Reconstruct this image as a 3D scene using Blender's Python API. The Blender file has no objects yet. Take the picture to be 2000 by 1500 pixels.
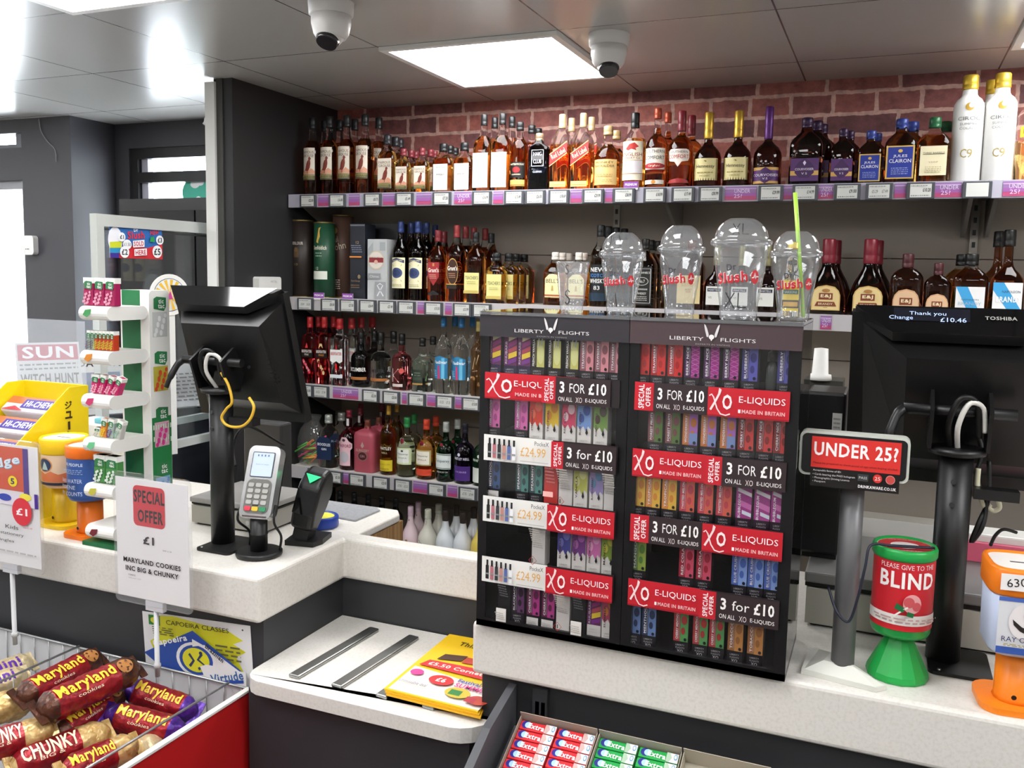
import bpy, bmesh, math, random
from mathutils import Vector, Matrix, Euler
from mathutils.geometry import tessellate_polygon
random.seed(7)
SC = bpy.context.scene
COL = SC.collection

# ------------------------------------------------------------------ camera
def _cam_axes(yaw, pitch, roll):
    cy, sy, cp, sp, cr, sr = math.cos(yaw), math.sin(yaw), math.cos(pitch), math.sin(pitch), math.cos(roll), math.sin(roll)
    f = Vector((sy*cp, cy*cp, -sp)); r = Vector((cy, -sy, 0)); d = f.cross(r)
    return cr*r + sr*d, -sr*r + cr*d, f
RX, DY, FZ = _cam_axes(math.radians(-22.79), math.radians(5.90), math.radians(-1.12))
FOC, PCX, PCY, CAMZ = 1738.0, 1000.0, 717.0, 1.62
cam_data = bpy.data.cameras.new('camera'); cam = bpy.data.objects.new('camera', cam_data); COL.objects.link(cam)
cam_data.sensor_fit = 'HORIZONTAL'; cam_data.sensor_width = 36.0; cam_data.lens = FOC/2000*36
cam_data.shift_y = (PCY-750)/2000; cam_data.clip_start = 0.02
cam.matrix_world = Matrix(((RX.x, -DY.x, -FZ.x, 0), (RX.y, -DY.y, -FZ.y, 0), (RX.z, -DY.z, -FZ.z, CAMZ), (0, 0, 0, 1)))
SC.camera = cam
def at(u, v, x=None, y=None, z=None):
    """point of a real plane (x, y or z constant, metres) seen at photograph pixel u, v"""
    d = RX*((u-PCX)/FOC) + DY*((v-PCY)/FOC) + FZ
    if x is not None: t = x/d.x
    elif y is not None: t = y/d.y
    else: t = (z-CAMZ)/d.z
    return Vector((0, 0, CAMZ)) + d*t
def dist(p):
    return (Vector(p)-Vector((0, 0, CAMZ))).dot(FZ)

# ------------------------------------------------------------------ light and exposure
SC.view_settings.view_transform = 'Standard'; SC.view_settings.look = 'None'
SC.view_settings.exposure = 0.72; SC.view_settings.gamma = 1.0; SC.view_settings.use_curve_mapping = False
world = bpy.data.worlds.new('World'); SC.world = world; world.use_nodes = True
bgn = world.node_tree.nodes['Background']; bgn.inputs[0].default_value = (0.90, 0.95, 1.0, 1); bgn.inputs[1].default_value = 12.0
LIGHT_STRENGTH = 11.0
CEIL = 2.319

# ------------------------------------------------------------------ materials
def lin(h):
    if not isinstance(h, str): return tuple(h)
    h = h.lstrip('#'); c = [int(h[i:i+2], 16)/255 for i in (0, 2, 4)]
    return tuple(x/12.92 if x <= .04045 else ((x+.055)/1.055)**2.4 for x in c)
MATS = {}
def M(col, rough=.5, metal=0.0, trans=0.0, ior=1.45, emit=0.0, spec=.5, coat=0.0):
    key = (str(col), rough, metal, trans, ior, emit, spec, coat)
    if key in MATS: return MATS[key]
    m = bpy.data.materials.new('surface_%s' % str(col).strip('#')[:12]); m.use_nodes = True
    b = m.node_tree.nodes['Principled BSDF']; c = lin(col)
    b.inputs['Base Color'].default_value = (*c, 1); b.inputs['Roughness'].default_value = rough
    b.inputs['Metallic'].default_value = metal; b.inputs['Transmission Weight'].default_value = trans
    b.inputs['IOR'].default_value = ior; b.inputs['Specular IOR Level'].default_value = spec
    b.inputs['Coat Weight'].default_value = coat
    if emit: b.inputs['Emission Color'].default_value = (*c, 1); b.inputs['Emission Strength'].default_value = emit
    m.diffuse_color = (*c, 1)
    MATS[key] = m
    return m
def clear_mat(name, tint=(1, 1, 1), refl=1.0, haze=0.0, hazecol=(1, 1, 1)):
    """thin clear sheet: see-through with a fresnel reflection and a little scattering haze"""
    if name in MATS: return MATS[name]
    m = bpy.data.materials.new(name); m.use_nodes = True; nt = m.node_tree; n = nt.nodes; l = nt.links
    n.remove(n['Principled BSDF']); out = n['Material Output']
    t = n.new('ShaderNodeBsdfTransparent'); t.inputs[0].default_value = (*tint, 1)
    g = n.new('ShaderNodeBsdfGlossy'); g.inputs['Roughness'].default_value = .03
    lw = n.new('ShaderNodeLayerWeight'); lw.inputs['Blend'].default_value = .5
    pw = n.new('ShaderNodeMath'); pw.operation = 'POWER'; pw.inputs[1].default_value = 4.0
    mu = n.new('ShaderNodeMath'); mu.operation = 'MULTIPLY_ADD'; mu.inputs[1].default_value = .7*refl; mu.inputs[2].default_value = .04*refl
    mx = n.new('ShaderNodeMixShader'); l.new(lw.outputs['Facing'], pw.inputs[0]); l.new(pw.outputs[0], mu.inputs[0]); l.new(mu.outputs[0], mx.inputs[0])
    df = n.new('ShaderNodeBsdfDiffuse'); df.inputs[0].default_value = (*hazecol, 1)
    m2 = n.new('ShaderNodeMixShader'); m2.inputs[0].default_value = haze
    l.new(t.outputs[0], m2.inputs[1]); l.new(df.outputs[0], m2.inputs[2])
    l.new(m2.outputs[0], mx.inputs[1]); l.new(g.outputs[0], mx.inputs[2]); l.new(mx.outputs[0], out.inputs[0])
    MATS[name] = m
    return m
def noise_mat(name, c1, c2, scale=200, rough=.35, bump=0.0, detail=4, lo=.4, hi=.6):
    if name in MATS: return MATS[name]
    m = bpy.data.materials.new(name); m.use_nodes = True; nt = m.node_tree; n = nt.nodes; l = nt.links
    b = n['Principled BSDF']; b.inputs['Roughness'].default_value = rough
    tc = n.new('ShaderNodeTexCoord'); no = n.new('ShaderNodeTexNoise'); no.inputs['Scale'].default_value = scale; no.inputs['Detail'].default_value = detail
    cr = n.new('ShaderNodeValToRGB'); cr.color_ramp.elements[0].position = lo; cr.color_ramp.elements[1].position = hi
    cr.color_ramp.elements[0].color = (*lin(c1), 1); cr.color_ramp.elements[1].color = (*lin(c2), 1)
    l.new(tc.outputs['Object'], no.inputs['Vector']); l.new(no.outputs['Fac'], cr.inputs[0]); l.new(cr.outputs[0], b.inputs['Base Color'])
    if bump:
        bp = n.new('ShaderNodeBump'); bp.inputs['Strength'].default_value = bump; bp.inputs['Distance'].default_value = .003
        l.new(no.outputs['Fac'], bp.inputs['Height']); l.new(bp.outputs[0], b.inputs['Normal'])
    MATS[name] = m
    return m

# ------------------------------------------------------------------ mesh building
class MB:
    def __init__(self): self.v = []; self.f = []; self.mi = []; self.mats = []; self.sm = []
    def slot(self, m):
        if m not in self.mats: self.mats.append(m)
        return self.mats.index(m)
    def add(self, vs, fs, m, smooth=False, T=None):
        o = len(self.v); s = self.slot(m)
        self.v += [tuple(T @ Vector(p)) if T is not None else tuple(p) for p in vs]
        for f in fs: self.f.append(tuple(i+o for i in f)); self.mi.append(s); self.sm.append(smooth)
        return self
    def box(self, c, s, m, rot=None, bev=0.0):
        hx, hy, hz = s[0]/2, s[1]/2, s[2]/2
        if bev <= 0:
            vs = [(a*hx, b*hy, d*hz) for a in (-1, 1) for b in (-1, 1) for d in (-1, 1)]
            fs = [(0, 1, 3, 2), (4, 6, 7, 5), (0, 4, 5, 1), (2, 3, 7, 6), (0, 2, 6, 4), (1, 5, 7, 3)]; sm = False
        else:
            bm = bmesh.new(); bmesh.ops.create_cube(bm, size=1.0); bmesh.ops.scale(bm, vec=(s[0], s[1], s[2]), verts=bm.verts)
            bmesh.ops.bevel(bm, geom=list(bm.edges), offset=bev, segments=2, affect='EDGES', profile=.5)
            vs = [tuple(v.co) for v in bm.verts]; bm.verts.index_update(); fs = [[v.index for v in f.verts] for f in bm.faces]; bm.free(); sm = False
        T = Matrix.Translation(c) @ (Euler(rot).to_matrix().to_4x4() if rot else Matrix.Identity(4))
        return self.add(vs, fs, m, sm, T)
    def lo_hi(self, lo, hi, m, bev=0.0):
        return self.box([(a+b)/2 for a, b in zip(lo, hi)], [abs(b-a) for a, b in zip(lo, hi)], m, bev=bev)
    def lathe(self, prof, m, n=28, ex=2.0, ry=1.0, c=(0, 0, 0), T=None, cap=True, matz=None, smooth=True):
        """prof: (radius, z) pairs; ex: superellipse exponent of the cross-section; matz: f(z)->material"""
        vs = []; 
        for r, z in prof:
            for k in range(n):
                a = 2*math.pi*(k+.5)/n; ca, sa = math.cos(a), math.sin(a)
                d = (abs(ca)**ex + abs(sa)**ex)**(-1/ex)
                if isinstance(ry, (int, float)): q = ry
                else: q = ry(r, z)
                vs.append((c[0]+r*d*ca, c[1]+r*d*sa*q, c[2]+z))
        for i in range(len(prof)-1):
            zz = (prof[i][1]+prof[i+1][1])/2; mm = matz(zz) if matz else m
            self.add([], [], mm); fs = [(i*n+k, i*n+(k+1) % n, (i+1)*n+(k+1) % n, (i+1)*n+k) for k in range(n)]
            if i == 0: base = len(self.v); self.v += [tuple(T @ Vector(p)) if T is not None else p for p in vs]
            s = self.slot(mm)
            for f in fs: self.f.append(tuple(j+base for j in f)); self.mi.append(s); self.sm.append(smooth)
        if cap:
            mm = matz(prof[0][1]) if matz else m
            self.f.append(tuple(base+k for k in reversed(range(n)))); self.mi.append(self.slot(mm)); self.sm.append(False)
            mm = matz(prof[-1][1]) if matz else m; o = base+(len(prof)-1)*n
            self.f.append(tuple(o+k for k in range(n))); self.mi.append(self.slot(mm)); self.sm.append(False)
        return self
    def tube(self, pts, r, m, n=10, closed=False, smooth=True):
        P = [Vector(p) for p in pts]; N = len(P); base = len(self.v); prev = None
        for i, p in enumerate(P):
            t = (P[(i+1) % N]-P[i-1]) if closed else (P[min(i+1, N-1)]-P[max(i-1, 0)])
            t.normalize()
            if prev is None:
                a = t.cross(Vector((0, 0, 1)));
                if a.length < 1e-3: a = t.cross(Vector((1, 0, 0)))
            else: a = prev - t*prev.dot(t)
            a.normalize(); b = t.cross(a); prev = a
            rr = r[i] if isinstance(r, (list, tuple)) else r
            for k in range(n):
                q = 2*math.pi*k/n; self.v.append(tuple(p+(a*math.cos(q)+b*math.sin(q))*rr))
        s = self.slot(m)
        for i in range(N if closed else N-1):
            j = (i+1) % N
            for k in range(n):
                self.f.append((base+i*n+k, base+i*n+(k+1) % n, base+j*n+(k+1) % n, base+j*n+k)); self.mi.append(s); self.sm.append(smooth)
        if not closed:
            for o, rev in ((base, True), (base+(N-1)*n, False)):
                q = [o+k for k in range(n)]; self.f.append(tuple(q[::-1] if rev else q)); self.mi.append(s); self.sm.append(False)
        return self
    def prism(self, outline, d0, d1, m, axis='y', T=None, smooth=False):
        """outline: 2-D points extruded from d0 to d1 along axis (x: pts are y,z; y: x,z; z: x,y)"""
        mk = {'x': lambda p, d: (d, p[0], p[1]), 'y': lambda p, d: (p[0], d, p[1]), 'z': lambda p, d: (p[0], p[1], d)}[axis]
        n = len(outline); vs = [mk(p, d0) for p in outline]+[mk(p, d1) for p in outline]
        fs = [(i, (i+1) % n, (i+1) % n+n, i+n) for i in range(n)]
        fs += [tuple(reversed(range(n))), tuple(range(n, 2*n))]
        self.add(vs, fs, m, smooth, T); return self
    def hexa(self, p8, m):
        """eight corners: bottom ring then top ring"""
        return self.add(p8, [(3, 2, 1, 0), (4, 5, 6, 7), (0, 1, 5, 4), (1, 2, 6, 5), (2, 3, 7, 6), (3, 0, 4, 7)], m)
    def build(self, name, parent=None, loc=(0, 0, 0), rot=(0, 0, 0), fix=True):
        me = bpy.data.meshes.new(name); me.from_pydata(self.v, [], self.f)
        for m in self.mats: me.materials.append(m)
        me.polygons.foreach_set('material_index', self.mi); me.polygons.foreach_set('use_smooth', self.sm)
        if fix:
            bm = bmesh.new(); bm.from_mesh(me); bmesh.ops.recalc_face_normals(bm, faces=bm.faces); bm.to_mesh(me); bm.free()
        me.update()
        o = bpy.data.objects.new(name, me); COL.objects.link(o); o.location = loc; o.rotation_euler = rot
        if parent: o.parent = parent
        return o
def rrect(w, h, r, n=5, cx=0, cz=0):
    pts = []
    for sx, sz, a0 in ((1, 1, 0), (-1, 1, 90), (-1, -1, 180), (1, -1, 270)):
        for k in range(n+1):
            a = math.radians(a0+90*k/n); pts.append((cx+sx*(w/2-r)+r*math.cos(a), cz+sz*(h/2-r)+r*math.sin(a)))
    return pts
def smooth_path(pts, k=6):
    P = [Vector(p) for p in pts]; out = []
    for i in range(len(P)-1):
        a, b, c, d = P[max(i-1, 0)], P[i], P[i+1], P[min(i+2, len(P)-1)]
        for j in range(k):
            t = j/k; out.append(.5*((2*b)+(c-a)*t+(2*a-5*b+4*c-d)*t*t+(3*b-a-3*c+d)*t**3))
    out.append(P[-1]); return out

# ------------------------------------------------------------------ things, parts, copies
ORD = ['first', 'second', 'third', 'fourth', 'fifth', 'sixth', 'seventh', 'eighth', 'ninth', 'tenth', 'eleventh', 'twelfth', 'thirteenth', 'fourteenth',
       'fifteenth', 'sixteenth', 'seventeenth', 'eighteenth', 'nineteenth', 'twentieth', 'twenty-first', 'twenty-second']
def tag(o, label, cat, group=None):
    o['label'] = label; o['category'] = cat
    if group: o['group'] = group
    return o
def thing(name, label, cat, loc=(0, 0, 0), rz=0.0, group=None, rot=None):
    o = bpy.data.objects.new(name, None); COL.objects.link(o); o.empty_display_size = .02
    o.location = loc; o.rotation_euler = rot if rot else (0, 0, rz)
    return tag(o, label, cat, group)
def struct(o):
    o['kind'] = 'structure'; return o
def dup(root, loc, label, group=None, rz=None):
    r = root.copy(); COL.objects.link(r); r.location = loc; r['label'] = label
    if rz is not None: r.rotation_euler = (0, 0, rz)
    if group: r['group'] = group
    for ch in list(root.children):
        c = ch.copy(); COL.objects.link(c); c.parent = r
        for g in list(ch.children):
            d = g.copy(); COL.objects.link(d); d.parent = c
    return r

# ------------------------------------------------------------------ lettering and printed faces
_GL = {}
def glyphs(s, bold=False):
    k = (s, bold)
    if k in _GL: return _GL[k]
    cu = bpy.data.curves.new('letters', 'FONT'); cu.body = s; cu.resolution_u = 2; cu.fill_mode = 'FRONT'
    if bold: cu.offset = .026; cu.space_character = 1.10
    ob = bpy.data.objects.new('letters', cu); me = bpy.data.meshes.new_from_object(ob)
    vs = [(v.co.x, v.co.y) for v in me.vertices]; fs = [tuple(p.vertices) for p in me.polygons]
    bpy.data.objects.remove(ob); bpy.data.curves.remove(cu); bpy.data.meshes.remove(me)
    if vs:
        x0 = min(v[0] for v in vs); x1 = max(v[0] for v in vs); y0 = min(v[1] for v in vs); y1 = max(v[1] for v in vs)
    else: x0 = y0 = 0; x1 = y1 = 1
    _GL[k] = (vs, fs, (x0, y0, max(x1-x0, 1e-4), max(y1-y0, 1e-4)))
    return _GL[k]
INK = .45
def print_face(mb, w, h, els, R=None, eps=.00035, rough=INK, T=None, metal=0.0):
    """flat artwork w x h (x centred, z from 0), facing -Y; wrapped round radius R if given.  Elements, coordinates as fractions of w and h:
    r x0 z0 x1 z1 col | e cx cz rx rz col | p [(x,z)..] col | t text cx cz fw fh col rot bold | l [(x,z)..] width col"""
    lay = 0
    for e in els:
        k = e[0]; lay += 1; tris = []; pts = []
        rg = rough; 
        if k == 'r':
            _, x0, z0, x1, z1, col = e; nx = 1 if R is None else max(1, int(abs(x1-x0)*w/R/.2)+1)
            for i in range(nx+1):
                x = x0+(x1-x0)*i/nx; pts += [(x*w, z0*h), (x*w, z1*h)]
            tris = [(2*i, 2*i+2, 2*i+3, 2*i+1) for i in range(nx)]
        elif k == 'e':
            _, cx, cz, rx, rz, col = e; n = 24
            pts = [((cx+rx*math.cos(2*math.pi*i/n))*w, (cz+rz*math.sin(2*math.pi*i/n))*h) for i in range(n)]
            tris = [tuple(range(n))] if R is None else [(i, i+1, n-2-i, n-1-i) for i in range(n//2-1)]
        elif k == 'p':
            _, pp, col = e; pts = [(x*w, z*h) for x, z in pp]
            tris = [tuple(t) for t in tessellate_polygon([[Vector((x, z, 0)) for x, z in pts]])]
        elif k == 'l':
            _, pp, wd, col = e; P = [Vector((x*w, z*h)) for x, z in pp]; wd *= h
            for i, p in enumerate(P):
                t = P[min(i+1, len(P)-1)]-P[max(i-1, 0)]; t.normalize(); q = Vector((-t.y, t.x))*wd/2
                pts += [tuple(p+q), tuple(p-q)]
            tris = [(2*i, 2*i+1, 2*i+3, 2*i+2) for i in range(len(P)-1)]
        else:
            s, cx, cz, fw, fh, col = e[1:7]; rot = e[7] if len(e) > 7 else 0; bold = e[8] if len(e) > 8 else False
            gv, gf, (bx, by, bw, bh) = glyphs(s, bold); ca, sa = math.cos(math.radians(rot)), math.sin(math.radians(rot))
            W, H = fw*w, fh*h
            if abs(rot) in (90, 270): W, H = fw*h, fh*w
            for x, y in gv:
                a = ((x-bx)/bw-.5)*W; b = ((y-by)/bh-.5)*H; pts.append((cx*w+a*ca-b*sa, cz*h+a*sa+b*ca))
            tris = gf
        if R is not None and k in 'pt':
            st, tris, lim = list(tris), [], (.22 if k == 'p' else .35)*R
            while st:
                tr = st.pop()
                if len(tr) > 3: st += [(tr[0], tr[i], tr[i+1]) for i in range(1, len(tr)-1)]; continue
                xs = [pts[i][0] for i in tr]
                if max(xs)-min(xs) <= lim: tris.append(tr); continue
                e_ = max(((abs(pts[tr[i]][0]-pts[tr[(i+1) % 3]][0]), i) for i in range(3)))[1]
                a_, b_, c_ = tr[e_], tr[(e_+1) % 3], tr[(e_+2) % 3]
                pts.append(((pts[a_][0]+pts[b_][0])/2, (pts[a_][1]+pts[b_][1])/2)); m_ = len(pts)-1
                st += [(a_, m_, c_), (m_, b_, c_)]
        off = eps*lay; vs = []
        for x, z in pts:
            x -= w/2
            if R is None: vs.append((x, -off, z))
            else: a = x/R; vs.append(((R+off)*math.sin(a), -(R+off)*math.cos(a), z))
        mb.add(vs, tris, M(col, rg, metal), R is not None, T)
    return mb
def decal(name, parent, w, h, els, loc=(0, 0, 0), rot=(0, 0, 0), R=None, rough=INK, eps=.00035, metal=0.0):
    mb = MB(); print_face(mb, w, h, els, R, eps, rough, metal=metal)
    o = mb.build(name, parent, loc, rot, fix=False); return o

# ================================================================== SETTING
def ceiling_material():
    m = bpy.data.materials.new('ceiling_tiles'); m.use_nodes = True; nt = m.node_tree; n = nt.nodes; l = nt.links
    b = n['Principled BSDF']; b.inputs['Roughness'].default_value = .25; b.inputs['Specular IOR Level'].default_value = .8
    tc = n.new('ShaderNodeTexCoord'); mp = n.new('ShaderNodeMapping'); mp.inputs['Location'].default_value = (2.715-.002, -1.864-.002, 0)
    br = n.new('ShaderNodeTexBrick'); br.offset = 0; br.squash = 1
    for k, v in (('Scale', 1), ('Mortar Size', .0025), ('Mortar Smooth', 0), ('Brick Width', .6), ('Row Height', .6)): br.inputs[k].default_value = v
    br.inputs['Color1'].default_value = (.46, .44, .42, 1); br.inputs['Color2'].default_value = (.48, .46, .44, 1); br.inputs['Mortar'].default_value = (.10, .10, .10, 1)
    l.new(tc.outputs['Object'], mp.inputs[0]); l.new(mp.outputs[0], br.inputs['Vector']); l.new(br.outputs['Color'], b.inputs['Base Color'])
    return m
def brick_material():
    m = bpy.data.materials.new('brick_wallpaper'); m.use_nodes = True; nt = m.node_tree; n = nt.nodes; l = nt.links
    b = n['Principled BSDF']; b.inputs['Roughness'].default_value = .75
    tc = n.new('ShaderNodeTexCoord'); sx = n.new('ShaderNodeSeparateXYZ'); cb = n.new('ShaderNodeCombineXYZ')
    l.new(tc.outputs['Object'], sx.inputs[0]); l.new(sx.outputs['X'], cb.inputs['X']); l.new(sx.outputs['Z'], cb.inputs['Y'])
    wob = n.new('ShaderNodeTexNoise'); wob.inputs['Scale'].default_value = 30; wob.inputs['Detail'].default_value = 3
    vm = n.new('ShaderNodeVectorMath'); vm.operation = 'SCALE'; vm.inputs['Scale'].default_value = .012
    va = n.new('ShaderNodeVectorMath'); va.operation = 'ADD'
    l.new(cb.outputs[0], wob.inputs['Vector']); l.new(wob.outputs['Color'], vm.inputs[0]); l.new(cb.outputs[0], va.inputs[0]); l.new(vm.outputs[0], va.inputs[1])
    br = n.new('ShaderNodeTexBrick'); br.offset = .5; br.squash = .6; br.squash_frequency = 2
    for k, v in (('Scale', 1), ('Mortar Size', .0075), ('Mortar Smooth', .25), ('Bias', -.1), ('Brick Width', .235), ('Row Height', .0735)): br.inputs[k].default_value = v
    br.inputs['Color1'].default_value = (*lin('#ad6a61'), 1); br.inputs['Color2'].default_value = (*lin('#62434a'), 1); br.inputs['Mortar'].default_value = (*lin('#cdaaa0'), 1)
    l.new(va.outputs[0], br.inputs['Vector'])
    n2 = n.new('ShaderNodeTexNoise'); n2.inputs['Scale'].default_value = 22; n2.inputs['Detail'].default_value = 8; n2.inputs['Roughness'].default_value = .7
    l.new(cb.outputs[0], n2.inputs['Vector'])
    cr = n.new('ShaderNodeValToRGB'); cr.color_ramp.elements[0].position = .3; cr.color_ramp.elements[0].color = (.45, .42, .42, 1); cr.color_ramp.elements[1].position = .7; cr.color_ramp.elements[1].color = (1.35, 1.25, 1.2, 1)
    l.new(n2.outputs['Fac'], cr.inputs[0])
    mx = n.new('ShaderNodeMix'); mx.data_type = 'RGBA'; mx.blend_type = 'MULTIPLY'; mx.inputs['Factor'].default_value = .85
    l.new(br.outputs['Color'], mx.inputs['A']); l.new(cr.outputs[0], mx.inputs['B']); l.new(mx.outputs['Result'], b.inputs['Base Color'])
    return m
GREY_WALL = M('#3b3a3f', .5); CHAR = M('#313235', .5); BLACK = M('#0e0e0f', .4); BLACKG = M('#080809', .25); FRAMEB = M('#121214', .45)
WHITE = M('#efeeea', .4); STEEL = M('#b9bcbd', .3, 1.0); ALU = M('#c3c8c4', .35, .35); DGREY = M('#3f4043', .45)
STONE = noise_mat('speckled_solid_surface', '#d0ccc4', '#dbd7d1', 170, .3, lo=.3, hi=.55)

def slab(name, lo, hi, m, label=None, parent=None):
    o = MB().lo_hi(lo, hi, m).build(name, parent); 
    if parent is None: struct(o)
    return o
slab('floor', (-6.4, -3.2, -.1), (2.8, 3.6, 0), noise_mat('floor_vinyl', '#4a4745', '#5d5956', 40, .4))
c = MB().lo_hi((-6.4, -3.2, CEIL), (2.8, 3.6, CEIL+.08), ceiling_material()).build('ceiling'); struct(c)
slab('wall_back', (-2.26, 3.36, 0), (2.8, 3.46, CEIL), brick_material())
slab('wall_right', (2.7, -3.2, 0), (2.8, 3.36, CEIL), WHITE)
slab('wall_rear', (-6.4, -3.2, 0), (2.7, -3.1, CEIL), M('#cfcac4', .6))
slab('wall_left', (-6.4, -3.1, 0), (-6.3, 3.1, CEIL), M('#cfcac4', .6))
# partition at the left end of the shelving, with its white corner strip
slab('wall_partition', (-2.345, 2.68, 0), (-2.26, 3.36, CEIL), M('#272728', .5))
slab('trim_1', (-2.375, 2.665, 0), (-2.33, 2.70, CEIL-.012), M('#d8d8d4', .5))
slab('trim_2', (-2.33, 2.675, 0), (-2.302, 2.6805, CEIL), M('#40403d', .5))
# shop front: dark column, window recess, glazed door bay
wf = MB(); wf.lo_hi((-3.56, 3.36, 2.20), (-2.345, 3.46, CEIL), GREY_WALL).lo_hi((-3.56, 3.36, 0), (-3.47, 3.46, 2.20), GREY_WALL).lo_hi((-3.47, 3.36, 0), (-2.345, 3.46, .75), GREY_WALL)
struct(wf.build('wall_window'))
slab('wall_column', (-3.885, 3.10, 0), (-3.56, 3.46, CEIL), GREY_WALL)
wd = MB(); wd.lo_hi((-6.4, 3.10, 2.255), (-3.885, 3.2, CEIL), GREY_WALL).lo_hi((-6.4, 3.10, 2.03), (-3.885, 3.2, 2.185), GREY_WALL)
struct(wd.build('wall_door'))
GL = clear_mat('window_glass', (.97, .99, 1), 1.0)
w1 = MB()
for lo, hi in (((-3.47, 3.37, .75), (-3.425, 3.44, 2.20)), ((-3.425, 3.37, 2.15), (-2.345, 3.44, 2.20)), ((-3.425, 3.37, 2.035), (-2.345, 3.44, 2.085)), ((-3.425, 3.37, .75), (-2.345, 3.44, .80))): w1.lo_hi(lo, hi, FRAMEB)
w1 = struct(w1.build('window_1'))
b = MB(); b.lo_hi((-3.425, 3.395, .80), (-3.385, 3.43, 2.035), M('#a9a9b6', .5)).lo_hi((-3.425, 3.395, 2.085), (-3.385, 3.43, 2.15), M('#a9a9b6', .5)); b.build('window_sash', w1)
MB().lo_hi((-3.385, 3.41, .80), (-2.345, 3.414, 2.035), GL).build('window_pane', w1); MB().lo_hi((-3.385, 3.41, 2.085), (-2.345, 3.414, 2.15), GL).build('window_pane', w1)
d = MB()
for lo, hi in (((-3.915, 3.12, 0), (-3.885, 3.17, 2.03)), ((-6.3, 3.12, 1.99), (-3.915, 3.17, 2.03)), ((-5.2, 3.12, 0), (-5.12, 3.17, 1.99)), ((-6.3, 3.12, 0), (-3.915, 3.17, .12))): d.lo_hi(lo, hi, M('#8c8c90', .5))
d = struct(d.build('door_1')); MB().lo_hi((-6.3, 3.14, .12), (-3.915, 3.144, 1.99), GL).build('door_glass', d)
w2 = MB()
for lo, hi in (((-3.945, 3.12, 2.185), (-3.885, 3.17, 2.255)), ((-6.3, 3.12, 2.185), (-3.945, 3.17, 2.205))): w2.lo_hi(lo, hi, M('#6b6b72', .5))
w2 = struct(w2.build('window_2')); MB().lo_hi((-6.3, 3.14, 2.205), (-3.945, 3.144, 2.255), GL).build('window_pane', w2)

# ---- ceiling light panels
EMIT = M('#ffffff', .5, emit=LIGHT_STRENGTH)
def ceiling_light(i, j, label):
    x, y = .6*i-2.715+.3, .6*j+1.864+.3
    t = thing('ceiling_light', label, 'light', (x, y, CEIL), group='square ceiling light panels')
    f = MB()
    for lo, hi in (((-.295, -.295, -.012), (.295, -.272, 0)), ((-.295, .272, -.012), (.295, .295, 0)), ((-.295, -.272, -.012), (-.272, .272, 0)), ((.272, -.272, -.012), (.295, .272, 0))): f.lo_hi(lo, hi, M('#e9e7e4', .4))
    f.build('light_frame', t); MB().prism(rrect(.544, .544, .012), -.009, -.002, EMIT, 'z').build('diffuser', t)
ceiling_light(2, 1, 'square white light panel in the ceiling between the two dome cameras')
ceiling_light(5, 1, 'square light panel in the ceiling cut off by the right edge, above white bottles')
ceiling_light(1, -1, 'square light panel in the ceiling at the top left, cut off by the frame')
for i, j in ((-2, 0), (6, -2), (-2, -3), (1, -3), (3, -2), (5, -4), (-5, -1), (-5, -4), (7, -2), (-1, -5), (3, -5)): ceiling_light(i, j, 'added fill light panel in the ceiling over the shop floor, outside the picture')  # unseen panels added as fill light to brighten counter and displays

# ---- dome cameras under the ceiling
def dome_camera(x, y, label, yaw, tilt):
    t = thing('dome_camera', label, 'security camera', (x, y, CEIL), yaw, 'white dome cameras')
    wm = M('#dedcda', .35)
    MB().lathe([(.050, -.034), (.058, -.032), (.060, -.002), (.060, 0)], wm, 32).build('mounting_base', t)
    MB().lathe([(.038, -.092), (.046, -.080), (.052, -.055), (.052, -.034)], wm, 32).build('collar', t)
    e = MB().lathe([(.0, -.036), (.020, -.034), (.030, -.026), (.037, -.010), (.040, .006), (.036, .022), (.02, .036)], wm, 28).build('eyeball', t, (0, -.004, -.076), (tilt, 0, 0))
    MB().lathe([(.027, -.0375), (.028, -.030), (.031, -.024)], M('#2a2629', .15), 28).build('lens_window', e)
    MB().lathe([(.004, -.03), (.005, -.028), (.005, -.02)], BLACK, 8, c=(.052, -.012, .012)).build('screw', t)
dome_camera(-1.386, 2.031, 'white dome camera on the ceiling, left of the light panel', 0, -.5)
dome_camera(-.790, 2.56, 'white dome camera on the ceiling at the right corner of the light panel', .35, -.45)

# ================================================================== COUNTERS
def worktop(name, outline, z0, z1, label, bev=.009, mat=None):
    o = MB().prism(outline, z0, z1, mat or STONE, 'z').build(name); tag(o, label, 'counter')
    md = o.modifiers.new('soft_edges', 'BEVEL'); md.width = bev; md.segments = 3; md.limit_method = 'ANGLE'
    return o
worktop('worktop', [(-3.0, 1.527), (-1.232, 1.527), (-1.232, 1.86), (-.72, 1.86), (-.72, 1.915), (-3.0, 1.915)], .845, .95,
        'white speckled worktop of the left counter, under the card reader and mint rack')
worktop('worktop', [(-3.0, 1.9155), (-1.222, 1.9155), (-1.222, 2.12), (-1.25, 2.16), (-3.0, 2.16)], .928, .95, 'thin rear strip of the left worktop, under the metal scale plate', .005)
worktop('worktop', [(-.709, 1.512), (1.4, 1.512), (1.4, 2.12), (-.709, 2.12)], .845, .95, 'white speckled worktop of the right counter, under the vape displays')
o = MB().prism([(-2.99, 1.557), (-1.244, 1.557), (-1.244, 1.872), (-.712, 1.872), (-.712, 1.905), (-2.99, 1.905)], .0, .845, CHAR, 'z').build('service_counter'); tag(o, 'charcoal panel base of the left counter, behind the poster', 'counter')
WOOD = noise_mat('oak_grain', '#8f6a3f', '#b18a5a', 9, .45)
wt = WOOD.node_tree; mp = wt.nodes.new('ShaderNodeMapping'); mp.inputs['Scale'].default_value = (6, 8, .35)
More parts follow.
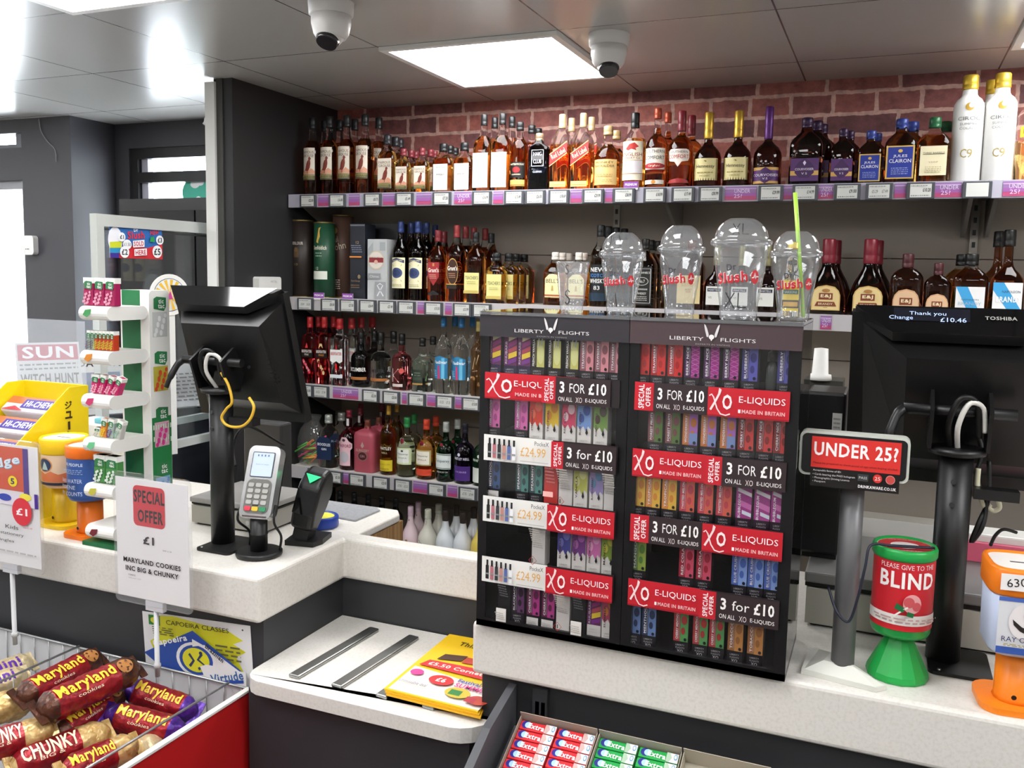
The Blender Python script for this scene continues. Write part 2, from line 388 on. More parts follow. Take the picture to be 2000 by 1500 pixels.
wt.links.new([k for k in wt.nodes if k.type == 'TEX_COORD'][0].outputs['Object'], mp.inputs[0]); wt.links.new(mp.outputs[0], [k for k in wt.nodes if k.type == 'TEX_NOISE'][0].inputs['Vector'])
o = MB().lo_hi((-2.99, 1.918, 0), (-1.2355, 2.148, .927), CHAR).build('service_counter'); tag(o, 'rear cupboard of the left counter with oak grained end', 'counter')
o2 = MB().lo_hi((-1.2354, 1.918, .02), (-1.2254, 2.145, .926), WOOD).build('wood_end', o); o2['label'] = 'oak grained end panel'
o = MB().lo_hi((-.70, 1.545, 0), (1.39, 2.11, .845), CHAR).build('service_counter'); tag(o, 'charcoal panel base of the right counter, behind the chewing gum', 'counter')
# lower packing shelf
pts = [(-1.243, 1.868), (-1.243, 1.53)] + [(-1.193-.05*math.cos(a), 1.525-.05*math.sin(a)) for a in (.2, .6, 1.0, 1.4)] + [(-.745+.075*math.sin(a), 1.55-.075*math.cos(a)) for a in (.1, .4, .7, 1.0, 1.3, 1.57)] + [(-.67, 1.535), (-.703, 1.535), (-.703, 1.868)]
worktop('packing_shelf', pts, .713, .745, 'low white packing shelf with rounded corners in the recess between the counters', .012)
o = MB().lo_hi((-1.24, 1.50, 0), (-.705, 1.868, .712), CHAR).build('cupboard'); tag(o, 'charcoal cupboard below the low packing shelf', 'counter')
for k, (a, b_) in enumerate(((-1.135, -1.117), (-1.026, -1.006), (-.917, -.897), (-.808, -.788))):
    L = .30; ang = math.atan2(-(b_-a), .29)
    o = MB().box((0, L/2, .004), (.028, L, .008), M('#a7a9a8', .32, 1.0), bev=.003).build('metal_strip', None, (a, 1.518, .7455), (0, 0, ang))
    tag(o, ['leftmost steel strip on the low packing shelf', 'second steel strip on the low packing shelf, fully in view', 'third steel strip, mostly hidden under the yellow leaflets', 'rightmost steel strip, its end peeping from under the leaflets'][k], 'metal strip', 'steel strips on the packing shelf')

# ================================================================== LIQUOR SHELVING
SH_Y = 3.015; SHZ = {1: 1.922, 2: 1.511, 3: 1.158, 4: .813, 5: .50}
o = MB()
for z0, z1 in ((.15, .62), (.623, .98), (.983, 1.34), (1.343, 1.700), (1.703, 1.93)): o.lo_hi((-2.257, 3.335, z0), (2.0, 3.357, z1), M('#877e75', .6))
tag(o.build('shelving_backing'), 'grey beige back panel behind the spirits shelves', 'panel')
def shelf(k, x0, x1, z, label, strips=()):
    t = thing('wall_shelf', label, 'shelf', ((x0+x1)/2, SH_Y, z), group='spirits shelves'); w = x1-x0
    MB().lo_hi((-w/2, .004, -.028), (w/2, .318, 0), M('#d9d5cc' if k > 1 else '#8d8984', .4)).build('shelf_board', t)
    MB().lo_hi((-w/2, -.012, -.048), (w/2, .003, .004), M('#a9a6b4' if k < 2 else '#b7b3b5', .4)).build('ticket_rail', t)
    for bx in (-w/2+.03, w/2-.03, ) if w < 2 else (-w/2+.03, .28, w/2-.03):
        MB().prism([(.02, -.03), (.31, -.03), (.31, -.15), (.27, -.15)], bx-.006, bx+.006, M('#6e6a66', .5), 'x').build('shelf_bracket', t)
    return t
XL, XM = -2.255, .243
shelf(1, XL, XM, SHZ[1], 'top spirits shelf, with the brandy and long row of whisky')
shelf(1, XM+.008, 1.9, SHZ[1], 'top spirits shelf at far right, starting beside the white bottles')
shelf(2, XL, XM, SHZ[2], 'second spirits shelf from the top, with gift tubes and boxes')
shelf(2, XM+.008, 1.9, SHZ[2], 'second spirits shelf at far right, with the large blue and white brandy')
shelf(3, XL, XM, SHZ[3], 'third spirits shelf from the top, with red capped gin')
shelf(4, XL, XM, SHZ[4], 'fourth spirits shelf from the top, with coloured gins and straws')
shelf(5, XL, XM, SHZ[5], 'lowest spirits shelf, with white cream liqueur bottles')
for x, lb in ((-.975, 'slotted upright behind the clear cups, under the top shelf bracket'), (.2475, 'slotted upright at the joint of the right shelf bays')):
    mb = MB().lo_hi((x-.012, 3.322, .2), (x+.012, 3.3345, 1.92), M('#9a958d', .5))
    for q in range(40): mb.lo_hi((x-.005, 3.3205, .3+q*.04), (x+.005, 3.3221, .318+q*.04), BLACK)
    tag(mb.build('shelf_upright'), lb, 'upright', 'shelving uprights')

# ================================================================== BOTTLES
PROF = {
 'std':   [(.90, 0), (.99, .012), (1, .03), (1, .60), (.96, .645), (.80, .70), (.52, .748), (.40, .785), (.365, .82), (.36, .86)],
 'tall':  [(.90, 0), (1, .02), (1, .56), (.97, .61), (.80, .66), (.48, .71), (.38, .75), (.35, .80), (.35, .86)],
 'square':[(.93, 0), (1, .015), (1, .60), (.97, .64), (.75, .715), (.48, .785), (.36, .82), (.34, .86)],
 'flask': [(.92, 0), (1, .02), (1, .58), (.97, .64), (.82, .70), (.55, .755), (.40, .785), (.36, .82), (.36, .86)],
 'bell':  [(.92, 0), (.98, .02), (1, .06), (.97, .33), (.96, .40), (.88, .465), (.66, .52), (.42, .565), (.29, .61), (.25, .66), (.24, .72)],
 'teardrop': [(.80, 0), (.95, .03), (1, .10), (.98, .22), (.88, .33), (.70, .45), (.48, .55), (.34, .62), (.29, .68), (.28, .74)],
 'dome':  [(.92, 0), (1, .02), (1, .48), (.97, .54), (.86, .60), (.64, .645), (.42, .67), (.33, .70), (.30, .76), (.30, .84)],
 'slim':  [(.94, 0), (1, .02), (1, .38), (.96, .43), (.78, .49), (.48, .535), (.30, .57), (.24, .62), (.22, .70)],
 'squat': [(.93, 0), (1, .02), (1, .48), (.95, .55), (.78, .62), (.54, .67), (.36, .71), (.33, .76), (.33, .84)],
 'cream': [(.82, 0), (.95, .02), (1, .07), (1, .34), (.94, .42), (.78, .50), (.56, .58), (.40, .66), (.34, .74), (.32, .82)],
 'cylinder': [(.93, 0), (1, .012), (1, .70), (.96, .735), (.80, .775), (.58, .80), (.50, .82), (.48, .88)],
 'jug':   [(.92, 0), (1, .02), (1, .50), (.96, .56), (.78, .615), (.50, .645), (.36, .66), (.34, .70), (.34, .80)],
 'block': [(.95, 0), (1, .02), (1, .70), (.93, .76), (.62, .80), (.42, .82), (.40, .88)],
 'shoulder': [(.93, 0), (1, .015), (1, .66), (.95, .71), (.66, .735), (.40, .75), (.34, .78), (.32, .86)],
}
def band_label(bg, *els): return [('r', 0, 0, 1, 1, bg)] + list(els)
def T_(s, cz, fw, fh, col='#222222', cx=.5, rot=0, bold=False): return ('t', s, cx, cz, fw, fh, col, rot, bold)
def fine(z0, z1, n, col, x0=.2, x1=.8):   # rows of tiny print drawn as fine broken strokes
    out = []; rnd = random.Random(n*7+int(z0*100))
    for i in range(n):
        z = z0+(z1-z0)*(i+.5)/n; x = x0
        hh = (z1-z0)/n*.42
        while x < x1:
            ww = rnd.uniform(.03, .11); out.append(('r', x, z-hh/2, min(x+ww, x1), z+hh/2, col)); x += ww+.025
    return out
BIRD = [(.30, .30), (.36, .36), (.42, .50), (.50, .58), (.58, .62), (.56, .66), (.62, .72), (.70, .70), (.76, .66), (.70, .62), (.72, .50), (.68, .38), (.60, .30), (.52, .26), (.52, .20), (.48, .20), (.48, .27), (.40, .28)]
def crest(cx, cz, r, c1, c2): return [('e', cx, cz, r, r*.8, c1), ('e', cx, cz, r*.7, r*.55, c2)]
def grouse(): return band_label('#e6dccb', T_('FAMOUS', .86, .86, .085, '#5b3a31'), T_('GROUSE', .75, .86, .085, '#5b3a31'), ('p', [(0, .24), (.25, .32), (.5, .25), (.75, .36), (1, .28), (1, .18), (0, .18)], '#d59a7c'),
    ('p', BIRD, '#7c3326'), ('r', 0, 0, 1, .17, '#57553a'), ('r', 0, .13, 1, .15, '#b5a05a'), *fine(.03, .12, 2, '#a89c62', .1, .9))
AMB, DK, CL = (.86, .40, .09), (.30, .10, .03), (.93, .95, .94)
# key: shape, exponent, depth ratio, liquid colour, fill, cap (r, z0, colour, metal), labels [(z0, z1, width/diameter, artwork)], name, look
B = {
 'grouse70': ('tall', 2, 1, (.55, .20, .05), .70, (.42, .86, '#1f2023', 0), [(.20, .605, 1.1, grouse())], 'whisky_bottle', 'tall whisky bottle with red bird on cream label'),
 'grouse35': ('flask', 4, .62, (.70, .36, .08), .72, (.42, .84, '#24262b', 0), [(.10, .60, 1.5, grouse())], 'whisky_bottle', 'medium whisky flask with red bird on cream label'),
 'grouse20': ('flask', 4, .62, (.78, .46, .12), .70, (.42, .84, '#7b2b33', 0), [(.10, .60, 1.5, grouse())], 'whisky_bottle', 'small whisky flask with red bird label and red cap'),
 'plain35': ('flask', 4.5, .62, AMB, .70, (.40, .84, '#1b1c1e', 0), [(.06, .58, 1.36, band_label('#d6d4d0', T_('SCOTCH', .88, .6, .07, '#555555'), T_('WHISKY', .60, .6, .08, '#3a3a3a'), *fine(.1, .2, 2, '#cfcfcf')))], 'whisky_bottle', 'amber whisky flask with plain white label'),
 'plain70': ('tall', 4.5, .9, AMB, .72, (.36, .86, '#1b1c1e', 0), [(.06, .50, 1.6, band_label('#d8d6d2', T_('SCOTCH', .88, .55, .05, '#555555'), T_('WHISKY', .60, .55, .06, '#3a3a3a'), *fine(.1, .2, 2, '#cfcfcf')))], 'whisky_bottle', 'tall amber whisky bottle with large plain white label'),
 'mackay': ('std', 2, 1, (.80, .34, .07), .74, (.42, .88, '#17181a', 0), [(.20, .42, 1.35, band_label('#161513', T_('WHYTE&MACKAY', .86, .9, .12, '#e8dcc0'), ('e', .5, .5, .22, .2, '#8d1f24'), T_('22', .5, .2, .22, '#c23a3a'), T_('BLENDED', .2, .5, .08, '#e8dcc0'))), (.08, .17, 1.35, band_label('#c8a45a', ('r', 0, .1, 1, .25, '#8c6a2e')))], 'whisky_bottle', 'whisky bottle with black and gold label'),
 'haig': ('block', 6, .45, (.02, .03, .07), 1, (.40, .86, '#a58c72', .6), [(.42, .86*.72+.1, 1.2, [('l', [(.06, .04), (.94, .04), (.94, .96), (.06, .96), (.06, .04)], .035, '#dfe4ee'), T_('HAIG', .74, .62, .22, '#dfe4ee'), T_('CLUB', .30, .62, .22, '#dfe4ee')]), (.31, .36, 1.0, [T_('CLUBMAN', .5, .8, .7, '#cfd6e6')])], 'whisky_bottle', 'square dark blue whisky bottle with white lettering'),
 'red': ('square', 6, 1, (.80, .30, .05), .60, (.34, .82, '#d8b98a', .4), [(.30, .62, 1.7, [('p', [(0, .1), (1, .62), (1, 1.02), (0, .5)], '#b3282b'), ('l', [(0, .06), (1, .58)], .03, '#e0c27a'), ('l', [(0, .53), (1, 1.04)], .03, '#e0c27a'), T_('Red Label', .56, .86, .2, '#f2e2bd', .5, 27)]), (.05, .12, 1.5, band_label('#d9bf72', ('r', .02, .3, .98, .4, '#a88a3c')))], 'whisky_bottle', 'square amber whisky bottle with slanted red label'),
 'monkey': ('squat', 2, 1, (.70, .34, .07), .72, (.38, .86, '#c7a878', .2), [(.08, .47, 1.4, band_label('#d9b878', T_('MONKEY', .88, .7, .09, '#5f4526'), T_('SHOULDER', .74, .8, .09, '#5f4526'), *fine(.3, .42, 2, '#9c7c48'), *fine(.08, .2, 2, '#a98c58')))], 'whisky_bottle', 'squat whisky bottle with broad tan label'),
 'english': ('std', 2, 1, (.85, .55, .12), .66, (.38, .80, '#17181b', 0), [(.12, .62, 1.45, band_label('#ece3cc', ('p', [(.25, .80), (.4, .92), (.62, .96), (.8, .86), (.66, .82), (.7, .76), (.5, .80), (.36, .76)], '#b8312d'), T_('ENGLISH', .66, .9, .09, '#8d2a28'), T_('WHISKY Co', .57, .7, .055, '#8d2a28'), ('r', .06, .18, .94, .50, '#ddd8dd'), ('r', 0, .50, 1, .515, '#b8906a'), ('r', 0, .165, 1, .18, '#b8906a')))], 'whisky_bottle', 'tall pale whisky bottle with red dragon on cream label'),
 'soco1': ('dome', 2, 1, (.55, .17, .04), .76, (.33, .87, '#a8452b', .3), [(.24, .50, 1.4, band_label('#e9e2d4', T_('SOUTHERN', .84, .92, .15, '#252525'), T_('COMFORT', .55, .92, .17, '#252525'), ('e', .5, .16, .5, .14, '#a8272b'), T_('Original', .16, .5, .1, '#f0dcc0'))), (.06, .11, 1.35, band_label('#e9e2d4', ('e', .5, .5, .1, .5, '#c88a3a')))], 'liqueur_bottle', 'liqueur bottle with white label and copper cap'),
 'soco2': ('dome', 2, 1, (.68, .28, .06), .72, (.34, .74, '#7b1e2b', 0), [(.27, .50, 1.3, [('p', [(.08, .35), (.02, .5), (.02, .9), (.15, 1), (.85, 1), (.98, .9), (.98, .5), (.92, .35), (.65, .3), (.5, .02), (.35, .3)], '#e9ddd2'), T_('SOUTHERN', .84, .8, .13, '#303030'), T_('COMFORT', .58, .9, .22, '#b03a2e')]), (.07, .13, 1.3, [('p', [(0, .1), (.08, .6), (.5, 1), (.92, .6), (1, .1)], '#9c2a2c'), ('r', .0, 0, 1, .12, '#9c2a2c')])], 'liqueur_bottle', 'liqueur bottle with shield label and dark red wax cap'),
 'henn': ('bell', 2, 1, (.10, .035, .02), 1, (.33, .655, '#c9a23e', .7), [(.10, .385, 1.28, band_label('#d8cc93', ('r', .02, .03, .07, .97, '#8e8349'), ('r', .93, .03, .98, .97, '#8e8349'), T_('Hennessy', .62, .72, .2, '#3a3320'), T_('COGNAC', .2, .4, .07, '#6f6338'), ('p', [(.44, .86), (.5, .9), (.56, .86), (.52, .82), (.5, .86)], '#6f6338'), *fine(.3, .4, 1, '#8e8349')))], 'brandy_bottle', 'black bell shaped cognac bottle with pale label and gold foil neck'),
 'courvtall': ('slim', 2, 1, (.10, .03, .02), 1, (.30, .60, '#56286c', .4), [(.04, .24, 1.35, band_label('#56286c', ('r', 0, .82, 1, 1, '#c59a55'), ('r', 0, 0, 1, .16, '#c59a55'), ('p', [(.5, 1), (.78, .7), (.78, .3), (.5, 0), (.22, .3), (.22, .7)], '#43205a'), T_('COURVOISIER', .52, .95, .16, '#e4d5ea'), T_('V.S', .3, .18, .12, '#e4d5ea')))], 'brandy_bottle', 'long necked cognac bottle with purple foil'),
 'courv35': ('flask', 3, .6, (.12, .035, .02), 1, (.36, .85, '#2f1a3a', .2), [(.07, .40, 1.55, band_label('#4f2a62', ('r', 0, .25, 1, .45, '#c59a55'), ('p', [(.5, 1.0), (.70, .85), (.84, .62), (.84, .36), (.66, .14), (.34, .14), (.16, .36), (.16, .62), (.30, .85)], '#3c1d4e'), T_('COURVOISIER', .52, .66, .1, '#e4d5ea'), T_('V S', .33, .2, .09, '#e4d5ea'), ('p', [(.5, .9), (.56, .8), (.5, .68), (.44, .8)], '#d8c4e4')))], 'brandy_bottle', 'larger rounded cognac flask with purple and gold label'),
 'courv20': ('flask', 3, .6, (.12, .035, .02), 1, (.38, .85, '#2f1a3a', .2), [(.08, .46, 1.55, band_label('#4f2a62', ('r', 0, .2, 1, .4, '#c59a55'), ('p', [(.5, 1), (.84, .64), (.84, .36), (.6, .12), (.4, .12), (.16, .36), (.16, .64)], '#3c1d4e'), T_('COURVOISIER', .52, .66, .1, '#e4d5ea'), T_('V S', .33, .2, .09, '#e4d5ea')))], 'brandy_bottle', 'small cognac flask with purple label'),
 'jules20': ('flask', 4, .6, (.26, .10, .03), 1, (.42, .84, '#27387f', .1), [(.06, .56, 1.6, band_label('#caa95a', ('r', .06, .04, .94, .96, '#22348c'), T_('JULES', .68, .5, .10, '#e8e6f0'), T_('CLAIRON', .54, .78, .11, '#e8e6f0'), ('e', .5, .84, .08, .05, '#caa95a'), *fine(.12, .34, 4, '#8f9ad0')))], 'brandy_bottle', 'small brandy flask with blue label and blue cap'),
 'jules35': ('flask', 4, .6, (.30, .12, .03), 1, (.40, .84, '#27387f', .1), [(.08, .58, 1.6, band_label('#caa95a', ('r', .06, .04, .94, .96, '#22348c'), T_('JULES', .68, .5, .10, '#e8e6f0'), T_('CLAIRON', .54, .78, .11, '#e8e6f0'), ('e', .5, .84, .08, .05, '#caa95a'), *fine(.12, .34, 4, '#8f9ad0')))], 'brandy_bottle', 'larger brandy flask with blue label and blue cap'),
 'barrels': ('flask', 4, .6, (.62, .30, .07), .74, (.38, .84, '#1f5a36', .1), [(.12, .56, 1.45, band_label('#d9d0ae', T_('THREE BARRELS', .76, .8, .06, '#2c3a2a'), ('r', .1, .71, .9, .725, '#2c3a2a'), T_('V.S.O.P', .45, .34, .05, '#6a6348'), *fine(.08, .3, 4, '#a59c7a')))], 'brandy_bottle', 'brandy flask with cream label and green cap'),
 'ciroc': ('cylinder', 2, 1, (.80, .80, .78), None, (.52, .865, '#d3b13f', .6), [(.46, .74, 1.1, [('e', .5, .84, .17, .13, '#b8923a'), ('e', .56, .88, .1, .08, '#f0efe8'), T_('CIROC', .46, .9, .12, '#6a6a6a'), T_('SUMMER', .28, .7, .08, '#7a7a7a'), T_('COLADA', .14, .7, .08, '#7a7a7a')]), (.22, .32, .9, [T_('C', .5, .3, .8, '#9a8a52', .32), T_('9', .5, .26, .8, '#9a8a52', .62)])], 'vodka_bottle', 'tall white vodka bottle with gold cap'),
 'yellow': ('cylinder', 2, 1, (.95, .78, .25), .45, (.40, .86, '#c9a23e', .5), [(.48, .60, 1.2, band_label('#e6c53a', T_('PASSION', .5, .7, .4, '#7a6420')))], 'vodka_bottle', 'clear bottle of yellow liquid at the right edge of the top shelf'),
 # second shelf
 'clay': ('std', 2, 1, (.16, .06, .02), 1, (.38, .86, '#2b3d73', .1), [(.16, .545, 1.35, band_label('#e5deb8', ('p', [(.06, .82), (.5, .90), (.94, .82), (.94, .92), (.5, .99), (.06, .92)], '#26335c'), T_('CLAYMORE', .905, .7, .05, '#e5deb8'), ('e', .5, .5, .34, .17, '#3a4a74'), ('e', .5, .5, .22, .11, '#26335c'), ('l', [(.2, .78), (.8, .22)], .012, '#7d7a62'), ('l', [(.8, .78), (.2, .22)], .012, '#7d7a62'), *fine(.05, .15, 2, '#9c966e')))], 'whisky_bottle', 'whisky bottle with blue shield on cream label'),
 'grantred': ('std', 3.2, 1, (.62, .18, .04), .78, (.36, .84, '#7c2a30', .1), [(.22, .56, 1.3, [('p', [(.02, .4), (.02, .98), (.98, .98), (.98, .4), (.5, .02)], '#a02a2e'), T_("Grant's", .66, .9, .18, '#f2e6dc', .5, 0, True), ('r', .42, .82, .58, .94, '#c98a5a'), *fine(.3, .5, 3, '#d9a090', .2, .8)]), (.1, .17, 1.2, [('p', [(0, .3), (.5, .9), (1, .3), (1, 0), (0, 0)], '#181818')])], 'whisky_bottle', 'whisky bottle with red pointed label and red cap'),
 'grantdark': ('std', 3.2, 1, (.62, .18, .04), .74, (.36, .84, '#8a2e30', .1), [(.18, .58, 1.25, [('e', .5, .55, .5, .43, '#c59a55'), ('e', .5, .55, .47, .40, '#3b1f12'), T_("Grant's", .66, .86, .15, '#f2e6dc', .5, 0, True), *fine(.34, .52, 3, '#b98a68', .2, .8), ('r', .06, .0, .94, .14, '#231a14'), ('r', .06, .13, .94, .16, '#c59a55')])], 'whisky_bottle', 'whisky bottle with dark oval label and red cap'),
 'teach70': ('std', 4, .9, (.66, .24, .05), .76, (.33, .86, '#1c1d1e', 0), [(.14, .43, 1.45, band_label('#ddd68e', T_("TEACHER'S", .76, .86, .16, '#3c4a3a'), *fine(.44, .6, 2, '#a8a468'), ('r', 0, 0, 1, .14, '#c2ac5e')))], 'whisky_bottle', 'tall whisky bottle with pale yellow label'),
 'teach35': ('flask', 4.5, .62, (.74, .44, .08), .72, (.40, .84, '#1c1d1e', 0), [(.10, .58, 1.36, band_label('#ddd68e', T_("TEACHER'S", .64, .86, .14, '#3c4a3a'), *fine(.36, .48, 2, '#a8a468'), ('r', 0, 0, 1, .12, '#c2ac5e')))], 'whisky_bottle', 'whisky flask with pale yellow label'),
 'bells': ('flask', 3.5, .62, (.66, .32, .06), .8, (.34, .86, '#e2d9cf', 0), [(.16, .60, 1.3, [('p', [(0, 0), (0, .8), (.25, .97), (.5, 1), (.75, .97), (1, .8), (1, 0)], '#e4dda8'), T_("BELL'S", .70, .86, .17, '#4c2a22'), ('p', [(.42, .28), (.46, .5), (.54, .5), (.58, .28)], '#b9a35a'), ('r', 0, .06, 1, .12, '#b0502e')])], 'whisky_bottle', 'whisky flask with cream bell label'),
 'newscotch': ('std', 2, 1, (.50, .24, .08), .7, (.42, .86, '#17181a', 0), [(.08, .52, 1.4, band_label('#15181d', T_('NEW', .86, .8, .12, '#e8e8e6', .5, 0, True), T_('SCOTCH', .70, .86, .10, '#3f7fc2', .5, 0, True), T_('WHISKY', .55, .86, .12, '#e8e8e6', .5, 0, True), T_('83', .36, .3, .11, '#e8e8e6'), ('r', 0, .0, 1, .22, '#1d3346')))], 'whisky_bottle', 'whisky bottle with black label and blue word'),
 'jack': ('square', 5, 1, (.30, .12, .04), .8, (.36, .85, '#141414', 0), [(.06, .60, 1.6, band_label('#121212', ('l', [(.06, .05), (.94, .05), (.94, .95), (.06, .95), (.06, .05)], .015, '#cfcfc8'), T_("JACK DANIEL'S", .84, .8, .07, '#e8e8e2'), ('e', .5, .62, .34, .11, '#bdbdb6'), ('e', .5, .62, .31, .095, '#1c1c1c'), T_('No.7', .62, .3, .08, '#e8e8e2'), T_('Tennessee', .42, .6, .06, '#e8e8e2'), T_('WHISKEY', .30, .5, .06, '#e8e8e2'), *fine(.1, .24, 3, '#bdbdb6')))], 'whiskey_bottle', 'square whiskey bottle with black label'),
 'cream_lab': ('square', 5, .8, (.30, .08, .03), .9, (.36, .85, '#5a2c1e', .1), [(.10, .50, 1.6, band_label('#d3c08c', T_('AGED', .5, .3, .06, '#8a4a30'), T_('RUM', .42, .2, .06, '#8a4a30'), *fine(.6, .8, 3, '#b8a26a'), ('r', .78, .0, .80, 1, '#b8a26a')))], 'rum_bottle', 'dark bottle with tan label seen through the unmarked clear cup'),
 'martell': ('bell', 2.2, .8, (.10, .035, .03), 1, (.30, .70, '#8f8a66', .3), [(.10, .38, 1.2, band_label('#dcdcd6', ('r', .08, .72, .92, .9, '#1f2a44'), T_('MARTELL', .81, .7, .1, '#e6e6e0'), T_('VS', .4, .2, .12, '#555555', .25)))], 'brandy_bottle', 'dark cognac bottle with square white label'),
 'ej70': ('teardrop', 2, .75, (.07, .02, .012), 1, (.34, .68, '#7a1f2d', .1), [(.065, .395, 1.28, [('p', [(0, 0), (0, .6), (.06, .78), (.2, .93), (.5, 1), (.8, .93), (.94, .78), (1, .6), (1, 0)], '#c9a866'), ('p', [(.04, .03), (.04, .6), (.1, .76), (.22, .88), (.5, .95), (.78, .88), (.9, .76), (.96, .6), (.96, .03)], '#dcc48a'), ('r', .26, .42, .74, .68, '#7a3b22'), T_('E&J', .55, .36, .16, '#f0dfb4', .5, 0, True), ('p', [(.12, .16), (.2, .34), (.8, .34), (.88, .16)], '#7a3b22'), T_('BRANDY', .25, .5, .08, '#f0dfb4'), ('e', .5, .78, .14, .07, '#a5743e')])], 'brandy_bottle', 'dark teardrop brandy bottle with gold arched label'),
 'ej35': ('flask', 3, .62, (.20, .06, .03), 1, (.36, .78, '#4b2226', .1), [(.02, .45, 1.45, [('p', [(0, 0), (0, .6), (.06, .78), (.2, .93), (.5, 1), (.8, .93), (.94, .78), (1, .6), (1, 0)], '#c99a72'), ('p', [(.04, .03), (.04, .6), (.1, .76), (.22, .88), (.5, .95), (.78, .88), (.9, .76), (.96, .6), (.96, .03)], '#d8b490'), ('r', .26, .42, .74, .68, '#7a3b22'), T_('E&J', .55, .36, .16, '#f0dfb4', .5, 0, True), ('p', [(.12, .16), (.2, .34), (.8, .34), (.88, .16)], '#7a3b22'), T_('BRANDY', .25, .5, .08, '#f0dfb4')])], 'brandy_bottle', 'brandy flask with copper arched label'),
 'nap35': ('flask', 4, .62, (.52, .20, .04), .76, (.40, .82, '#141414', 0), [(.04, .50, 1.45, band_label('#e6e6e6', ('p', [(0, 1), (.4, 1), (.95, 0), (.55, 0)], '#3f9fd6'), T_('NAPOLEON', .58, .6, .05, '#44566a'), T_('BRANDY', .45, .8, .1, '#9db8cc')))], 'brandy_bottle', 'brandy flask with blue diagonal stripe label'),
 'nap70': ('bell', 3, .8, (.32, .10, .03), .9, (.34, .82, '#141414', 0), [(.04, .42, 1.45, band_label('#e6e6e6', ('p', [(0, 1), (.36, 1), (1, .2), (1, 0), (.72, 0), (0, .78)], '#3f9fd6'), T_('NAPOLEON', .74, .62, .07, '#2c4a66', .62), T_('BRANDY', .52, .86, .16, '#f2f4f6', .55, 0, True)))], 'brandy_bottle', 'large brandy bottle with blue diagonal stripe label'),
 # third shelf
 'beefpink': ('shoulder', 6, .8, (.75, .06, .08), .9, (.42, .84, '#b5262a', 0), [(.12, .62, 1.7, [('r', 0, .56, 1, .80, '#1b1614'), T_('BEEFEATER', .74, .92, .08, '#e6d8d4', .5, 0, True), T_('PINK', .64, .4, .06, '#e6d8d4'), ('p', [(.35, .84), (.5, 1.0), (.62, .86), (.55, .84)], '#d83a3a'), *[('e', .15+.7*((i*37) % 10)/10, .08+.42*((i*53) % 10)/10, .09, .045, '#d8405a' if i % 2 else '#e89aa4') for i in range(10)]])], 'gin_bottle', 'red gin bottle with strawberry artwork'),
 'beeforange': ('shoulder', 6, .8, (.62, .05, .05), .9, (.42, .84, '#b5262a', 0), [(.12, .62, 1.7, [('r', 0, .56, 1, .80, '#1b1614'), T_('BEEFEATER', .74, .92, .08, '#e6d8d4', .5, 0, True), T_('ORANGE', .64, .5, .06, '#d98b3a'), *[('e', .2+.6*((i*37) % 10)/10, .08+.42*((i*53) % 10)/10, .11, .06, '#d8c08a' if i % 2 else '#8e2a22') for i in range(8)], ('p', [(.3, .84), (.5, .92), (.7, .84), (.6, .98), (.4, .98)], '#d8c08a')])], 'gin_bottle', 'red gin bottle with pale fruit artwork'),
 'beefclear': ('shoulder', 6, .8, CL, .9, (.42, .84, '#b5262a', 0), [(.12, .62, 1.6, [('p', [(0, .5), (0, .84), (1, .84), (1, .5), (.75, .44), (.5, .5), (.25, .44)], '#ecebe9'), T_('BEEFEATER', .72, .9, .09, '#b5262a', .5, 0, True), ('p', [(.42, .86), (.5, 1.02), (.58, .86)], '#b5262a'), ('r', 0, 0, 1, .1, '#d7dde2')])], 'gin_bottle', 'clear gin bottle with white label and red cap'),
 'cucumber': ('jug', 2, 1, (.03, .03, .035), 1, (.30, .80, '#161616', 0), [(.26, .38, 1.5, [T_('CUCUMBER', .55, .92, .6, '#e6e4e0', .5, 0, True)]), (.14, .19, 1.5, band_label('#b0713c', ('r', 0, .4, 1, .5, '#7c4a24')))], 'gin_bottle', 'black rounded gin bottle with copper band'),
 'umber': ('jug', 2, 1, CL, .5, (.34, .78, '#161616', 0), [(.26, .38, 1.5, [T_('UMBER', .5, .8, .55, '#2b2b2b', .5, 0, True)]), (.14, .19, 1.5, band_label('#b0713c', ('r', 0, .4, 1, .5, '#7c4a24')))], 'vodka_bottle', 'clear rounded vodka bottle with copper band'),
 'pinkk': ('jug', 2, 1, (.80, .18, .20), .8, (.34, .80, '#141414', 0), [(.12, .42, 1.2, [('l', [(.2, .1), (.2, .9)], .06, '#efe6e2'), ('l', [(.22, .5), (.6, .9)], .05, '#efe6e2'), ('l', [(.22, .5), (.62, .1)], .05, '#efe6e2'), ('e', .76, .78, .14, .16, '#c8524e')]), (.07, .12, .8, band_label('#c9b8b4'))], 'gin_bottle', 'pink gin bottle with white letter K'),
 'botanic': ('jug', 2, 1, (.82, .93, .86), .7, (.30, .84, '#1a1a1a', 0), [(.14, .42, .7, band_label('#2c352c', T_('BOTANIC', .78, .6, .08, '#8fa58c'), T_('DRY GIN', .62, .6, .07, '#8fa58c'), ('r', .1, .3, .9, .5, '#3c4a3c'), ('r', .0, .0, 1, .1, '#b08a4a'))), (.16, .40, 1.5, [('e', .88, .5, .03, .12, '#4a6a4a'), ('e', .92, .7, .03, .1, '#4a6a4a'), ('e', .86, .3, .03, .1, '#4a6a4a'), ('l', [(.9, .1), (.89, .9)], .02, '#4a6a4a')])], 'gin_bottle', 'clear gin bottle with dark green label and leaf sprig'),
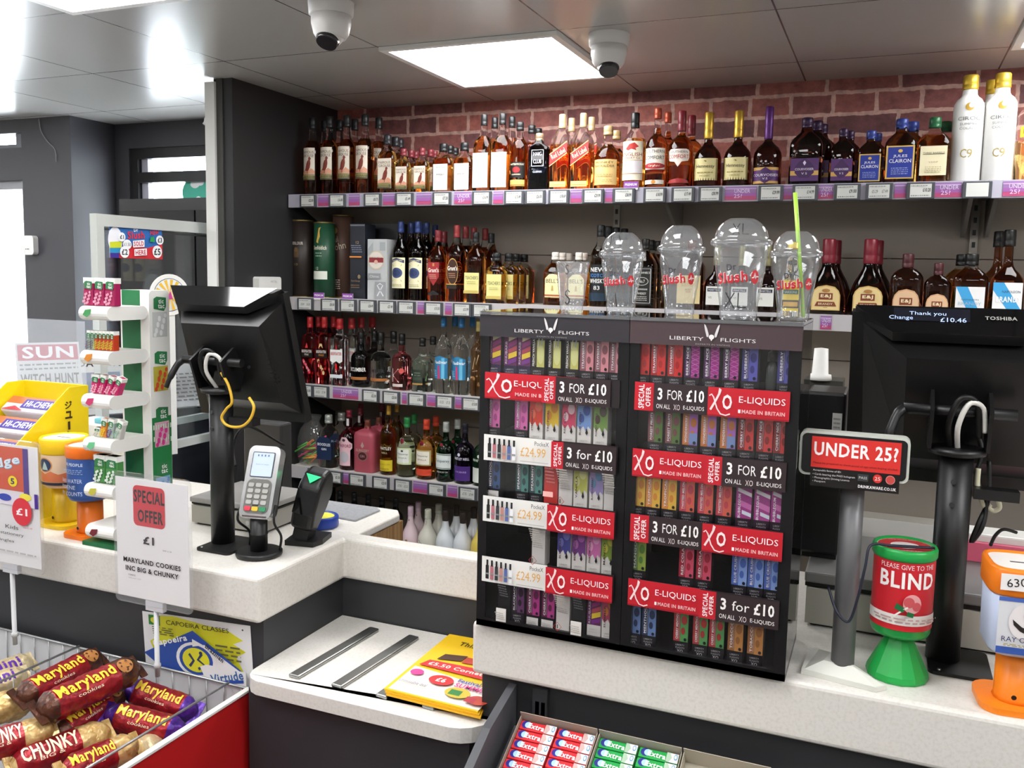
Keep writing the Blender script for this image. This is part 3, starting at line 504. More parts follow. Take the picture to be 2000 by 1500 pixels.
 'vlad': ('tall', 2, 1, CL, .8, (.36, .87, '#1f5f8e', .1), [(.20, .50, 1.35, [('p', [(0, 0), (0, .88), (.5, 1), (1, .88), (1, 0)], '#2f7fae'), ('r', .62, 0, .8, .9, '#69b4d4'), T_('Vladivar', .72, .92, .14, '#eef4f8', .5, 0, True), ('p', [(.4, .55), (.5, .6), (.55, .0), (.4, .0)], '#c23a6a'), *fine(.1, .4, 4, '#9ccbe0', .1, .36)])], 'vodka_bottle', 'clear vodka bottle with blue metallic label'),
 'goldrum': ('tall', 2, 1, (.55, .30, .12), .9, (.36, .86, '#9a8a52', .5), [(.30, .62, 1.1, [('l', [(.3, .2), (.5, .7), (.6, .4), (.8, .8)], .03, '#d8b88a'), ('l', [(.3, .1), (.7, .15)], .02, '#d8b88a')])], 'rum_bottle', 'amber frosted bottle beside the vape display'),
 # fourth shelf
 'boodles': ('flask', 2.6, .8, (.72, .82, .76), .5, (.38, .84, '#b9bcb6', .4), [(.16, .60, 1.55, [('p', [(0, 0), (0, .8), (.2, .97), (.5, 1), (.8, .97), (1, .8), (1, 0)], '#20304f'), T_('BOODLES', .66, .86, .12, '#e6e8ec', .5, 0, True), T_('GIN', .46, .34, .1, '#e6e8ec', .5, 0, True)])], 'gin_bottle', 'gin bottle with navy arched label'),
 'tinsford': ('dome', 2, 1, (.50, .04, .07), .86, (.30, .88, '#7a2030', 0), [(.08, .56, 1.2, [('p', [(.12, 0), (.12, .55), (0, .62), (0, .78), (.2, .86), (.35, 1), (.65, 1), (.8, .86), (1, .78), (1, .62), (.88, .55), (.88, 0)], '#e0b8c0'), T_('TINSFORD', .70, .86, .11, '#8d2440', .5, 0, True), ('e', .5, .30, .3, .2, '#b9b4ba'), ('e', .5, .9, .1, .05, '#3a2a30')]), (.74, .86, .66, band_label('#e4dfe2'))], 'gin_bottle', 'rounded red gin bottle with pink scroll label'),
 'slingsby': ('block', 5, .8, (.40, .07, .10), None, (.26, .84, '#7c4438', .2), [(.20, .60, 1.3, [('e', .5, .3, .34, .24, '#8d6a64'), ('e', .5, .3, .28, .19, '#4e1a24'), T_('SLINGSBY', .58, .9, .13, '#b89a90', .5, 0, True), ('p', [(.5, 1), (.62, .8), (.5, .68), (.38, .8)], '#b89a90'), T_('GIN', .3, .3, .12, '#b89a90')])], 'gin_bottle', 'square frosted red gin bottle'),
 'whitley': ('tall', 2, 1, (.62, .36, .08), .8, (.28, .86, '#c79a3e', .3), [(.06, .22, 1.35, band_label('#d8c02e', T_('QUINCE GIN', .6, .7, .14, '#8a7a1c'), *fine(.1, .3, 2, '#8a7a1c'))), (.30, .42, 1.35, [T_('WHITLEY', .72, .86, .36, '#f0ead8', .5, 0, True), T_('NEILL', .2, .4, .2, '#d8c8a0')])], 'gin_bottle', 'tall brown gin bottle with yellow lower label'),
 'tanqr': ('dome', 2, 1, (.78, .86, .70), .6, (.33, .83, '#2f8a4a', .1), [(.22, .50, 1.3, [('p', [(0, 0), (0, .92), (.1, 1), (.9, 1), (1, .92), (1, 0)], '#cfdcb0'), ('r', .14, .1, .86, .9, '#eceee6'), T_('Tanqueray', .62, .62, .14, '#3a4a3a'), T_('RANGPUR', .40, .5, .08, '#6a7a5a'), ('e', .5, .82, .07, .06, '#3a4a3a')]), (.56, .66, .5, [('e', .3, .5, .36, .5, '#8d2434')])], 'gin_bottle', 'clear gin bottle with green cap and red seal'),
 'tanqs': ('dome', 2, 1, (.86, .42, .08), .9, (.33, .83, '#d2452a', .1), [(.24, .50, 1.3, [('r', 0, 0, 1, 1, '#b9a870'), ('r', .1, .08, .9, .92, '#efe9da'), T_('Tanqueray', .62, .62, .14, '#4a3a2a'), T_('SEVILLA', .38, .5, .1, '#8a5a2a')]), (.07, .18, 1.35, band_label('#d2492e')), (.56, .66, .5, [('e', .3, .5, .36, .5, '#8d2434')])], 'gin_bottle', 'orange gin bottle with red cap and red seal'),
 'tanqg': ('dome', 2, 1, (.02, .16, .07), .95, (.33, .83, '#b9bdb9', .3), [(.22, .48, 1.35, [('r', 0, 0, 1, 1, '#dfe6e2'), ('r', 0, .04, 1, .08, '#1d4a34'), ('r', 0, .92, 1, .96, '#1d4a34'), T_('Tanqueray', .52, .8, .24, '#2a5a6a')]), (.15, .19, 1.0, [T_('LONDON DRY GIN', .5, .9, .7, '#cfd8d2')]), (.56, .66, .5, [('e', .3, .5, .36, .5, '#8d2434')])], 'gin_bottle', 'dark green gin bottle with silver cap and red seal'),
 'neill': ('dome', 2, 1, (.06, .03, .14), 1, (.30, .83, '#24222e', .1), [(.38, .52, 1.3, [T_('WHITLEY NEILL', .3, .92, .3, '#d8d4e4', .5, 0, True), ('e', .4, .78, .08, .2, '#d8d4e4')]), (.06, .30, 1.35, band_label('#4a2a78', T_('RHUBARB', .6, .6, .12, '#b8a0d8')))], 'gin_bottle', 'dark purple gin bottle'),
 'neillg': ('dome', 2, 1, (.03, .14, .06), 1, (.30, .83, '#22302a', .1), [(.38, .52, 1.3, [T_('WHITLEY', .3, .92, .3, '#d8e4d4', .5, 0, True), ('e', .5, .78, .08, .2, '#d8e4d4')]), (.06, .30, 1.35, band_label('#d8dcd4'))], 'gin_bottle', 'green gin bottle half hidden by the vape display'),
 'darkwine': ('std', 2, 1, (.03, .03, .03), 1, (.38, .84, '#161616', .1), [(.25, .5, 1.3, band_label('#2a2a2a', T_('LIQUEUR', .6, .7, .16, '#8a8a8a')))], 'liqueur_bottle', 'dark bottle on the lowest shelf'),
 'pinkcream': ('cream', 2, 1, (.80, .62, .66), None, (.34, .80, '#d8bccb', 0), [(.20, .34, .9, [('e', .5, .75, .12, .2, '#a8805a'), ('e', .42, .25, .06, .1, '#7a4a3a'), ('e', .62, .22, .05, .1, '#b83a4a')]), (.70, .74, .3, [('e', .5, .5, .3, .5, '#4a3a4a')])], 'cream_liqueur_bottle', 'pale pink cream liqueur bottle'),
 'cookiecream': ('cream', 2, 1, (.72, .70, .60), None, (.34, .80, '#cfd0bd', 0), [(.14, .40, 1.2, [('e', .15+.7*((i*37) % 11)/11, .1+.8*((i*29) % 11)/11, .035, .03, '#4a4438') for i in range(12)]), (.66, .78, .4, [('e', .1+.8*((i*5) % 7)/7, .1+.8*((i*3) % 7)/7, .08, .06, '#5a5448') for i in range(6)])], 'cream_liqueur_bottle', 'speckled cream liqueur bottle'),
 'coconut': ('cream', 2, 1, (.80, .83, .86), None, (.34, .78, '#3a302b', 0), [(.02, .22, 1.5, [*[('p', [(.04+i*.09, .4), (.10+i*.09, .95), (.13+i*.09, .4)], '#20242a') for i in range(10)], T_('MALIBU', .2, .9, .3, '#20242a', .5, 0, True)])], 'coconut_liqueur_bottle', 'white coconut liqueur bottle with dark brown cap'),
 'advocaat': ('cream', 2, 1, (.82, .62, .12), None, (.34, .80, '#c79a2a', 0), [(.03, .14, 1.4, band_label('#c2632a'))], 'cream_liqueur_bottle', 'yellow cream liqueur bottle half hidden by the vape display'),
}
PROTO = {}; USED = {}; FOOT = []
def lab(s):
    w = s.split(); 
    return ' '.join(w[:16])
def make_bottle(key, W, H):
    shape, ex, ry, liq, fill, (cr, cz, ccol, cmet), labels, nm, look = B[key]
    t = thing(nm, look, 'bottle'); R = W/2
    prof = [(r*R, z*H) for r, z in PROF[shape]]
    top = cz*H; pts = [p for p in prof if p[1] < top-.002*H]
    rl = pts[-1][0]
    pts.append((min(rl, cr*R*.9), top-.001)) ; pts.append((min(rl, cr*R*.88), top+.006))
    if fill is None: mz = lambda z: M(liq, .25 if key != 'slingsby' else .45, spec=.6)
    else:
        ml = M(liq, .02, trans=1.0, ior=1.36); mc = M((.94, .96, .95), .02, trans=1.0, ior=1.12)
        fz = fill*H
        if fill < 1: # cut the profile at the liquid level so the colour changes there
            for i in range(len(pts)-1):
                if pts[i][1] < fz < pts[i+1][1]:
                    q = (fz-pts[i][1])/(pts[i+1][1]-pts[i][1]); pts.insert(i+1, (pts[i][0]+q*(pts[i+1][0]-pts[i][0]), fz)); break
        mz = lambda z: ml if z < fz else mc
    exf = ex
    necked = lambda r, z: 1.0 if r < R*.45 else ry + (1-ry)*max(0, min(1, (R*.75-r)/(R*.3)))
    mb = MB(); mb.lathe(pts, None, 32 if ex < 3 else 40, ex, necked if ry != 1 else 1.0, matz=mz); mb.build('bottle_glass', t)
    c = M(ccol, .35, cmet); z1 = H; cb = MB(); r = cr*R
    cp = [(r*.97, top), (r, top+.002), (r, top+(H-top)*.30), (r*.95, top+(H-top)*.33), (r*.99, top+(H-top)*.37), (r*.97, H-.003), (r*.86, H)]
    cb.lathe(cp, c, 22); cb.build('cap', t)
    for z0, z1, wf, els in labels:
        zm = (z0+z1)/2*H; rr = R
        for i in range(len(prof)-1):
            if prof[i][1] <= zm <= prof[i+1][1]:
                q = (zm-prof[i][1])/(prof[i+1][1]-prof[i][1]); rr = prof[i][0]+q*(prof[i+1][0]-prof[i][0])
        h = (z1-z0)*H
        if ex < 3.0 and ry == 1: decal('paper_label', t, min(wf*1.5, 2.5)*rr, h, els, (0, 0, z0*H), R=rr+.0004)
        else: decal('paper_label', t, min(wf*1.1, 1.8)*R, h, els, (0, -rr*necked(rr, zm)-.0004, z0*H))
    return t
def place(key, cx, wpx, ytop, shelf_no, backs=(), note='', W=None, H=None, front_y=None, turn=0.0, ybase=None):
    z = SHZ[shelf_no]; yb = {1: 378, 2: 590, 3: 765, 4: 930, 5: 1110}[shelf_no] if ybase is None else ybase
    look = B[key][8]; ry = B[key][2]
    Y = (front_y or SH_Y+.014)+.04
    if key not in PROTO:
        p = at(cx, (ytop+yb)/2, y=Y); W = W or wpx*dist(p)/FOC*.985
        Y = (front_y or SH_Y+.014)+W/2*ry; H = H or at(cx, ytop, y=Y).z-z
        PROTO[key] = (make_bottle(key, W, H), W, H); first = True; USED[key] = 0
    else: first = False
    t, W, H = PROTO[key]; Y = (front_y or SH_Y+.014)+W/2*ry
    p = at(cx, (ytop+yb)/2, y=Y); loc = (p.x, Y, z+.0005); USED[key] += 1
    shelfname = {1: 'top shelf', 2: 'second shelf', 3: 'third shelf', 4: 'fourth shelf', 5: 'lowest shelf'}[shelf_no]
    label = lab(look+(', '+note if note else '')+('' if 'shelf' in look+note or len((look+note).split()) > 11 else ', '+shelfname))
    grp = look+'s' if False else None
    if first:
        t.location = loc; t['label'] = label
    else: t = dup(t, loc, label)
    if turn: t.rotation_euler = (0, 0, turn)
    pitch = W*ry+.008; FOOT.append((t, W/2, W/2*ry, shelf_no, 0))
    short = ' '.join(look.split()[:5])
    for k, (bx, by) in enumerate(backs):
        yy = min(Y+pitch*(k+1), 3.325-W/2*ry); q = at(bx, by, y=yy)
        d = dup(PROTO[key][0], (q.x, yy, z+.0005), lab('bottle %s behind the %s' % (['right', 'second', 'third', 'fourth'][k]+('' if k == 0 else ' back'), look)+(' '+note if note else '')))
        FOOT.append((d, W/2, W/2*ry, shelf_no, k+1))
    return t
ALLB = []
LM = lambda n: ['leftmost of '+n, 'second of '+n, 'third of '+n, 'rightmost of '+n]
n4 = LM('four')
for (cx, yt, bk), nt in zip(((611, 230, [(637, 236)]), (644, 228, [(661, 250)]), (678, 238, [(693, 251)]), (713, 237, [(740, 245)])), n4): place('grouse70', cx, 35, yt, 1, bk, nt)
place('grouse35', 757, 37, 264, 1, [(773, 285), (782, 257)], 'beside the tall ones')
place('grouse20', 788, 30, 291, 1, [(803, 296), (812, 300)], 'left one')
place('grouse20', 824, 30, 292, 1, [(841, 297), (851, 300)], 'right one')
place('plain35', 866, 42, 281, 1, [(879, 285), (887, 289)], 'left one'); place('plain35', 907, 40, 279, 1, (), 'right one')
place('plain70', 945, 37, 224, 1, [(967, 232)], 'left one'); place('plain70', 981, 37, 221, 1, [(1000, 245)], 'right one')
place('mackay', 1015, 36, 239, 1, [(1039, 248), (1052, 254)]); place('haig', 1053, 42, 261, 1)
place('red', 1097, 40, 224, 1, [(1117, 233)], 'left one'); place('red', 1138, 41, 221, 1, [(1156, 229)], 'right one')
place('monkey', 1187, 52, 247, 1, [(1204, 255)]); place('english', 1239, 45, 221, 1)
place('soco1', 1283, 44, 212, 1, [(1308, 233)]); place('soco2', 1330, 49, 217, 1, [(1348, 235)])
place('henn', 1383, 55, 220, 1, [], 'left one'); place('henn', 1441, 55, 218, 1, [], 'right one')
place('courvtall', 1500, 55, 209, 1); place('courv35', 1574, 62, 231, 1, [(1597, 241), (1607, 246)]); place('courv20', 1645, 46, 252, 1, [(1661, 259)])
place('jules20', 1699, 45, 256, 1, [(1714, 258)]); place('jules35', 1761, 58, 233, 1, [(1783, 252)]); place('barrels', 1829, 60, 230, 1, [(1849, 246)])
place('ciroc', 1893, 56, 148, 1, [(1942, 156)], 'left one'); place('ciroc', 1951, 56, 144, 1, (), 'right one')
place('yellow', 1999, 50, 177, 1)
# second shelf
place('clay', 783, 34, 433, 2, [(808, 436), (830, 438), (850, 441)], 'left one'); place('clay', 816, 34, 443, 2, [(829, 450)], 'right one')
place('grantred', 855, 36, 450, 2, [(868, 453)]); place('grantdark', 892, 36, 440, 2, [(910, 444), (926, 446), (948, 448)])
place('teach70', 929, 40, 454, 2, [(960, 457)]); place('teach35', 970, 42, 494, 2, [(994, 495), (1008, 496), (1024, 497)])
place('bells', 1084, 44, 493, 2, [(1100, 495), (1112, 496)], 'left of the small cup'); place('bells', 1130, 44, 493, 2, [(1140, 497)], 'behind the small cup')
place('newscotch', 1172, 38, 440, 2, [(1189, 443), (1204, 445), (1220, 448)], 'left of the medium cup')
place('jack', 1260, 44, 467, 2, [(1272, 470), (1286, 472)], 'right of the medium cup')
place('cream_lab', 1352, 52, 470, 2, (), '')
place('martell', 1400, 48, 480, 2, (), 'left of the extra large cup'); place('martell', 1448, 48, 480, 2, (), 'behind the extra large cup'); place('martell', 1497, 48, 480, 2, (), 'left of the straw cup')
place('ej70', 1622, 76, 467, 2, [(1632, 470)], 'left one', ybase=600); place('ej70', 1700, 76, 466, 2, [(1714, 468)], 'right one', ybase=600)
B['ej20'] = B['ej35'][:8]+('smaller brandy flask with copper arched label, partly behind the till',)
place('ej35', 1772, 60, 496, 2, [], '', ybase=605); place('ej20', 1833, 50, 514, 2, [], '', ybase=605)
place('nap35', 1893, 64, 496, 2, [(1884, 499)], '', ybase=605); place('nap70', 1960, 64, 449, 2, [(1950, 453)], '', ybase=605)
# third shelf
place('beefpink', 606, 28, 619, 3, [(622, 622)]); place('beeforange', 634, 28, 619, 3, [(652, 622)]); place('beefclear', 664, 32, 622, 3, [(690, 625), (709, 628), (727, 630)])
place('cucumber', 705, 40, 648, 3, [(731, 646)]); place('umber', 744, 40, 649, 3, [(769, 647)]); place('pinkk', 785, 40, 652, 3); place('botanic', 825, 44, 660, 3, [(846, 658)])
place('vlad', 866, 33, 619, 3, [(889, 624)], 'left one'); place('vlad', 901, 34, 625, 3, [(923, 628)], 'right one'); place('goldrum', 934, 30, 627, 3)
# fourth shelf
place('boodles', 642, 40, 810, 4, [(667, 806)]); place('tinsford', 682, 38, 801, 4, [(704, 796), (725, 792), (744, 790)]); place('slingsby', 718, 47, 820, 4, [(740, 817)])
place('whitley', 759, 33, 791, 4, [(783, 795)]); place('tanqr', 795, 39, 815, 4, [(800, 803)]); place('tanqs', 833, 40, 819, 4, [(852, 812)]); place('tanqg', 871, 38, 824, 4, [(894, 816)]); place('neill', 910, 40, 826, 4); place('neillg', 941, 38, 828, 4)
# lowest shelf
FY = SH_Y-.02
place('pinkcream', 801, 34, 989, 5, [(817, 978)], '', ybase=1120); place('cookiecream', 831, 40, 994, 5, [(857, 984)], '', ybase=1120)
place('coconut', 869, 38, 996, 5, [(892, 988)], 'left one', ybase=1120); place('coconut', 903, 38, 1001, 5, [(925, 993)], 'right one', ybase=1120); place('advocaat', 938, 38, 1004, 5, (), '', ybase=1120)
for i, cx in enumerate((636, 664, 692, 720, 748, 776)):
    place('darkwine', cx, 30, 955+i*5, 5, (), ORD[i]+' from the left, beyond the scale plate', ybase=1100)
def settle():
    # nudge neighbours until no two footprints share space
    for _ in range(120):
        moved = False
        for s in (1, 2, 3, 4, 5):
            L = [f for f in FOOT if f[3] == s]
            for i in range(len(L)):
                for j in range(i+1, len(L)):
                    a, b = L[i], L[j]; dx = b[0].location.x-a[0].location.x; dy = b[0].location.y-a[0].location.y
                    ox = a[1]+b[1]+.001-abs(dx); oy = a[2]+b[2]+.001-abs(dy)
                    if ox <= 0 or oy <= 0: continue
                    moved = True; back = b if dy > 0 else a; top_ = 3.33-back[2]
                    if a[4] != b[4] and oy < ox*1.5 and back[0].location.y+oy <= top_: back[0].location.y += oy
                    else:
                        k = 1 if dx > 0 else -1; wa, wb = (.5, .5) if a[4] == b[4] else ((.1, .9) if a[4] == 0 else (.9, .1))
                        a[0].location.x -= k*ox*wa; b[0].location.x += k*ox*wb
            for f in L: f[0].location.x = max(f[0].location.x, -2.254+f[1])
        if not moved: break
# gift tubes and cartons on the second shelf
def tube_box(cx, w, yt, col, els, label, row=0, rim='#8a7a4a'):
    Y = SH_Y+.06+row; p = at(cx, (yt+582)/2, y=Y); R = w*dist(p)/FOC/2; H = at(cx, yt, y=Y).z-SHZ[2]-.0005
    t = thing('gift_tube', label, 'gift tube', (p.x, Y, SHZ[2]+.0005), group='whisky gift tubes')
    MB().lathe([(R, .006), (R, H-.006)], M(col, .45), 36).build('tube_wall', t)
    MB().lathe([(R*1.02, H-.007), (R*1.02, H-.001), (R*.97, H)], M(rim, .35, .7), 36).build('lid', t); MB().lathe([(R*1.02, 0), (R*1.02, .006)], M(rim, .35, .7), 36).build('base_rim', t)
    decal('print', t, 1.7*R, H*.9, els, (0, 0, H*.05), R=R+.0003)
tube_box(591, 42, 430, '#2b2320', [T_('ABERLOUR', .72, .8, .045, '#b8b0a6', .5, 0, True), ('r', .36, .52, .66, .64, '#5a4630'), ('r', .42, .6, .6, .66, '#6e5638'), T_('10', .42, .22, .035, '#8a7450')], 'dark brown whisky gift tube, leftmost on the second shelf')
tube_box(634, 41, 434, '#1d4a33', [T_('Glenfiddich', .68, .92, .06, '#d8d4c4', .5, 0, True), ('p', [(.36, .76), (.46, .86), (.52, .96), (.66, .98), (.58, .92), (.60, .84), (.5, .78), (.5, .74)], '#c9a84e'), ('r', 0, .22, 1, .34, '#d5d8cc'), T_('12', .38, .16, .04, '#d8d4c4', .42), *fine(.54, .62, 2, '#8aa890', .3, .7)], 'green whisky gift tube with white band on the second shelf')
tube_box(670, 40, 420, '#5a4138', [T_('Paul', .72, .5, .08, '#d8c8b0', .3, 14), T_('John', .62, .8, .12, '#d8c8b0', .6, 14), ('e', .4, .84, .12, .04, '#c9a04a'), *fine(.06, .2, 5, '#c8b8a8', .05, .7)], 'tall brown whisky gift tube behind a purple premium tag', .088)
def carton(cx, w, yt, col, els, label, depth=.08, row=0, name='gift_box', cat='gift box', front_y=None):
    Y = (front_y or SH_Y+.014)+row; p = at(cx, (yt+585)/2, y=Y); W = w*dist(p)/FOC*1.02; H = at(cx, yt, y=Y).z-SHZ[2]-.0005
    t = thing(name, label, cat, (p.x, Y+depth/2, SHZ[2]+.0005)); MB().box((0, 0, H/2), (W, depth, H), M(col, .4), bev=.0012).build('carton', t)
    decal('print', t, W*.98, H*.98, els, (0, -depth/2-.0002, H*.01))
carton(698, 33, 437, '#1f232c', [('r', 0, .98, 1, 1, '#6a6e78'), T_('12', .76, .2, .035, '#c9a070'), *fine(.62, .73, 4, '#8a94aa', .15, .85), ('r', .08, .555, .9, .575, '#d0863a'), T_('David George', .24, .6, .03, '#a8845a'), *fine(.14, .2, 2, '#8a6a4a'), ('e', .8, .30, .1, .028, '#8a7a5a')], 'slim dark blue whisky box with copper line on the second shelf')
carton(736, 42, 467, '#b7babb', [('p', [(.0, .84), (.3, .96), (.3, .8), (.0, .72)], '#9fa4a6'), ('r', .66, .82, .96, .96, '#9fa4a6'), ('e', .47, .66, .42, .16, '#c9b8a0'), ('e', .47, .66, .38, .14, '#d8d0c4'), ('r', .1, .62, .86, .70, '#8a2a30'), T_('CHIVAS REGAL', .70, .7, .03, '#8a2a30', .47), ('e', .47, .63, .1, .035, '#d8a89a'), ('r', .04, .34, .72, .44, '#8d9193'), T_('Chivas', .39, .5, .04, '#d5d7d8', .38), ('r', .42, .0, 1, .3, '#97999b'), ('l', [(.55, .06), (.85, .24), (.7, .27), (.55, .24), (.88, .06)], .02, '#d8dadb')], 'silver whisky box with crest on the second shelf')
carton(752, 60, 436, '#15161a', [], 'black whisky box standing behind the silver one', .07, .12)

settle()

# ================================================================== SHELF EDGE TICKETS
TAGF = M('#44474c', .4)
def ticket(cx, cy, shelf_no, price, k, two=None, w=.078, name='top'):
    z = SHZ[shelf_no]; y = SH_Y-.0135; p = at(cx, cy, y=y)
    t = thing('price_tag', lab('grey price tag on the %s shelf edge, %s from left, %s' % (name, ORD[k], 'reading '+price if price else 'its screen blank')), 'price tag', (p.x, y, z-.024), group='price tags on the %s shelf' % name)
    MB().box((0, -.004, 0), (w, .008, .050), TAGF, bev=.0015).build('tag_frame', t)
    e = [('r', 0, 0, 1, 1, '#c9cac6')]
    if price and not two: e.append(T_(price, .55, .36, .28, '#1c1c1c', .78, 0, True))
    if two: e += [T_(two[0], .5, .28, .24, '#2a2a2a', .3), T_(two[1], .5, .28, .24, '#2a2a2a', .78)]
    if price: e += fine(.78, .95, 1, '#8a8a88', .05, .8)+fine(.05, .2, 1, '#6a6a68', .05, .9)
    decal('tag_screen', t, w*.76, .040, e, (0, -.0082, -.020))
for k, (cx, pr_) in enumerate(zip((603, 660, 729, 791, 864, 942, 1005, 1046, 1092, 1159, 1219, 1279, 1334, 1387, 1505, 1572, 1654, 1716, 1797, 1907),
        ('£22.00', '£16.00', '£8.75', '£5.49', '£7.20', '£16.99', '£15.49', '£26.00', '£18.69', '£29.99', '£30.99', '£18.99', '£17.49', '£30.99', '£29.99', '£14.99', '£9.00', '£5.29 £7.49', '£10.20', ''))):
    ticket(cx, 390, 1, pr_, k, pr_.split() if ' ' in pr_ else None)
for k, (cx, pr_) in enumerate(zip((598, 644, 681, 719, 757, 795, 848, 904, 942), ('£28.49 £16.00', '£30.00', '£27.00', '£28.49', '£27.49', '£16.00', '£15.50', '£13.99', '£8.50'))):
    ticket(cx, 600, 2, pr_, k, pr_.split() if ' ' in pr_ else None, name='second')
for k, (cx, pr_) in enumerate(zip((598, 628, 725, 765, 815, 870, 921), ('£18.00', '£4.25 £7.49', '£22.00', '£20.00', '£18.25', '£5.25 £7.25', '£15.00'))):
    ticket(cx, 780, 3, pr_, k, pr_.split() if ' ' in pr_ else None, name='third')
for k, (cx, pr_) in enumerate(zip((618, 655, 699, 745, 788, 854, 915), ('£25.00', '£21.50', '£26.00', '£22.00', '£7.00 £5.25', '£23.00', '£7.75 £7.49'))):
    ticket(cx, 935, 4, pr_, k, pr_.split() if ' ' in pr_ else None, name='fourth')
def promo(cx, cy, wpx, shelf_no, label, big=True):
    y = SH_Y-.0128; z = SHZ[shelf_no]; p = at(cx, cy, y=y); w = wpx*dist(p)/FOC*1.04
    t = thing('promo_strip', label, 'shelf strip', (p.x, y, z-.044), group='purple age check strips')
    MB().box((0, -.0004, .022), (w, .0008, .044), M('#8d6a9c', .4)).build('strip_card', t)
    e = [('r', 0, 0, 1, .3, '#a8446c'), ('r', 0, .3, 1, .55, '#94579a'), ('r', 0, .8, 1, .86, '#c4a8d0')]
    if big: e += [T_('UNDER', .66, min(.8, .05/w), .28, '#d8c4e4', .55), T_('25?', .30, min(.5, .026/w), .28, '#d8c4e4', .42)]
    decal('print', t, w, .044, e, (0, -.0009, 0))
for cx, w, b, lb in ((632, 24, 0, 'between first two tags'), (692, 24, 0, 'between second and third tags'), (760, 26, 0, 'left of the fourth tag'), (828, 32, 0, 'left of the fifth tag'), (904, 36, 1, 'left of the sixth tag'), (973, 20, 0, 'right of the sixth tag'), (1125, 22, 0, 'below the two red label bottles'), (1189, 14, 0, 'left of the tag under the dragon bottle'), (1446, 58, 1, 'below the two gold necked cognacs'), (1540, 26, 0, 'above the green straw'), (1612, 26, 1, 'below the small purple flask'), (1757, 20, 0, 'below the larger blue brandy'), (1850, 46, 1, 'left of the blank tag'), (1985, 48, 1, 'at the right edge of the picture')):
    promo(cx, 392, w, 1, lab('purple pink age check strip on the top shelf edge, '+lb), b)
for s, n, rows in ((2, 'second', ((822, 14), (876, 14))), (3, 'third', ((675, 56), (790, 10), (843, 18), (896, 14))), (4, 'fourth', ((676, 12), (821, 30), (884, 20)))):
    for k, (cx, w) in enumerate(rows): promo(cx, {2: 605, 3: 775, 4: 940}[s], w, s, 'purple pink strip on the %s shelf edge, %s from left' % (n, ORD[k]), w > 40)
promo(1613, 632, 20, 2, 'purple pink strip on the second shelf, seen between vape display and till', True)
for cx, cy, s, lb in ((1232, 370, 1, 'purple premium tag below the dragon label bottle'), (623, 581, 2, 'left purple premium tag on the second shelf'), (679, 580, 2, 'right purple premium tag on the second shelf')):
    y = SH_Y-.016; p = at(cx, cy, y=y); t = thing('premium_tag', lb, 'shelf tag', (p.x, y, SHZ[s]-.004), group='purple premium tags')
    MB().box((0, 0, .014), (.050, .0012, .028), M('#e6e2e8', .4)).build('tag_card', t)
    decal('print', t, .05, .028, [('r', 0, .25, 1, 1, '#8d4aa6'), T_('PREMIUM', .62, .82, .3, '#f4eef6', .5, 0, True)], (0, -.0008, 0))

# ================================================================== VAPE DISPLAYS
DY0, DY1, DZ0, DZ1 = 1.500, 1.70, .9505, 1.553
ACR = clear_mat('display_acrylic', (.80, .80, .82), 1.5); PANE = clear_mat('front_pane', (.95, .95, .96), .9)
DK2 = M('#131214', .3)
XOA = [('l', [(.08, .22), (.20, .50), (.32, .82)], .07, '#f0d8d8'), ('l', [(.04, .70), (.10, .76), (.16, .66), (.26, .28), (.36, .10), (.50, .06), (.62, .12)], .045, '#f0d8d8'), ('p', [(.28, .80), (.30, .99), (.37, .93), (.35, .82)], '#f0d8d8')]
def xo(x0, x1):
    s = x1-x0
    f = lambda e: (e[0], [(x0+x*s*.46, z) for x, z in e[1]])+e[2:]
    return [('r', x0, 0, x1, 1, '#c0222f'), ('r', x0, .0, x1, .06, '#9c1a26')]+[f(e) for e in XOA]+[T_('O', .52, s*.12, .52, '#f4e0e0', x0+s*.245, 0, True), T_('E-LIQUIDS', .62, s*.56, .26, '#f6eaea', x0+s*.67), T_('MADE IN BRITAIN', .24, s*.52, .13, '#e8b8b8', x0+s*.69, 0, True), ('r', x0+s*.385, .18, x0+s*.415, .30, '#f6eaea')]
def special(x0, x1): return [('r', x0, 0, x1, 1, '#c0222f'), ('t', 'SPECIAL', x0+(x1-x0)*.36, .5, .86, (x1-x0)*.30, '#f4e2e2', 90, True), ('t', 'OFFER', x0+(x1-x0)*.72, .5, .70, (x1-x0)*.26, '#f4e2e2', 90, True)]
def three(x0, x1, wd='FOR'):
    s = x1-x0
    return [('r', x0, 0, x1, 1, '#352a2c'), T_('3', .63, s*.09, .42, '#f4f0ee', x0+s*.12, 0, True), T_(wd, .62, s*.28, .34, '#f4f0ee', x0+s*.40), T_('£10', .63, s*.32, .42, '#f4f0ee', x0+s*.77, 0, True), T_('ON ALL', .20, s*.26, .16, '#f4f0ee', x0+s*.19), T_('XO', .20, s*.12, .2, '#e0d4d2', x0+s*.44), T_('E-LIQUIDS', .20, s*.38, .16, '#f4f0ee', x0+s*.75)]
def pocket(x0, x1):
    s = x1-x0; e = [('r', x0, 0, x1, 1, '#e4e2de')]
    for i, c in enumerate(('#2a2a2c', '#b8707a', '#3a3a3e', '#c08a80', '#5a6aa0', '#e8e8ea')):
        xx = x0+s*(.06+.075*i); e += [('r', xx, .12, xx+s*.05, .66, c), ('r', xx+s*.012, .64, xx+s*.042, .88, '#242426'), ('r', xx, .3, xx+s*.05, .36, '#8a8a8c')]
    return e+[T_('PockeX', .84, s*.2, .16, '#3a3a3c', x0+s*.86), T_('£24.99', .5, s*.36, .34, '#d8a45a', x0+s*.74), *[('r', x0+s*.56, .12, x0+s*.96, .15, '#b8b6b2')]]
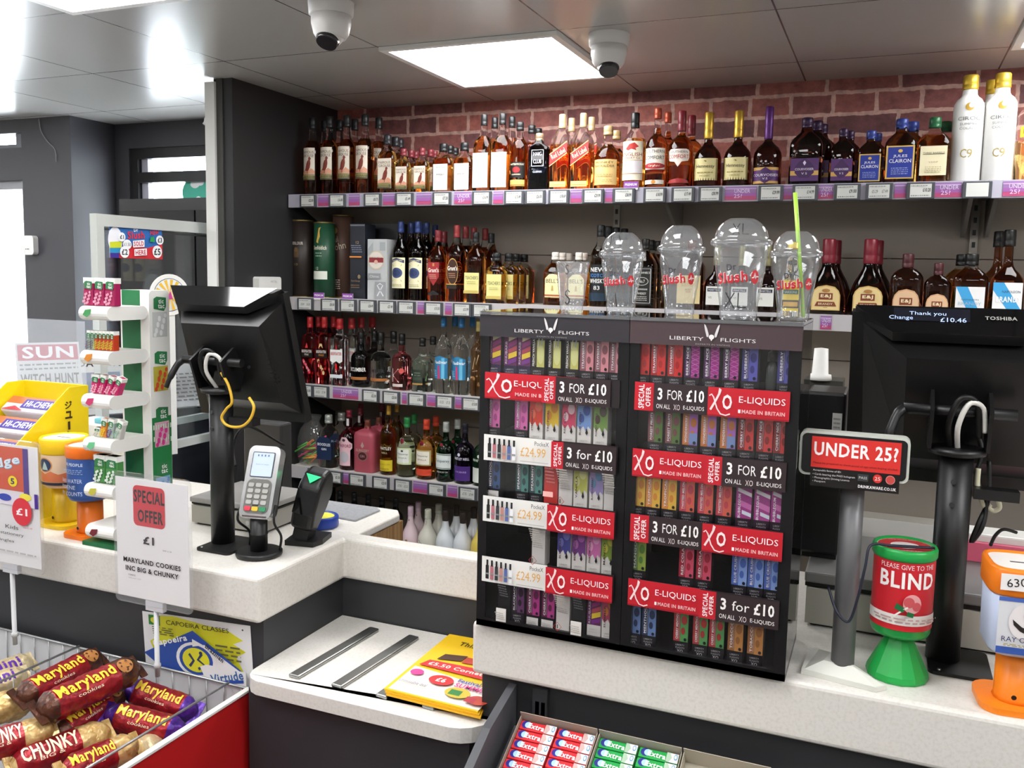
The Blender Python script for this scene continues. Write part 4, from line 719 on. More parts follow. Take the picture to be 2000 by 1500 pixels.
STRIPS = {'L': [[*xo(0, .70)[:-3], T_('E-LIQU', .62, .22, .26, '#f6eaea', .34), T_('MADE IN B', .24, .2, .13, '#e8b8b8', .34, 0, True), *special(.44, .545), *three(.545, .94)],
                [*pocket(0, .53), *special(.53, .62), *three(.62, 1, 'for')], [*pocket(0, .51), *xo(.51, 1)], [*pocket(0, .51), *xo(.51, 1)]],
          'R': [[*special(0, .13), *three(.13, .49), *xo(.49, 1)], [*xo(0, .49), *special(.49, .60), *three(.60, 1)], [*special(0, .13), *three(.13, .49), *xo(.49, 1)], [*xo(0, .49), *special(.49, .60), *three(.60, 1, 'for')]]}
STRIPTXT = ['top', 'second', 'third', 'lowest']
def vape_display(side, x0, x1, label):
    t = thing('vape_display', label, 'display case', ((x0+x1)/2, DY0, DZ0), group='vape liquid display cases'); w = x1-x0; h = DZ1-DZ0; d = DY1-DY0
    f = MB(); f.lo_hi((-w/2, 0, 0), (w/2, d, .012), DK2).lo_hi((-w/2, 0, 0), (w/2, .006, .017), DK2)
    f.lo_hi((-w/2, 0, .017), (-w/2+.018, .006, h), DK2).lo_hi((w/2-.020, 0, .017), (w/2, .006, h), DK2).lo_hi((-w/2, d-.005, 0), (w/2, d, h), DK2); f.build('frame', t)
    MB().lo_hi((-w/2, .006, .012), (-w/2+.004, d-.005, h-.005), DK2).build('side_panel', t)
    MB().lo_hi((w/2-.004, .006, .012), (w/2, d-.005, h-.005), ACR if side == 'R' else DK2).build('side_panel', t)
    MB().lo_hi((-w/2, -.006, h-.006), (w/2, d, h), clear_mat('lid_acrylic', (.75, .76, .78), 1.6, .25, (.45, .45, .47))).build('lid', t)
    hd = MB().lo_hi((-w/2, -.004, h-.046), (w/2, -.0005, h-.0062), M('#343136' if side == 'L' else '#4a3c3f', .25)).build('header_panel', t)
    wing = [(-.15, 1.12), (.12, 1.0), (.38, .72), (.62, .36), (.70, .2), (.62, .06), (.48, .0), (.32, .08), (.2, .3), (.05, .55), (-.1, .9)]
    els = [T_('LIBERTY', .32, .20, .15, '#d8d4d4', .345), T_('FLIGHTS', .32, .20, .15, '#d8d4d4', .645), T_('EXPERTS IN VAPING', .10, .2, .06, '#8a8484', .5),
           ('p', [(.452+.034*a, .40+.5*b) for a, b in wing], '#cfcaca'), ('p', [(.533-.034*a, .40+.5*b) for a, b in wing], '#cfcaca'), ('e', .4925, .42, .016, .1, '#e0dcdc'), ('p', [(.478, .42), (.4925, .25), (.507, .42)], '#e0dcdc')]
    decal('header_print', hd, w, .040, els, (0, -.0042, h-.046), rough=.3)
    MB().lo_hi((-w/2+.018, .0015, .017), (w/2-.02, .003, h-.046), PANE).build('front_pane', t)
    for k in range(5):
        zz = .013+.117*k
        MB().lo_hi((-w/2+.004, .010, zz-.003), (w/2-.004, d-.006, zz), M('#1d1c20', .35)).build('tier', t)
    for k in range(4):
        zz = .013+.117*(4-k)-.040
        s = MB().lo_hi((-w/2+.012, -.0035, zz), (w/2-.014, -.0015, zz+.049), M('#2a2426', .3)).build('promo_card', t)
        decal('print', s, w-.026, .049, STRIPS[side][k], (-.001, -.0037, zz), rough=.3)
    return t
VL, VR = (-.6945, -.4095), (-.4085, -.1235)
vape_display('L', *VL, 'left black vape liquid display case with clear front, below the plain clear cup')
vape_display('R', *VR, 'right black vape liquid display case with clear front, below the straw cup')
# e-liquid cartons: base colour, art, flavour word
def art_std(c1, c2, word, dark='#17141a'):
    return [('r', 0, 0, 1, 1, dark), ('r', .0, .24, 1, 1, c2), ('r', .45, .24, 1, 1, c1), ('e', .72, .72, .2, .1, c2), ('e', .66, .48, .14, .08, c2), ('t', word, .24, .58, .58, .16, '#e8e4e4', 90, True), ('r', .38, .3, .40, .85, '#c8c0c4'), ('e', .82, .30, .1, .035, dark), T_('LIBERTY', .17, .6, .035, '#b8b4b6'), T_('FLIGHTS', .11, .6, .035, '#b8b4b6'), T_('XO', .045, .4, .06, '#d8d4d4')]
def art_light(c1, c2, word):
    return [('r', 0, 0, 1, 1, '#e6e2da'), ('r', 0, .45, 1, 1, c1), ('p', [(0, .45), (.2, .36), (.45, .45), (.6, .34), (.8, .45), (1, .38), (1, .5), (0, .5)], c1), ('e', .68, .8, .26, .12, c2), ('e', .3, .62, .18, .1, c2), ('t', word, .22, .5, .5, .14, '#5a3a3a', 90, True), ('p', [(.72, .42), (.62, .30), (.72, .25), (.82, .30)], '#1f1a1c'), T_('LIBERTY', .12, .6, .035, '#9a948c'), T_('FLIGHTS', .06, .6, .035, '#9a948c')]
def art_stripe(dark='#2a2140'):
    return [('r', 0, 0, 1, 1, dark), ('r', 0, .26, 1, 1, '#6a2a5e'), ('p', [(.35, .8), (1, .9), (1, 1), (.35, .92)], '#e0c8a0'), ('p', [(.35, .66), (1, .76), (1, .86), (.35, .76)], '#9c2f7a'), ('p', [(.35, .52), (1, .62), (1, .72), (.35, .62)], '#b84a5a'), ('p', [(.35, .40), (1, .48), (1, .60), (.35, .52)], '#e6c83a'), ('p', [(.35, .28), (1, .36), (1, .46), (.35, .38)], '#7a2f8a'), ('e', .55, .96, .4, .06, '#c0405a'), ('t', 'RHUBARB', .2, .55, .5, .15, '#d8d0d8', 90), T_('LIBERTY', .17, .6, .035, '#b8b4b6'), T_('FLIGHTS', .11, .6, .035, '#b8b4b6')]
def art_lattice(c1, c2, word):
    e = art_std(c1, c2, word)[:3]
    for i in range(7): e += [('l', [(.45, .28+.1*i), (1, .36+.1*i)], .008, '#d88ac8'), ('l', [(.45, .36+.1*i), (1, .28+.1*i)], .008, '#d88ac8')]
    return e+art_std(c1, c2, word)[5:]
def art_back(c='#e2ddd6', warn=True):
    e = [('r', 0, 0, 1, 1, c)]+fine(.4, .95, 9, '#b4aea6', .1, .9)
    if warn: e += [('l', [(.5, .12), (.8, .22), (.5, .32), (.2, .22), (.5, .12)], .012, '#b03a2e'), ('r', .47, .18, .53, .27, '#2a2424')]
    return e
def art_black(): return [('r', 0, 0, 1, 1, '#1c1c1e')]+fine(.55, .9, 5, '#77777a', .15, .85)+[('r', .1, .02, .9, .34, '#d9d5cf')]+fine(.06, .3, 4, '#a8a49e', .15, .85)
def wl(art): return art+[('r', .05, .0, .95, .20, '#dcd8d2')]+fine(.03, .17, 3, '#a8a49e', .12, .88)
STY = {'rhub': (art_stripe(), 'purple, pink and yellow striped'), 'vanilla': ([('r', 0, 0, 1, 1, '#1a1716'), ('r', .42, .26, 1, .86, '#c8c46a'), ('e', .72, .55, .25, .22, '#d8d890'), ('l', [(.5, .7), (.62, .98)], .02, '#d8d8d0'), ('l', [(.75, .74), (.9, .98)], .03, '#a8b8b8'), ('t', 'FRENCH VANILLA', .2, .58, .6, .16, '#e8e4dc', 90, True), ('r', .34, .3, .36, .8, '#a89a60'), T_('LIBERTY', .17, .6, .035, '#b8b4b6'), T_('FLIGHTS', .11, .6, .035, '#b8b4b6')], 'black and yellow green'),
 'milk': (art_std('#d88a90', '#8a5058', 'STRAWBERRY'), 'soft pink'), 'lemon': (art_std('#d86aa8', '#b0488a', 'PINK LEMONADE'), 'bright pink'), 'orange': (art_light('#d8402a', '#e86a4a', 'STRAWBERRY'), 'red and cream'), 'yellow': (art_light('#e6c02a', '#d88a2a', 'TROPICAL'), 'yellow and cream'),
 'redl': (art_light('#d8486a', '#f0c8d0', 'RED COLA'), 'pinkish red and white'), 'bluel': (art_light('#7aa0d8', '#3a5aa8', 'BLUE CRUSH'), 'blue and white'), 'greenl': (art_light('#7aa04a', '#4a3a2a', 'FOREST FRUITS'), 'green and brown fruit'), 'navy': (wl(art_std('#3a5a8a', '#1f2a4a', 'MENTHOL')), 'dark blue'), 'teal': (art_std('#4a8a80', '#274a48', 'SPEARMINT'), 'teal'), 'redp': ([('r', 0, 0, 1, 1, '#cc3a34')]+fine(.5, .92, 5, '#e0807a', .15, .85)+[('r', .12, .24, .88, .36, '#e8b0a8'), ('r', 0, 0, 1, .1, '#e6e2da')], 'plain red'),
 'white': (art_back(), 'white'), 'lime': (art_light('#c8cc5a', '#e0e090', 'VANILLA'), 'yellow green and cream'), 'lilac': (art_light('#9a8ac0', '#5a90b8', 'BLACKCURRANT'), 'lilac and blue'), 'whitetick': (art_back(warn=False), 'white small print'), 'blueb': (art_light('#4a4a9a', '#7a7ac8', 'BLUEBERRY'), 'indigo and white'), 'berryl': (art_light('#7a3a8a', '#b86ab8', 'BERRY NICE'), 'purple and white'), 'pinkl': (art_light('#e07ab8', '#f0a8d0', 'PINK LEMONADE'), 'pink and white'), 'mangol': (art_light('#8aa83a', '#c8c84a', 'MANGO'), 'leaf green and white'),
 'black': (art_black(), 'plain black'), 'blackp': (art_std('#6a3a6a', '#2a1a2a', 'BLACKJACK'), 'black and plum'), 'magenta': (wl(art_std('#b8388a', '#6a1a4a', 'CHERRY ICE')), 'magenta'), 'stripel': (art_stripe('#e2ddd6'), 'yellow and magenta striped white'), 'redw': (art_light('#b84a6a', '#d8803a', 'SUMMER'), 'red speckled white'),
 'straw': (art_std('#d8302a', '#b02020', 'STRAWBERRY'), 'red strawberry'), 'berry': (art_lattice('#a8308a', '#4a2050', 'BERRY NICE'), 'purple lattice'), 'blueberry': (art_std('#5a5ab0', '#3a3a7a', 'BLUEBERRY'), 'violet blueberry'), 'forest': (art_std('#5a7a3a', '#7a4a4a', 'FOREST FRUITS'), 'green and plum fruit'), 'wonder': ([*art_std('#b070c0', '#c87a3a', 'WONDERBERRY')[:5], ('r', .45, .26, 1, .5, '#7a90c0'), *art_std('#b070c0', '#c87a3a', 'WONDERBERRY')[5:]], 'orange and lilac'), 'cherry': (art_std('#d0403a', '#8a2424', 'CHERRY NICE'), 'cherry red'),
 'tropic': (art_std('#e8b83a', '#d88a2a', 'TROPICAL'), 'golden yellow'), 'melon': (art_std('#e0604a', '#c83a4a', 'TWISTED MELON'), 'coral and red'), 'bubble': ([('r', 0, 0, 1, 1, '#2a1426'), ('r', 0, .24, 1, 1, '#a8308a'), ('p', [(.1, .8), (1, .7), (1, .78), (.1, .88)], '#e8e0e8'), ('p', [(.3, .5), (1, .42), (1, .54), (.3, .62)], '#d870b8'), ('p', [(.4, .34), (1, .28), (1, .36), (.4, .42)], '#d8dce8'), ('e', .5, .96, .4, .06, '#c050a8'), ('t', 'BUBBLEGUM', .22, .5, .5, .17, '#f0e8f0', 90, True), T_('LIBERTY', .17, .6, .035, '#b8b4b6'), T_('FLIGHTS', .11, .6, .035, '#b8b4b6')], 'magenta and white swirl'), 'mango': (art_std('#9ab04a', '#5a8a3a', 'MANGO'), 'yellow green'), 'cola': (art_std('#d8506a', '#a82038', 'RED COLA'), 'glossy red'), 'crush': (art_std('#8aa8e0', '#4a6ab8', 'BLUE CRUSH'), 'icy blue'), 'menth': (art_std('#6a86b8', '#2a3a5a', 'MENTHOL'), 'dark blue'), 'chmenth': (art_std('#5aa05a', '#b03a3a', 'CHERRY MENTHOL'), 'green and red'), 'tob': (art_std('#c88a4a', '#a06a3a', 'TOBACCO'), 'tan tobacco')}
BOXP = {}
BW, BH = .0262, .083
def ebox(side, row, k, cx, sty, extra='', back=0):
    base = DZ0+.013+.117*(4-row); x = at(cx, (700, 815, 960, 1080, 1195)[row] if side == 'L' else (715, 850, 985, 1125, 1240)[row], y=DY0+.014).x
    x = max((VL if side == 'L' else VR)[0]+.006+BW/2, min(x, (VL if side == 'L' else VR)[1]-.006-BW/2))
    label = lab('%s vape carton, %s from left in %s row of %s display' % (STY[sty][1], ORD[k], ('top', 'second', 'middle', 'fourth', 'bottom')[row], 'left' if side == 'L' else 'right'))
    loc = (x, DY0+.0125+BW/2, base+.0003)
    if sty not in BOXP:
        t = thing('vape_carton', label, 'carton', loc, group='vape liquid cartons')
        c = {'white': '#e2ddd6', 'whitetick': '#e2ddd6', 'redp': '#cc3a34'}.get(sty, '#1a171c')
        if sty in ('orange', 'yellow', 'redl', 'bluel', 'greenl', 'lime', 'lilac', 'blueb', 'berryl', 'pinkl', 'mangol', 'stripel', 'redw'): c = '#dcd8d0'
        MB().box((0, 0, BH/2), (BW, BW, BH), M(c, .4), bev=.0006).build('carton', t)
        decal('print', t, BW*.98, BH*.99, STY[sty][0], (0, -BW/2-.0001, BH*.005), rough=.35); BOXP[sty] = t
        return t
    return dup(BOXP[sty], loc, label)
ROWS = {'L': [[(967, 'rhub'), (998, 'rhub'), (1023, 'rhub'), (1051, 'vanilla'), (1083, 'vanilla'), (1117, 'vanilla'), (1147, 'milk'), (1176, 'milk'), (1205, 'milk')],
              [(965, 'lemon'), (1019, 'lemon'), (1048, 'orange'), (1079, 'yellow'), (1112, 'redl'), (1142, 'bluel'), (1174, 'greenl')],
              [(965, 'navy'), (1020, 'teal'), (1047, 'teal'), (1076, 'redp'), (1105, 'white'), (1134, 'lime'), (1165, 'lilac'), (1194, 'whitetick')],
              [(1052, 'white'), (1102, 'blueb'), (1131, 'berryl'), (1160, 'pinkl'), (1189, 'mangol')],
              [(985, 'black'), (1012, 'blackp'), (1042, 'magenta'), (1071, 'magenta'), (1100, 'white'), (1131, 'black'), (1161, 'stripel'), (1190, 'redw')]],
        'R': [[(1255, 'straw'), (1286, 'straw'), (1319, 'straw'), (1352, 'berry'), (1390, 'berry'), (1428, 'berry'), (1465, 'blueberry'), (1535, 'blueberry')],
              [(1280, 'forest'), (1314, 'forest'), (1348, 'wonder'), (1384, 'wonder'), (1422, 'wonder'), (1457, 'cherry'), (1494, 'cherry'), (1527, 'cherry')],
              [(1246, 'tropic'), (1275, 'tropic'), (1307, 'tropic'), (1342, 'melon'), (1378, 'melon'), (1414, 'melon'), (1453, 'bubble'), (1489, 'bubble'), (1522, 'bubble')],
              [(1247, 'mango'), (1340, 'cola'), (1374, 'cola'), (1444, 'crush'), (1475, 'crush'), (1508, 'crush')],
              [(1237, 'menth'), (1267, 'menth'), (1330, 'chmenth'), (1368, 'chmenth'), (1400, 'chmenth'), (1437, 'tob'), (1476, 'tob')]]}
for side in 'LR':
    for r, row in enumerate(ROWS[side]):
        last = -9
        for k, (cx, sty) in enumerate(row):
            o = ebox(side, r, k, cx, sty)
            if o.location.x < last+BW+.0008: o.location.x = last+BW+.0008
            last = o.location.x

x_ = at(1506, 715, y=DY0+.014).x; t = thing('dropper_bottle', 'small dark dropper bottle standing among violet cartons, top row of right display', 'bottle', (x_, DY0+.03, DZ0+.0135+.468))
MB().lathe([(.0095, 0), (.0105, .002), (.0105, .042), (.007, .050), (.006, .053)], M('#3a403c', .2), 20).build('bottle_body', t); MB().lathe([(.008, .053), (.0078, .068), (.003, .070), (.002, .078)], M('#0c0c0d', .35), 18).build('cap', t)

# ================================================================== CLEAR CUPS
CUP = clear_mat('cup_plastic', (.95, .96, .97), 1.8, .10, (.8, .82, .84)); CUPW = clear_mat('frosted_cup', (.90, .91, .91), 1.3, .16, (.8, .8, .8))
def cup(cx, wtop, ytop, ybase, label, dome=None, marks=(), frosted=False, y=1.57, logo=True):
    z = DZ1+.0003; p = at(cx, ybase, z=z); y = max(1.53, min(p.y, 1.64)); p = at(cx, ybase, y=y); s = dist(p)/FOC
    H = at(cx, ytop, y=y).z-z; R = wtop*s/2; r0 = R*.66
    t = thing('clear_cup', label, 'cup', (p.x, y, z), group='clear slush cups on the vape displays'); m = CUPW if frosted else CUP
    pr_ = [(r0*.93, .0), (r0, .003), (r0*1.02, H*.14), (r0*1.0, H*.15), (r0+(R-r0)*.5, H*.55), (r0+(R-r0)*.8, H*.80), (r0+(R-r0)*.86, H*.81), (R*.95, H*.97), (R, H*.975), (R*1.0, H*.99), (R*.96, H)]
    c = MB()
    if frosted:
        pr_ = [(r0*.95, 0), (r0, .003), (r0*1.03, H*.12)]+[(r0+(R-r0)*q*.94+(.0005 if i % 2 else -.0003), H*q) for i, q in enumerate([.2+.035*k for k in range(18)])]+[(R*.95, H*.93), (R, H*.97), (R, H*.99), (R*.95, H)]
    c.lathe(pr_, m, 40, cap=False); n0 = len(c.v); c.lathe([(r0*.93, .0012), (.001, .0012)], m, 40, cap=False); c.build('cup_wall', t)
    if dome:
        D = dome*s; Rl = R*1.06
        d = MB(); d.lathe([(R*.98, H-.006), (Rl, H-.004), (Rl*1.03, H+.001), (Rl, H+.005), (R*.96, H+.006)]+[(R*.97*math.cos(a)*.98+.0, H+.006+D*math.sin(a)*1.0) for a in [.12*k for k in range(1, 10)]], m, 40, cap=False); d.build('domed_lid', t)
    els = []; zz = H*.34
    if logo:
        Rm = r0+(R-r0)*.62
        decal('logo', t, Rm*1.9, H*.30, [T_('Slush', .42, .68, .5, '#c4282e', .40, 6, True), T_('Slush', .45, .66, .42, '#e0d8d8', .395, 6, True), T_('Slush', .43, .66, .44, '#b8222c', .41, 6, True), T_('Dr', .86, .2, .28, '#3a3a42', .40, 10, True), ('e', .90, .45, .09, .30, '#c4282e'), ('l', [(.83, .42), (.87, .42), (.89, .62), (.92, .36), (.94, .48), (.98, .45)], .05, '#f0e4e4')], (0, 0, H*.42), R=Rm*1.02)
    for s_, fx, fz, w_, h_, rr in marks:
        Rm = (r0+(R-r0)*fz) if fz < 1 else R*.9*math.cos(min(1.2, (fz-1)*1.5))
        pts = {'S': [(.85, .85), (.5, 1), (.15, .8), (.3, .58), (.7, .45), (.85, .22), (.5, 0), (.12, .15)], 'M': [(.0, 0), (.15, 1), (.5, .35), (.85, 1), (1, 0)], 'X': [(0, 1), (1, 0)], 'x': [(1, 1), (0, 0)], 'L': [(.1, 1), (.1, .05), (.95, .05)]}
        for ch, off in ([(s_, 0)] if len(s_) == 1 else [('X', 0), ('x', 0), ('L', .58)]):
            q = pts[ch]; q = q if len(s_) == 1 else [(off+x*.44, z_) for x, z_ in q]
            decal('pen_letter', t, w_*R, h_*H, [('l', q if ch != 'S' else [tuple(v.xy) for v in smooth_path([(x, z_, 0) for x, z_ in q], 5)], .07, '#201e22')], (fx*R, 0, (fz-h_/2)*H), R=Rm*1.02)
    return t, y, R, H, p
cup(1116, 66, 511, 609, 'small plain frosted cup with a handwritten S on the left display', marks=[('S', 0, .30, .35, .28, 0), ('S', 0, .84, .22, .18, 0)], frosted=True, logo=False)
cup(1212, 84, 497, 612, 'medium domed cup marked M, second cup from the left', dome=40, marks=[('M', -.25, .24, .5, .24, 0), ('M', -.1, 1.22, .5, .18, 0)])
cup(1326, 86, 487, 614, 'domed cup without handwriting, between the M and extra large cups', dome=44)
cup(1441, 108, 474, 623, 'extra large domed cup marked XL, the tallest of the cups', dome=44, marks=[('XL', 0, .25, .75, .20, 0), ('XL', .1, 1.16, .55, .14, 0)])
_, cy_, cR, cH, cp = cup(1548, 92, 497, 625, 'domed cup holding a green straw and a miniature bottle, rightmost of the cups', dome=42)
# lime straw through the lid
b0 = Vector((cp.x+cR*.42, cy_+.004, DZ1+.006)); tp = at(1553, 376, y=cy_-.006)
o = MB().tube([b0, b0.lerp(tp, .5), tp], .0035, M('#a8d84a', .3), 12).build('drinking_straw'); tag(o, 'bright lime green straw standing in the rightmost clear cup', 'straw')
t = thing('miniature_bottle', 'small clear bottle with gold cap and yellow label inside the straw cup', 'bottle', (cp.x-.004, cy_+.002, DZ1+.003)); hh = at(1540, 473, y=cy_).z-DZ1-.003; R = .0165
MB().lathe([(R*.95, 0), (R, .004), (R, hh*.52), (R*.9, hh*.58), (R*.68, hh*.66), (R*.62, hh*.74), (R*.56, hh*.88)], M((.94, .96, .95), .02, trans=1.0, ior=1.15), 28).build('bottle_glass', t)
MB().lathe([(R*.62, hh*.90), (R*.64, hh*.93), (R*.60, hh*.94), (R*.64, hh*.99), (R*.6, hh)], M('#c9b04a', .3, .7), 24).build('cap', t)
decal('paper_label', t, R*1.7, hh*.40, band_label('#e6c92a', ('e', .5, .9, .14, .1, '#c86a3a'), ('r', .05, .55, .95, .7, '#2f6a5a'), T_('SARSONS', .62, .7, .08, '#d8e0c8'), ('r', 0, .1, 1, .36, '#3a2a14'), ('r', .1, .15, .9, .3, '#c89a3a')), (0, 0, hh*.1), R=R+.0006)

# ================================================================== TILLS ON POLES
PLB = noise_mat('black_plastic', '#0d0d0e', '#121213', 400, .42); PLD = M('#090909', .5); PLG = M('#08080a', .06)
CZ = .9505
def till(px_, py_, label, thanks):
    t = thing('till_monitor', label, 'till', (px_, py_, CZ), group='black till monitors on poles'); ox, oy = -1.47, 1.69
    P = lambda x, y, z: (x-ox, y-oy, z-CZ)
    MB().prism(rrect(.10, .125, .012, 4, .025, -.008), 0, .006, PLD, 'z').build('base_plate', t)
    MB().lathe([(.003, .006), (.003, .010)], STEEL, 10, c=(-.008, -.065, 0)).build('bolt', t)
    MB().lathe([(.028, .004), (.028, .375)], PLB, 28).build('pole', t)
    MB().lathe([(.030, .372), (.046, .376), (.047, .386), (.030, .388)], PLB, 28).build('pole_flange', t)
    # screen plate, leaning back
    a = P(-1.655, 1.735, 1.565); s = MB(); w, hgt, th = .335, .335, .022; tl = math.radians(16)
    up = Vector((0, -math.sin(tl), math.cos(tl))); nb = Vector((0, -math.cos(tl), -math.sin(tl)))
    tl0 = Vector(a)-up*0; 
    def pt(x, d, b): return tl0+Vector((x, 0, 0))-up*d+nb*b
    s.hexa([pt(0, hgt, 0), pt(w, hgt, 0), pt(w, hgt, -th), pt(0, hgt, -th), pt(0, 0, 0), pt(w, 0, 0), pt(w, 0, -th), pt(0, 0, -th)], PLB); s.build('screen_panel', t)
    # housing behind the screen: tapers towards a smaller rear face
    hb = MB(); hb.hexa([pt(.03, .31, 0), pt(.325, .31, 0), pt(.315, .26, .055), pt(.10, .26, .055), pt(.02, .02, 0), pt(.33, .02, 0), pt(.325, .05, .095), pt(.095, .05, .095)], PLB)
    ho = hb.build('rear_housing', t)
    vt = MB()
    for i in range(9):
        for j in range(5): vt.box(pt(.3215-.001*0, .115+.011*i, .045+.009*j), (.0022, .005, .003), PLD)
    vt.build('vent_grille', ho)
    for q in (.135, .26): MB().lathe([(.0, 0), (.004, .001), (.004, .003)], M('#2a2a2c', .3), 10, T=Matrix.Translation(pt(q, .16, .0785)) @ Matrix.Rotation(math.radians(90), 4, 'X')).build('screw', ho)
    # customer display: a glossy sloping hood on the top edge
    A, B_, C_, D_ = (Vector(v) for v in ((-.115, -.020, .5835), (.088, -.020, .5835), (.146, .030, .628), (-.18, .030, .628)))
    dn, bk = Vector((0, .012, -.016)), Vector((0, .035, -.006))
    cd = MB().hexa([A+dn, B_+dn, C_+bk+dn, D_+bk+dn, A, B_, C_+bk*.4, D_+bk*.4], PLB).build('customer_display', t)
    n_ = (B_-A).cross(D_-A).normalized(); ins = lambda fx, fz: (A.lerp(B_, fx)).lerp(D_.lerp(C_, fx), fz)+n_*.0008
    hz = MB(); hz.add([A+n_*.0004, B_+n_*.0004, C_+n_*.0004, D_+n_*.0004], [(0, 1, 2, 3)], PLG); hz.build('display_glass', cd, fix=False)
    if thanks:
        mb = MB(); hgt_ = (D_-A-Vector((D_.x-A.x, 0, 0))).length
        Td = Matrix.Translation((-.0135, -.020, .5835)) @ Matrix.Rotation(-math.atan2(.05, .0445), 4, 'X')
        print_face(mb, .203, hgt_, [('r', .0, .44, .60, .92, '#0f1220'), ('t', 'Thank you', .27, .70, .29, .17, LEDM), ('t', 'Change', .06, .52, .19, .18, LEDM), ('t', '£10.46', .47, .49, .20, .16, LEDM), ('t', 'TOSHIBA', .83, .60, .24, .13, '#a8a6a2', 0, True)], T=Td @ Matrix.Translation((0, -.001, 0)))
        for k, m in enumerate(mb.mats):
            if m == M(LEDM, INK): mb.mats[k] = M('#a9bce8', .5, emit=.55)
        mb.build('display_text', cd, fix=False)
    # hinge bracket on the pole
    for sx in (-.045, .045): MB().prism([(-.03, .385), (.015, .385), (.03, .43), (.04, .49), (-.01, .485), (-.055, .455)], sx-.003, sx+.003, PLB, 'x').build('hinge_bracket', t)
    MB().tube([(-.09, -.025, .452), (.085, -.025, .452)], .010, PLB, 14).build('hinge_axle', t)
    lv = MB().tube(smooth_path([(-.088, -.025, .452), (-.10, -.035, .44), (-.112, -.05, .405), (-.118, -.055, .385)]), [.009]*6+[.008]*6+[.006]*7, PLB, 10); lv.build('clamp_lever', t)
    cb = MB().tube(smooth_path([(.0, -.012, .385), (-.004, -.045, .43), (.010, -.052, .470), (.032, -.040, .462), (.038, -.030, .42)]), .0045, M('#d8d6d0', .4), 10); cb.build('white_cable', t)
    MB().tube(smooth_path([(-.012, -.010, .385), (-.018, -.045, .435), (-.004, -.056, .478), (.022, -.044, .470), (.03, -.03, .41)]), .005, PLD, 10).build('black_cable', t)
    for zz in (.29, .33): MB().lathe([(.0, 0), (.0045, .001), (.0045, .0025)], M('#4a4a4c', .3, .6), 12, T=Matrix.Translation((-.004, -.0285, zz)) @ Matrix.Rotation(math.radians(90), 4, 'X')).build('screw', t)
    MB().lo_hi((.03, -.01, .30), (.10, .02, .318), PLB).build('cable_arm', t)
    return t
LEDM = '#a9bce9'
till(-1.47, 1.69, 'left black till monitor on a pole beside the card reader, glare on its top display', False)
till(.125, 1.712, 'right black till monitor on a pole, its display reading Thank you Change £10.46', True)
# loose cable loop hanging from the right hinge
o = MB().tube(smooth_path([at(1905, 835, y=1.76), at(1918, 880, y=1.75), at(1908, 930, y=1.74), at(1925, 985, y=1.73), at(1918, 1030, y=1.72), at(1897, 1058, y=1.72), at(1912, 1020, y=1.72), at(1930, 975, y=1.74), at(1932, 900, y=1.75)]), .004, PLD, 10).build('cable'); tag(o, 'black looped cable hanging beside the right till pole', 'cable')
o = MB().tube(smooth_path([at(1911, 915, y=1.735), at(1909, 950, y=1.732), at(1918, 980, y=1.73), at(1926, 992, y=1.73)]), .0045, M('#d4d0b4', .45), 10).build('cable'); tag(o, 'short cream cable beside the right till pole', 'cable')
o = MB().tube(smooth_path([at(1935, 985, y=1.90), at(1930, 990, y=1.9), at(1940, 998, y=1.9), at(1952, 992, y=1.9), at(1950, 977, y=1.9)]), .0045, M('#d4d0b4', .45), 10).build('cable'); tag(o, 'cream cable curl under the right till', 'cable')
o = MB().tube(smooth_path([at(432, 728, y=1.655), at(446, 752, y=1.648), at(453, 785, y=1.645), at(442, 799, y=1.645), at(433, 815, y=1.645), at(440, 828, y=1.645), at(455, 834, y=1.645), at(474, 832, y=1.645), at(489, 818, y=1.645), at(496, 795, y=1.65), at(487, 777, y=1.66)]), .0033, M('#d2a62a', .4), 10).build('cable'); tag(o, 'yellow cable looping below the left till monitor', 'cable')
o = MB().tube(smooth_path([at(555, 870, y=1.86), at(500, 838, y=1.80), at(478, 835, y=1.80), at(462, 850, y=1.80), at(455, 880, y=1.79), at(460, 910, y=1.76)]), .0032, PLD, 10).build('cable'); tag(o, 'thin black cable arching behind the card reader', 'cable')
o = MB().tube(smooth_path([at(1985, 1040, y=1.80), at(1960, 1034, y=1.78), at(1944, 1046, y=1.75), at(1935, 1064, y=1.70)]), .003, PLD, 10).build('cable'); tag(o, 'thin black cable arching behind the orange collection tin', 'cable')

# cash drawers and printers
def drawer(lo, hi, label, cat='cash drawer', nm='cash_drawer', lid='#8d8b88', body='#a3a096'):
    t = thing(nm, label, cat, (lo[0], lo[1], lo[2])); w, d, h = hi[0]-lo[0], hi[1]-lo[1], hi[2]-lo[2]
    MB().lo_hi((0, 0, .006), (w, d, h*.70), M(body, .5)).build('drawer_front', t); MB().lo_hi((-.003, .004, h*.72), (w+.003, d, h*.78), PLD).build('black_band', t)  # drawer body, then a black band below the lid
    MB().lo_hi((-.004, -.004, h*.80), (w+.004, d, h), M(lid, .4), bev=.004).build('lid', t); MB().lo_hi((.01, .01, 0), (w-.01, d-.01, .006), PLD).build('foot', t)
    MB().lathe([(.0, 0), (.006, .002)], STEEL, 12, T=Matrix.Translation((w*.8, 0, h*.35)) @ Matrix.Rotation(math.radians(90), 4, 'X')).build('lock', t)
drawer((-1.66, 1.79, CZ), (-1.43, 1.99, 1.025), 'grey cash drawer behind the left till pole and card reader')
drawer((-.115, 1.775, CZ), (.30, 2.08, 1.06), 'grey cash drawer on the right counter behind the collection tins', lid='#6e6d6c')
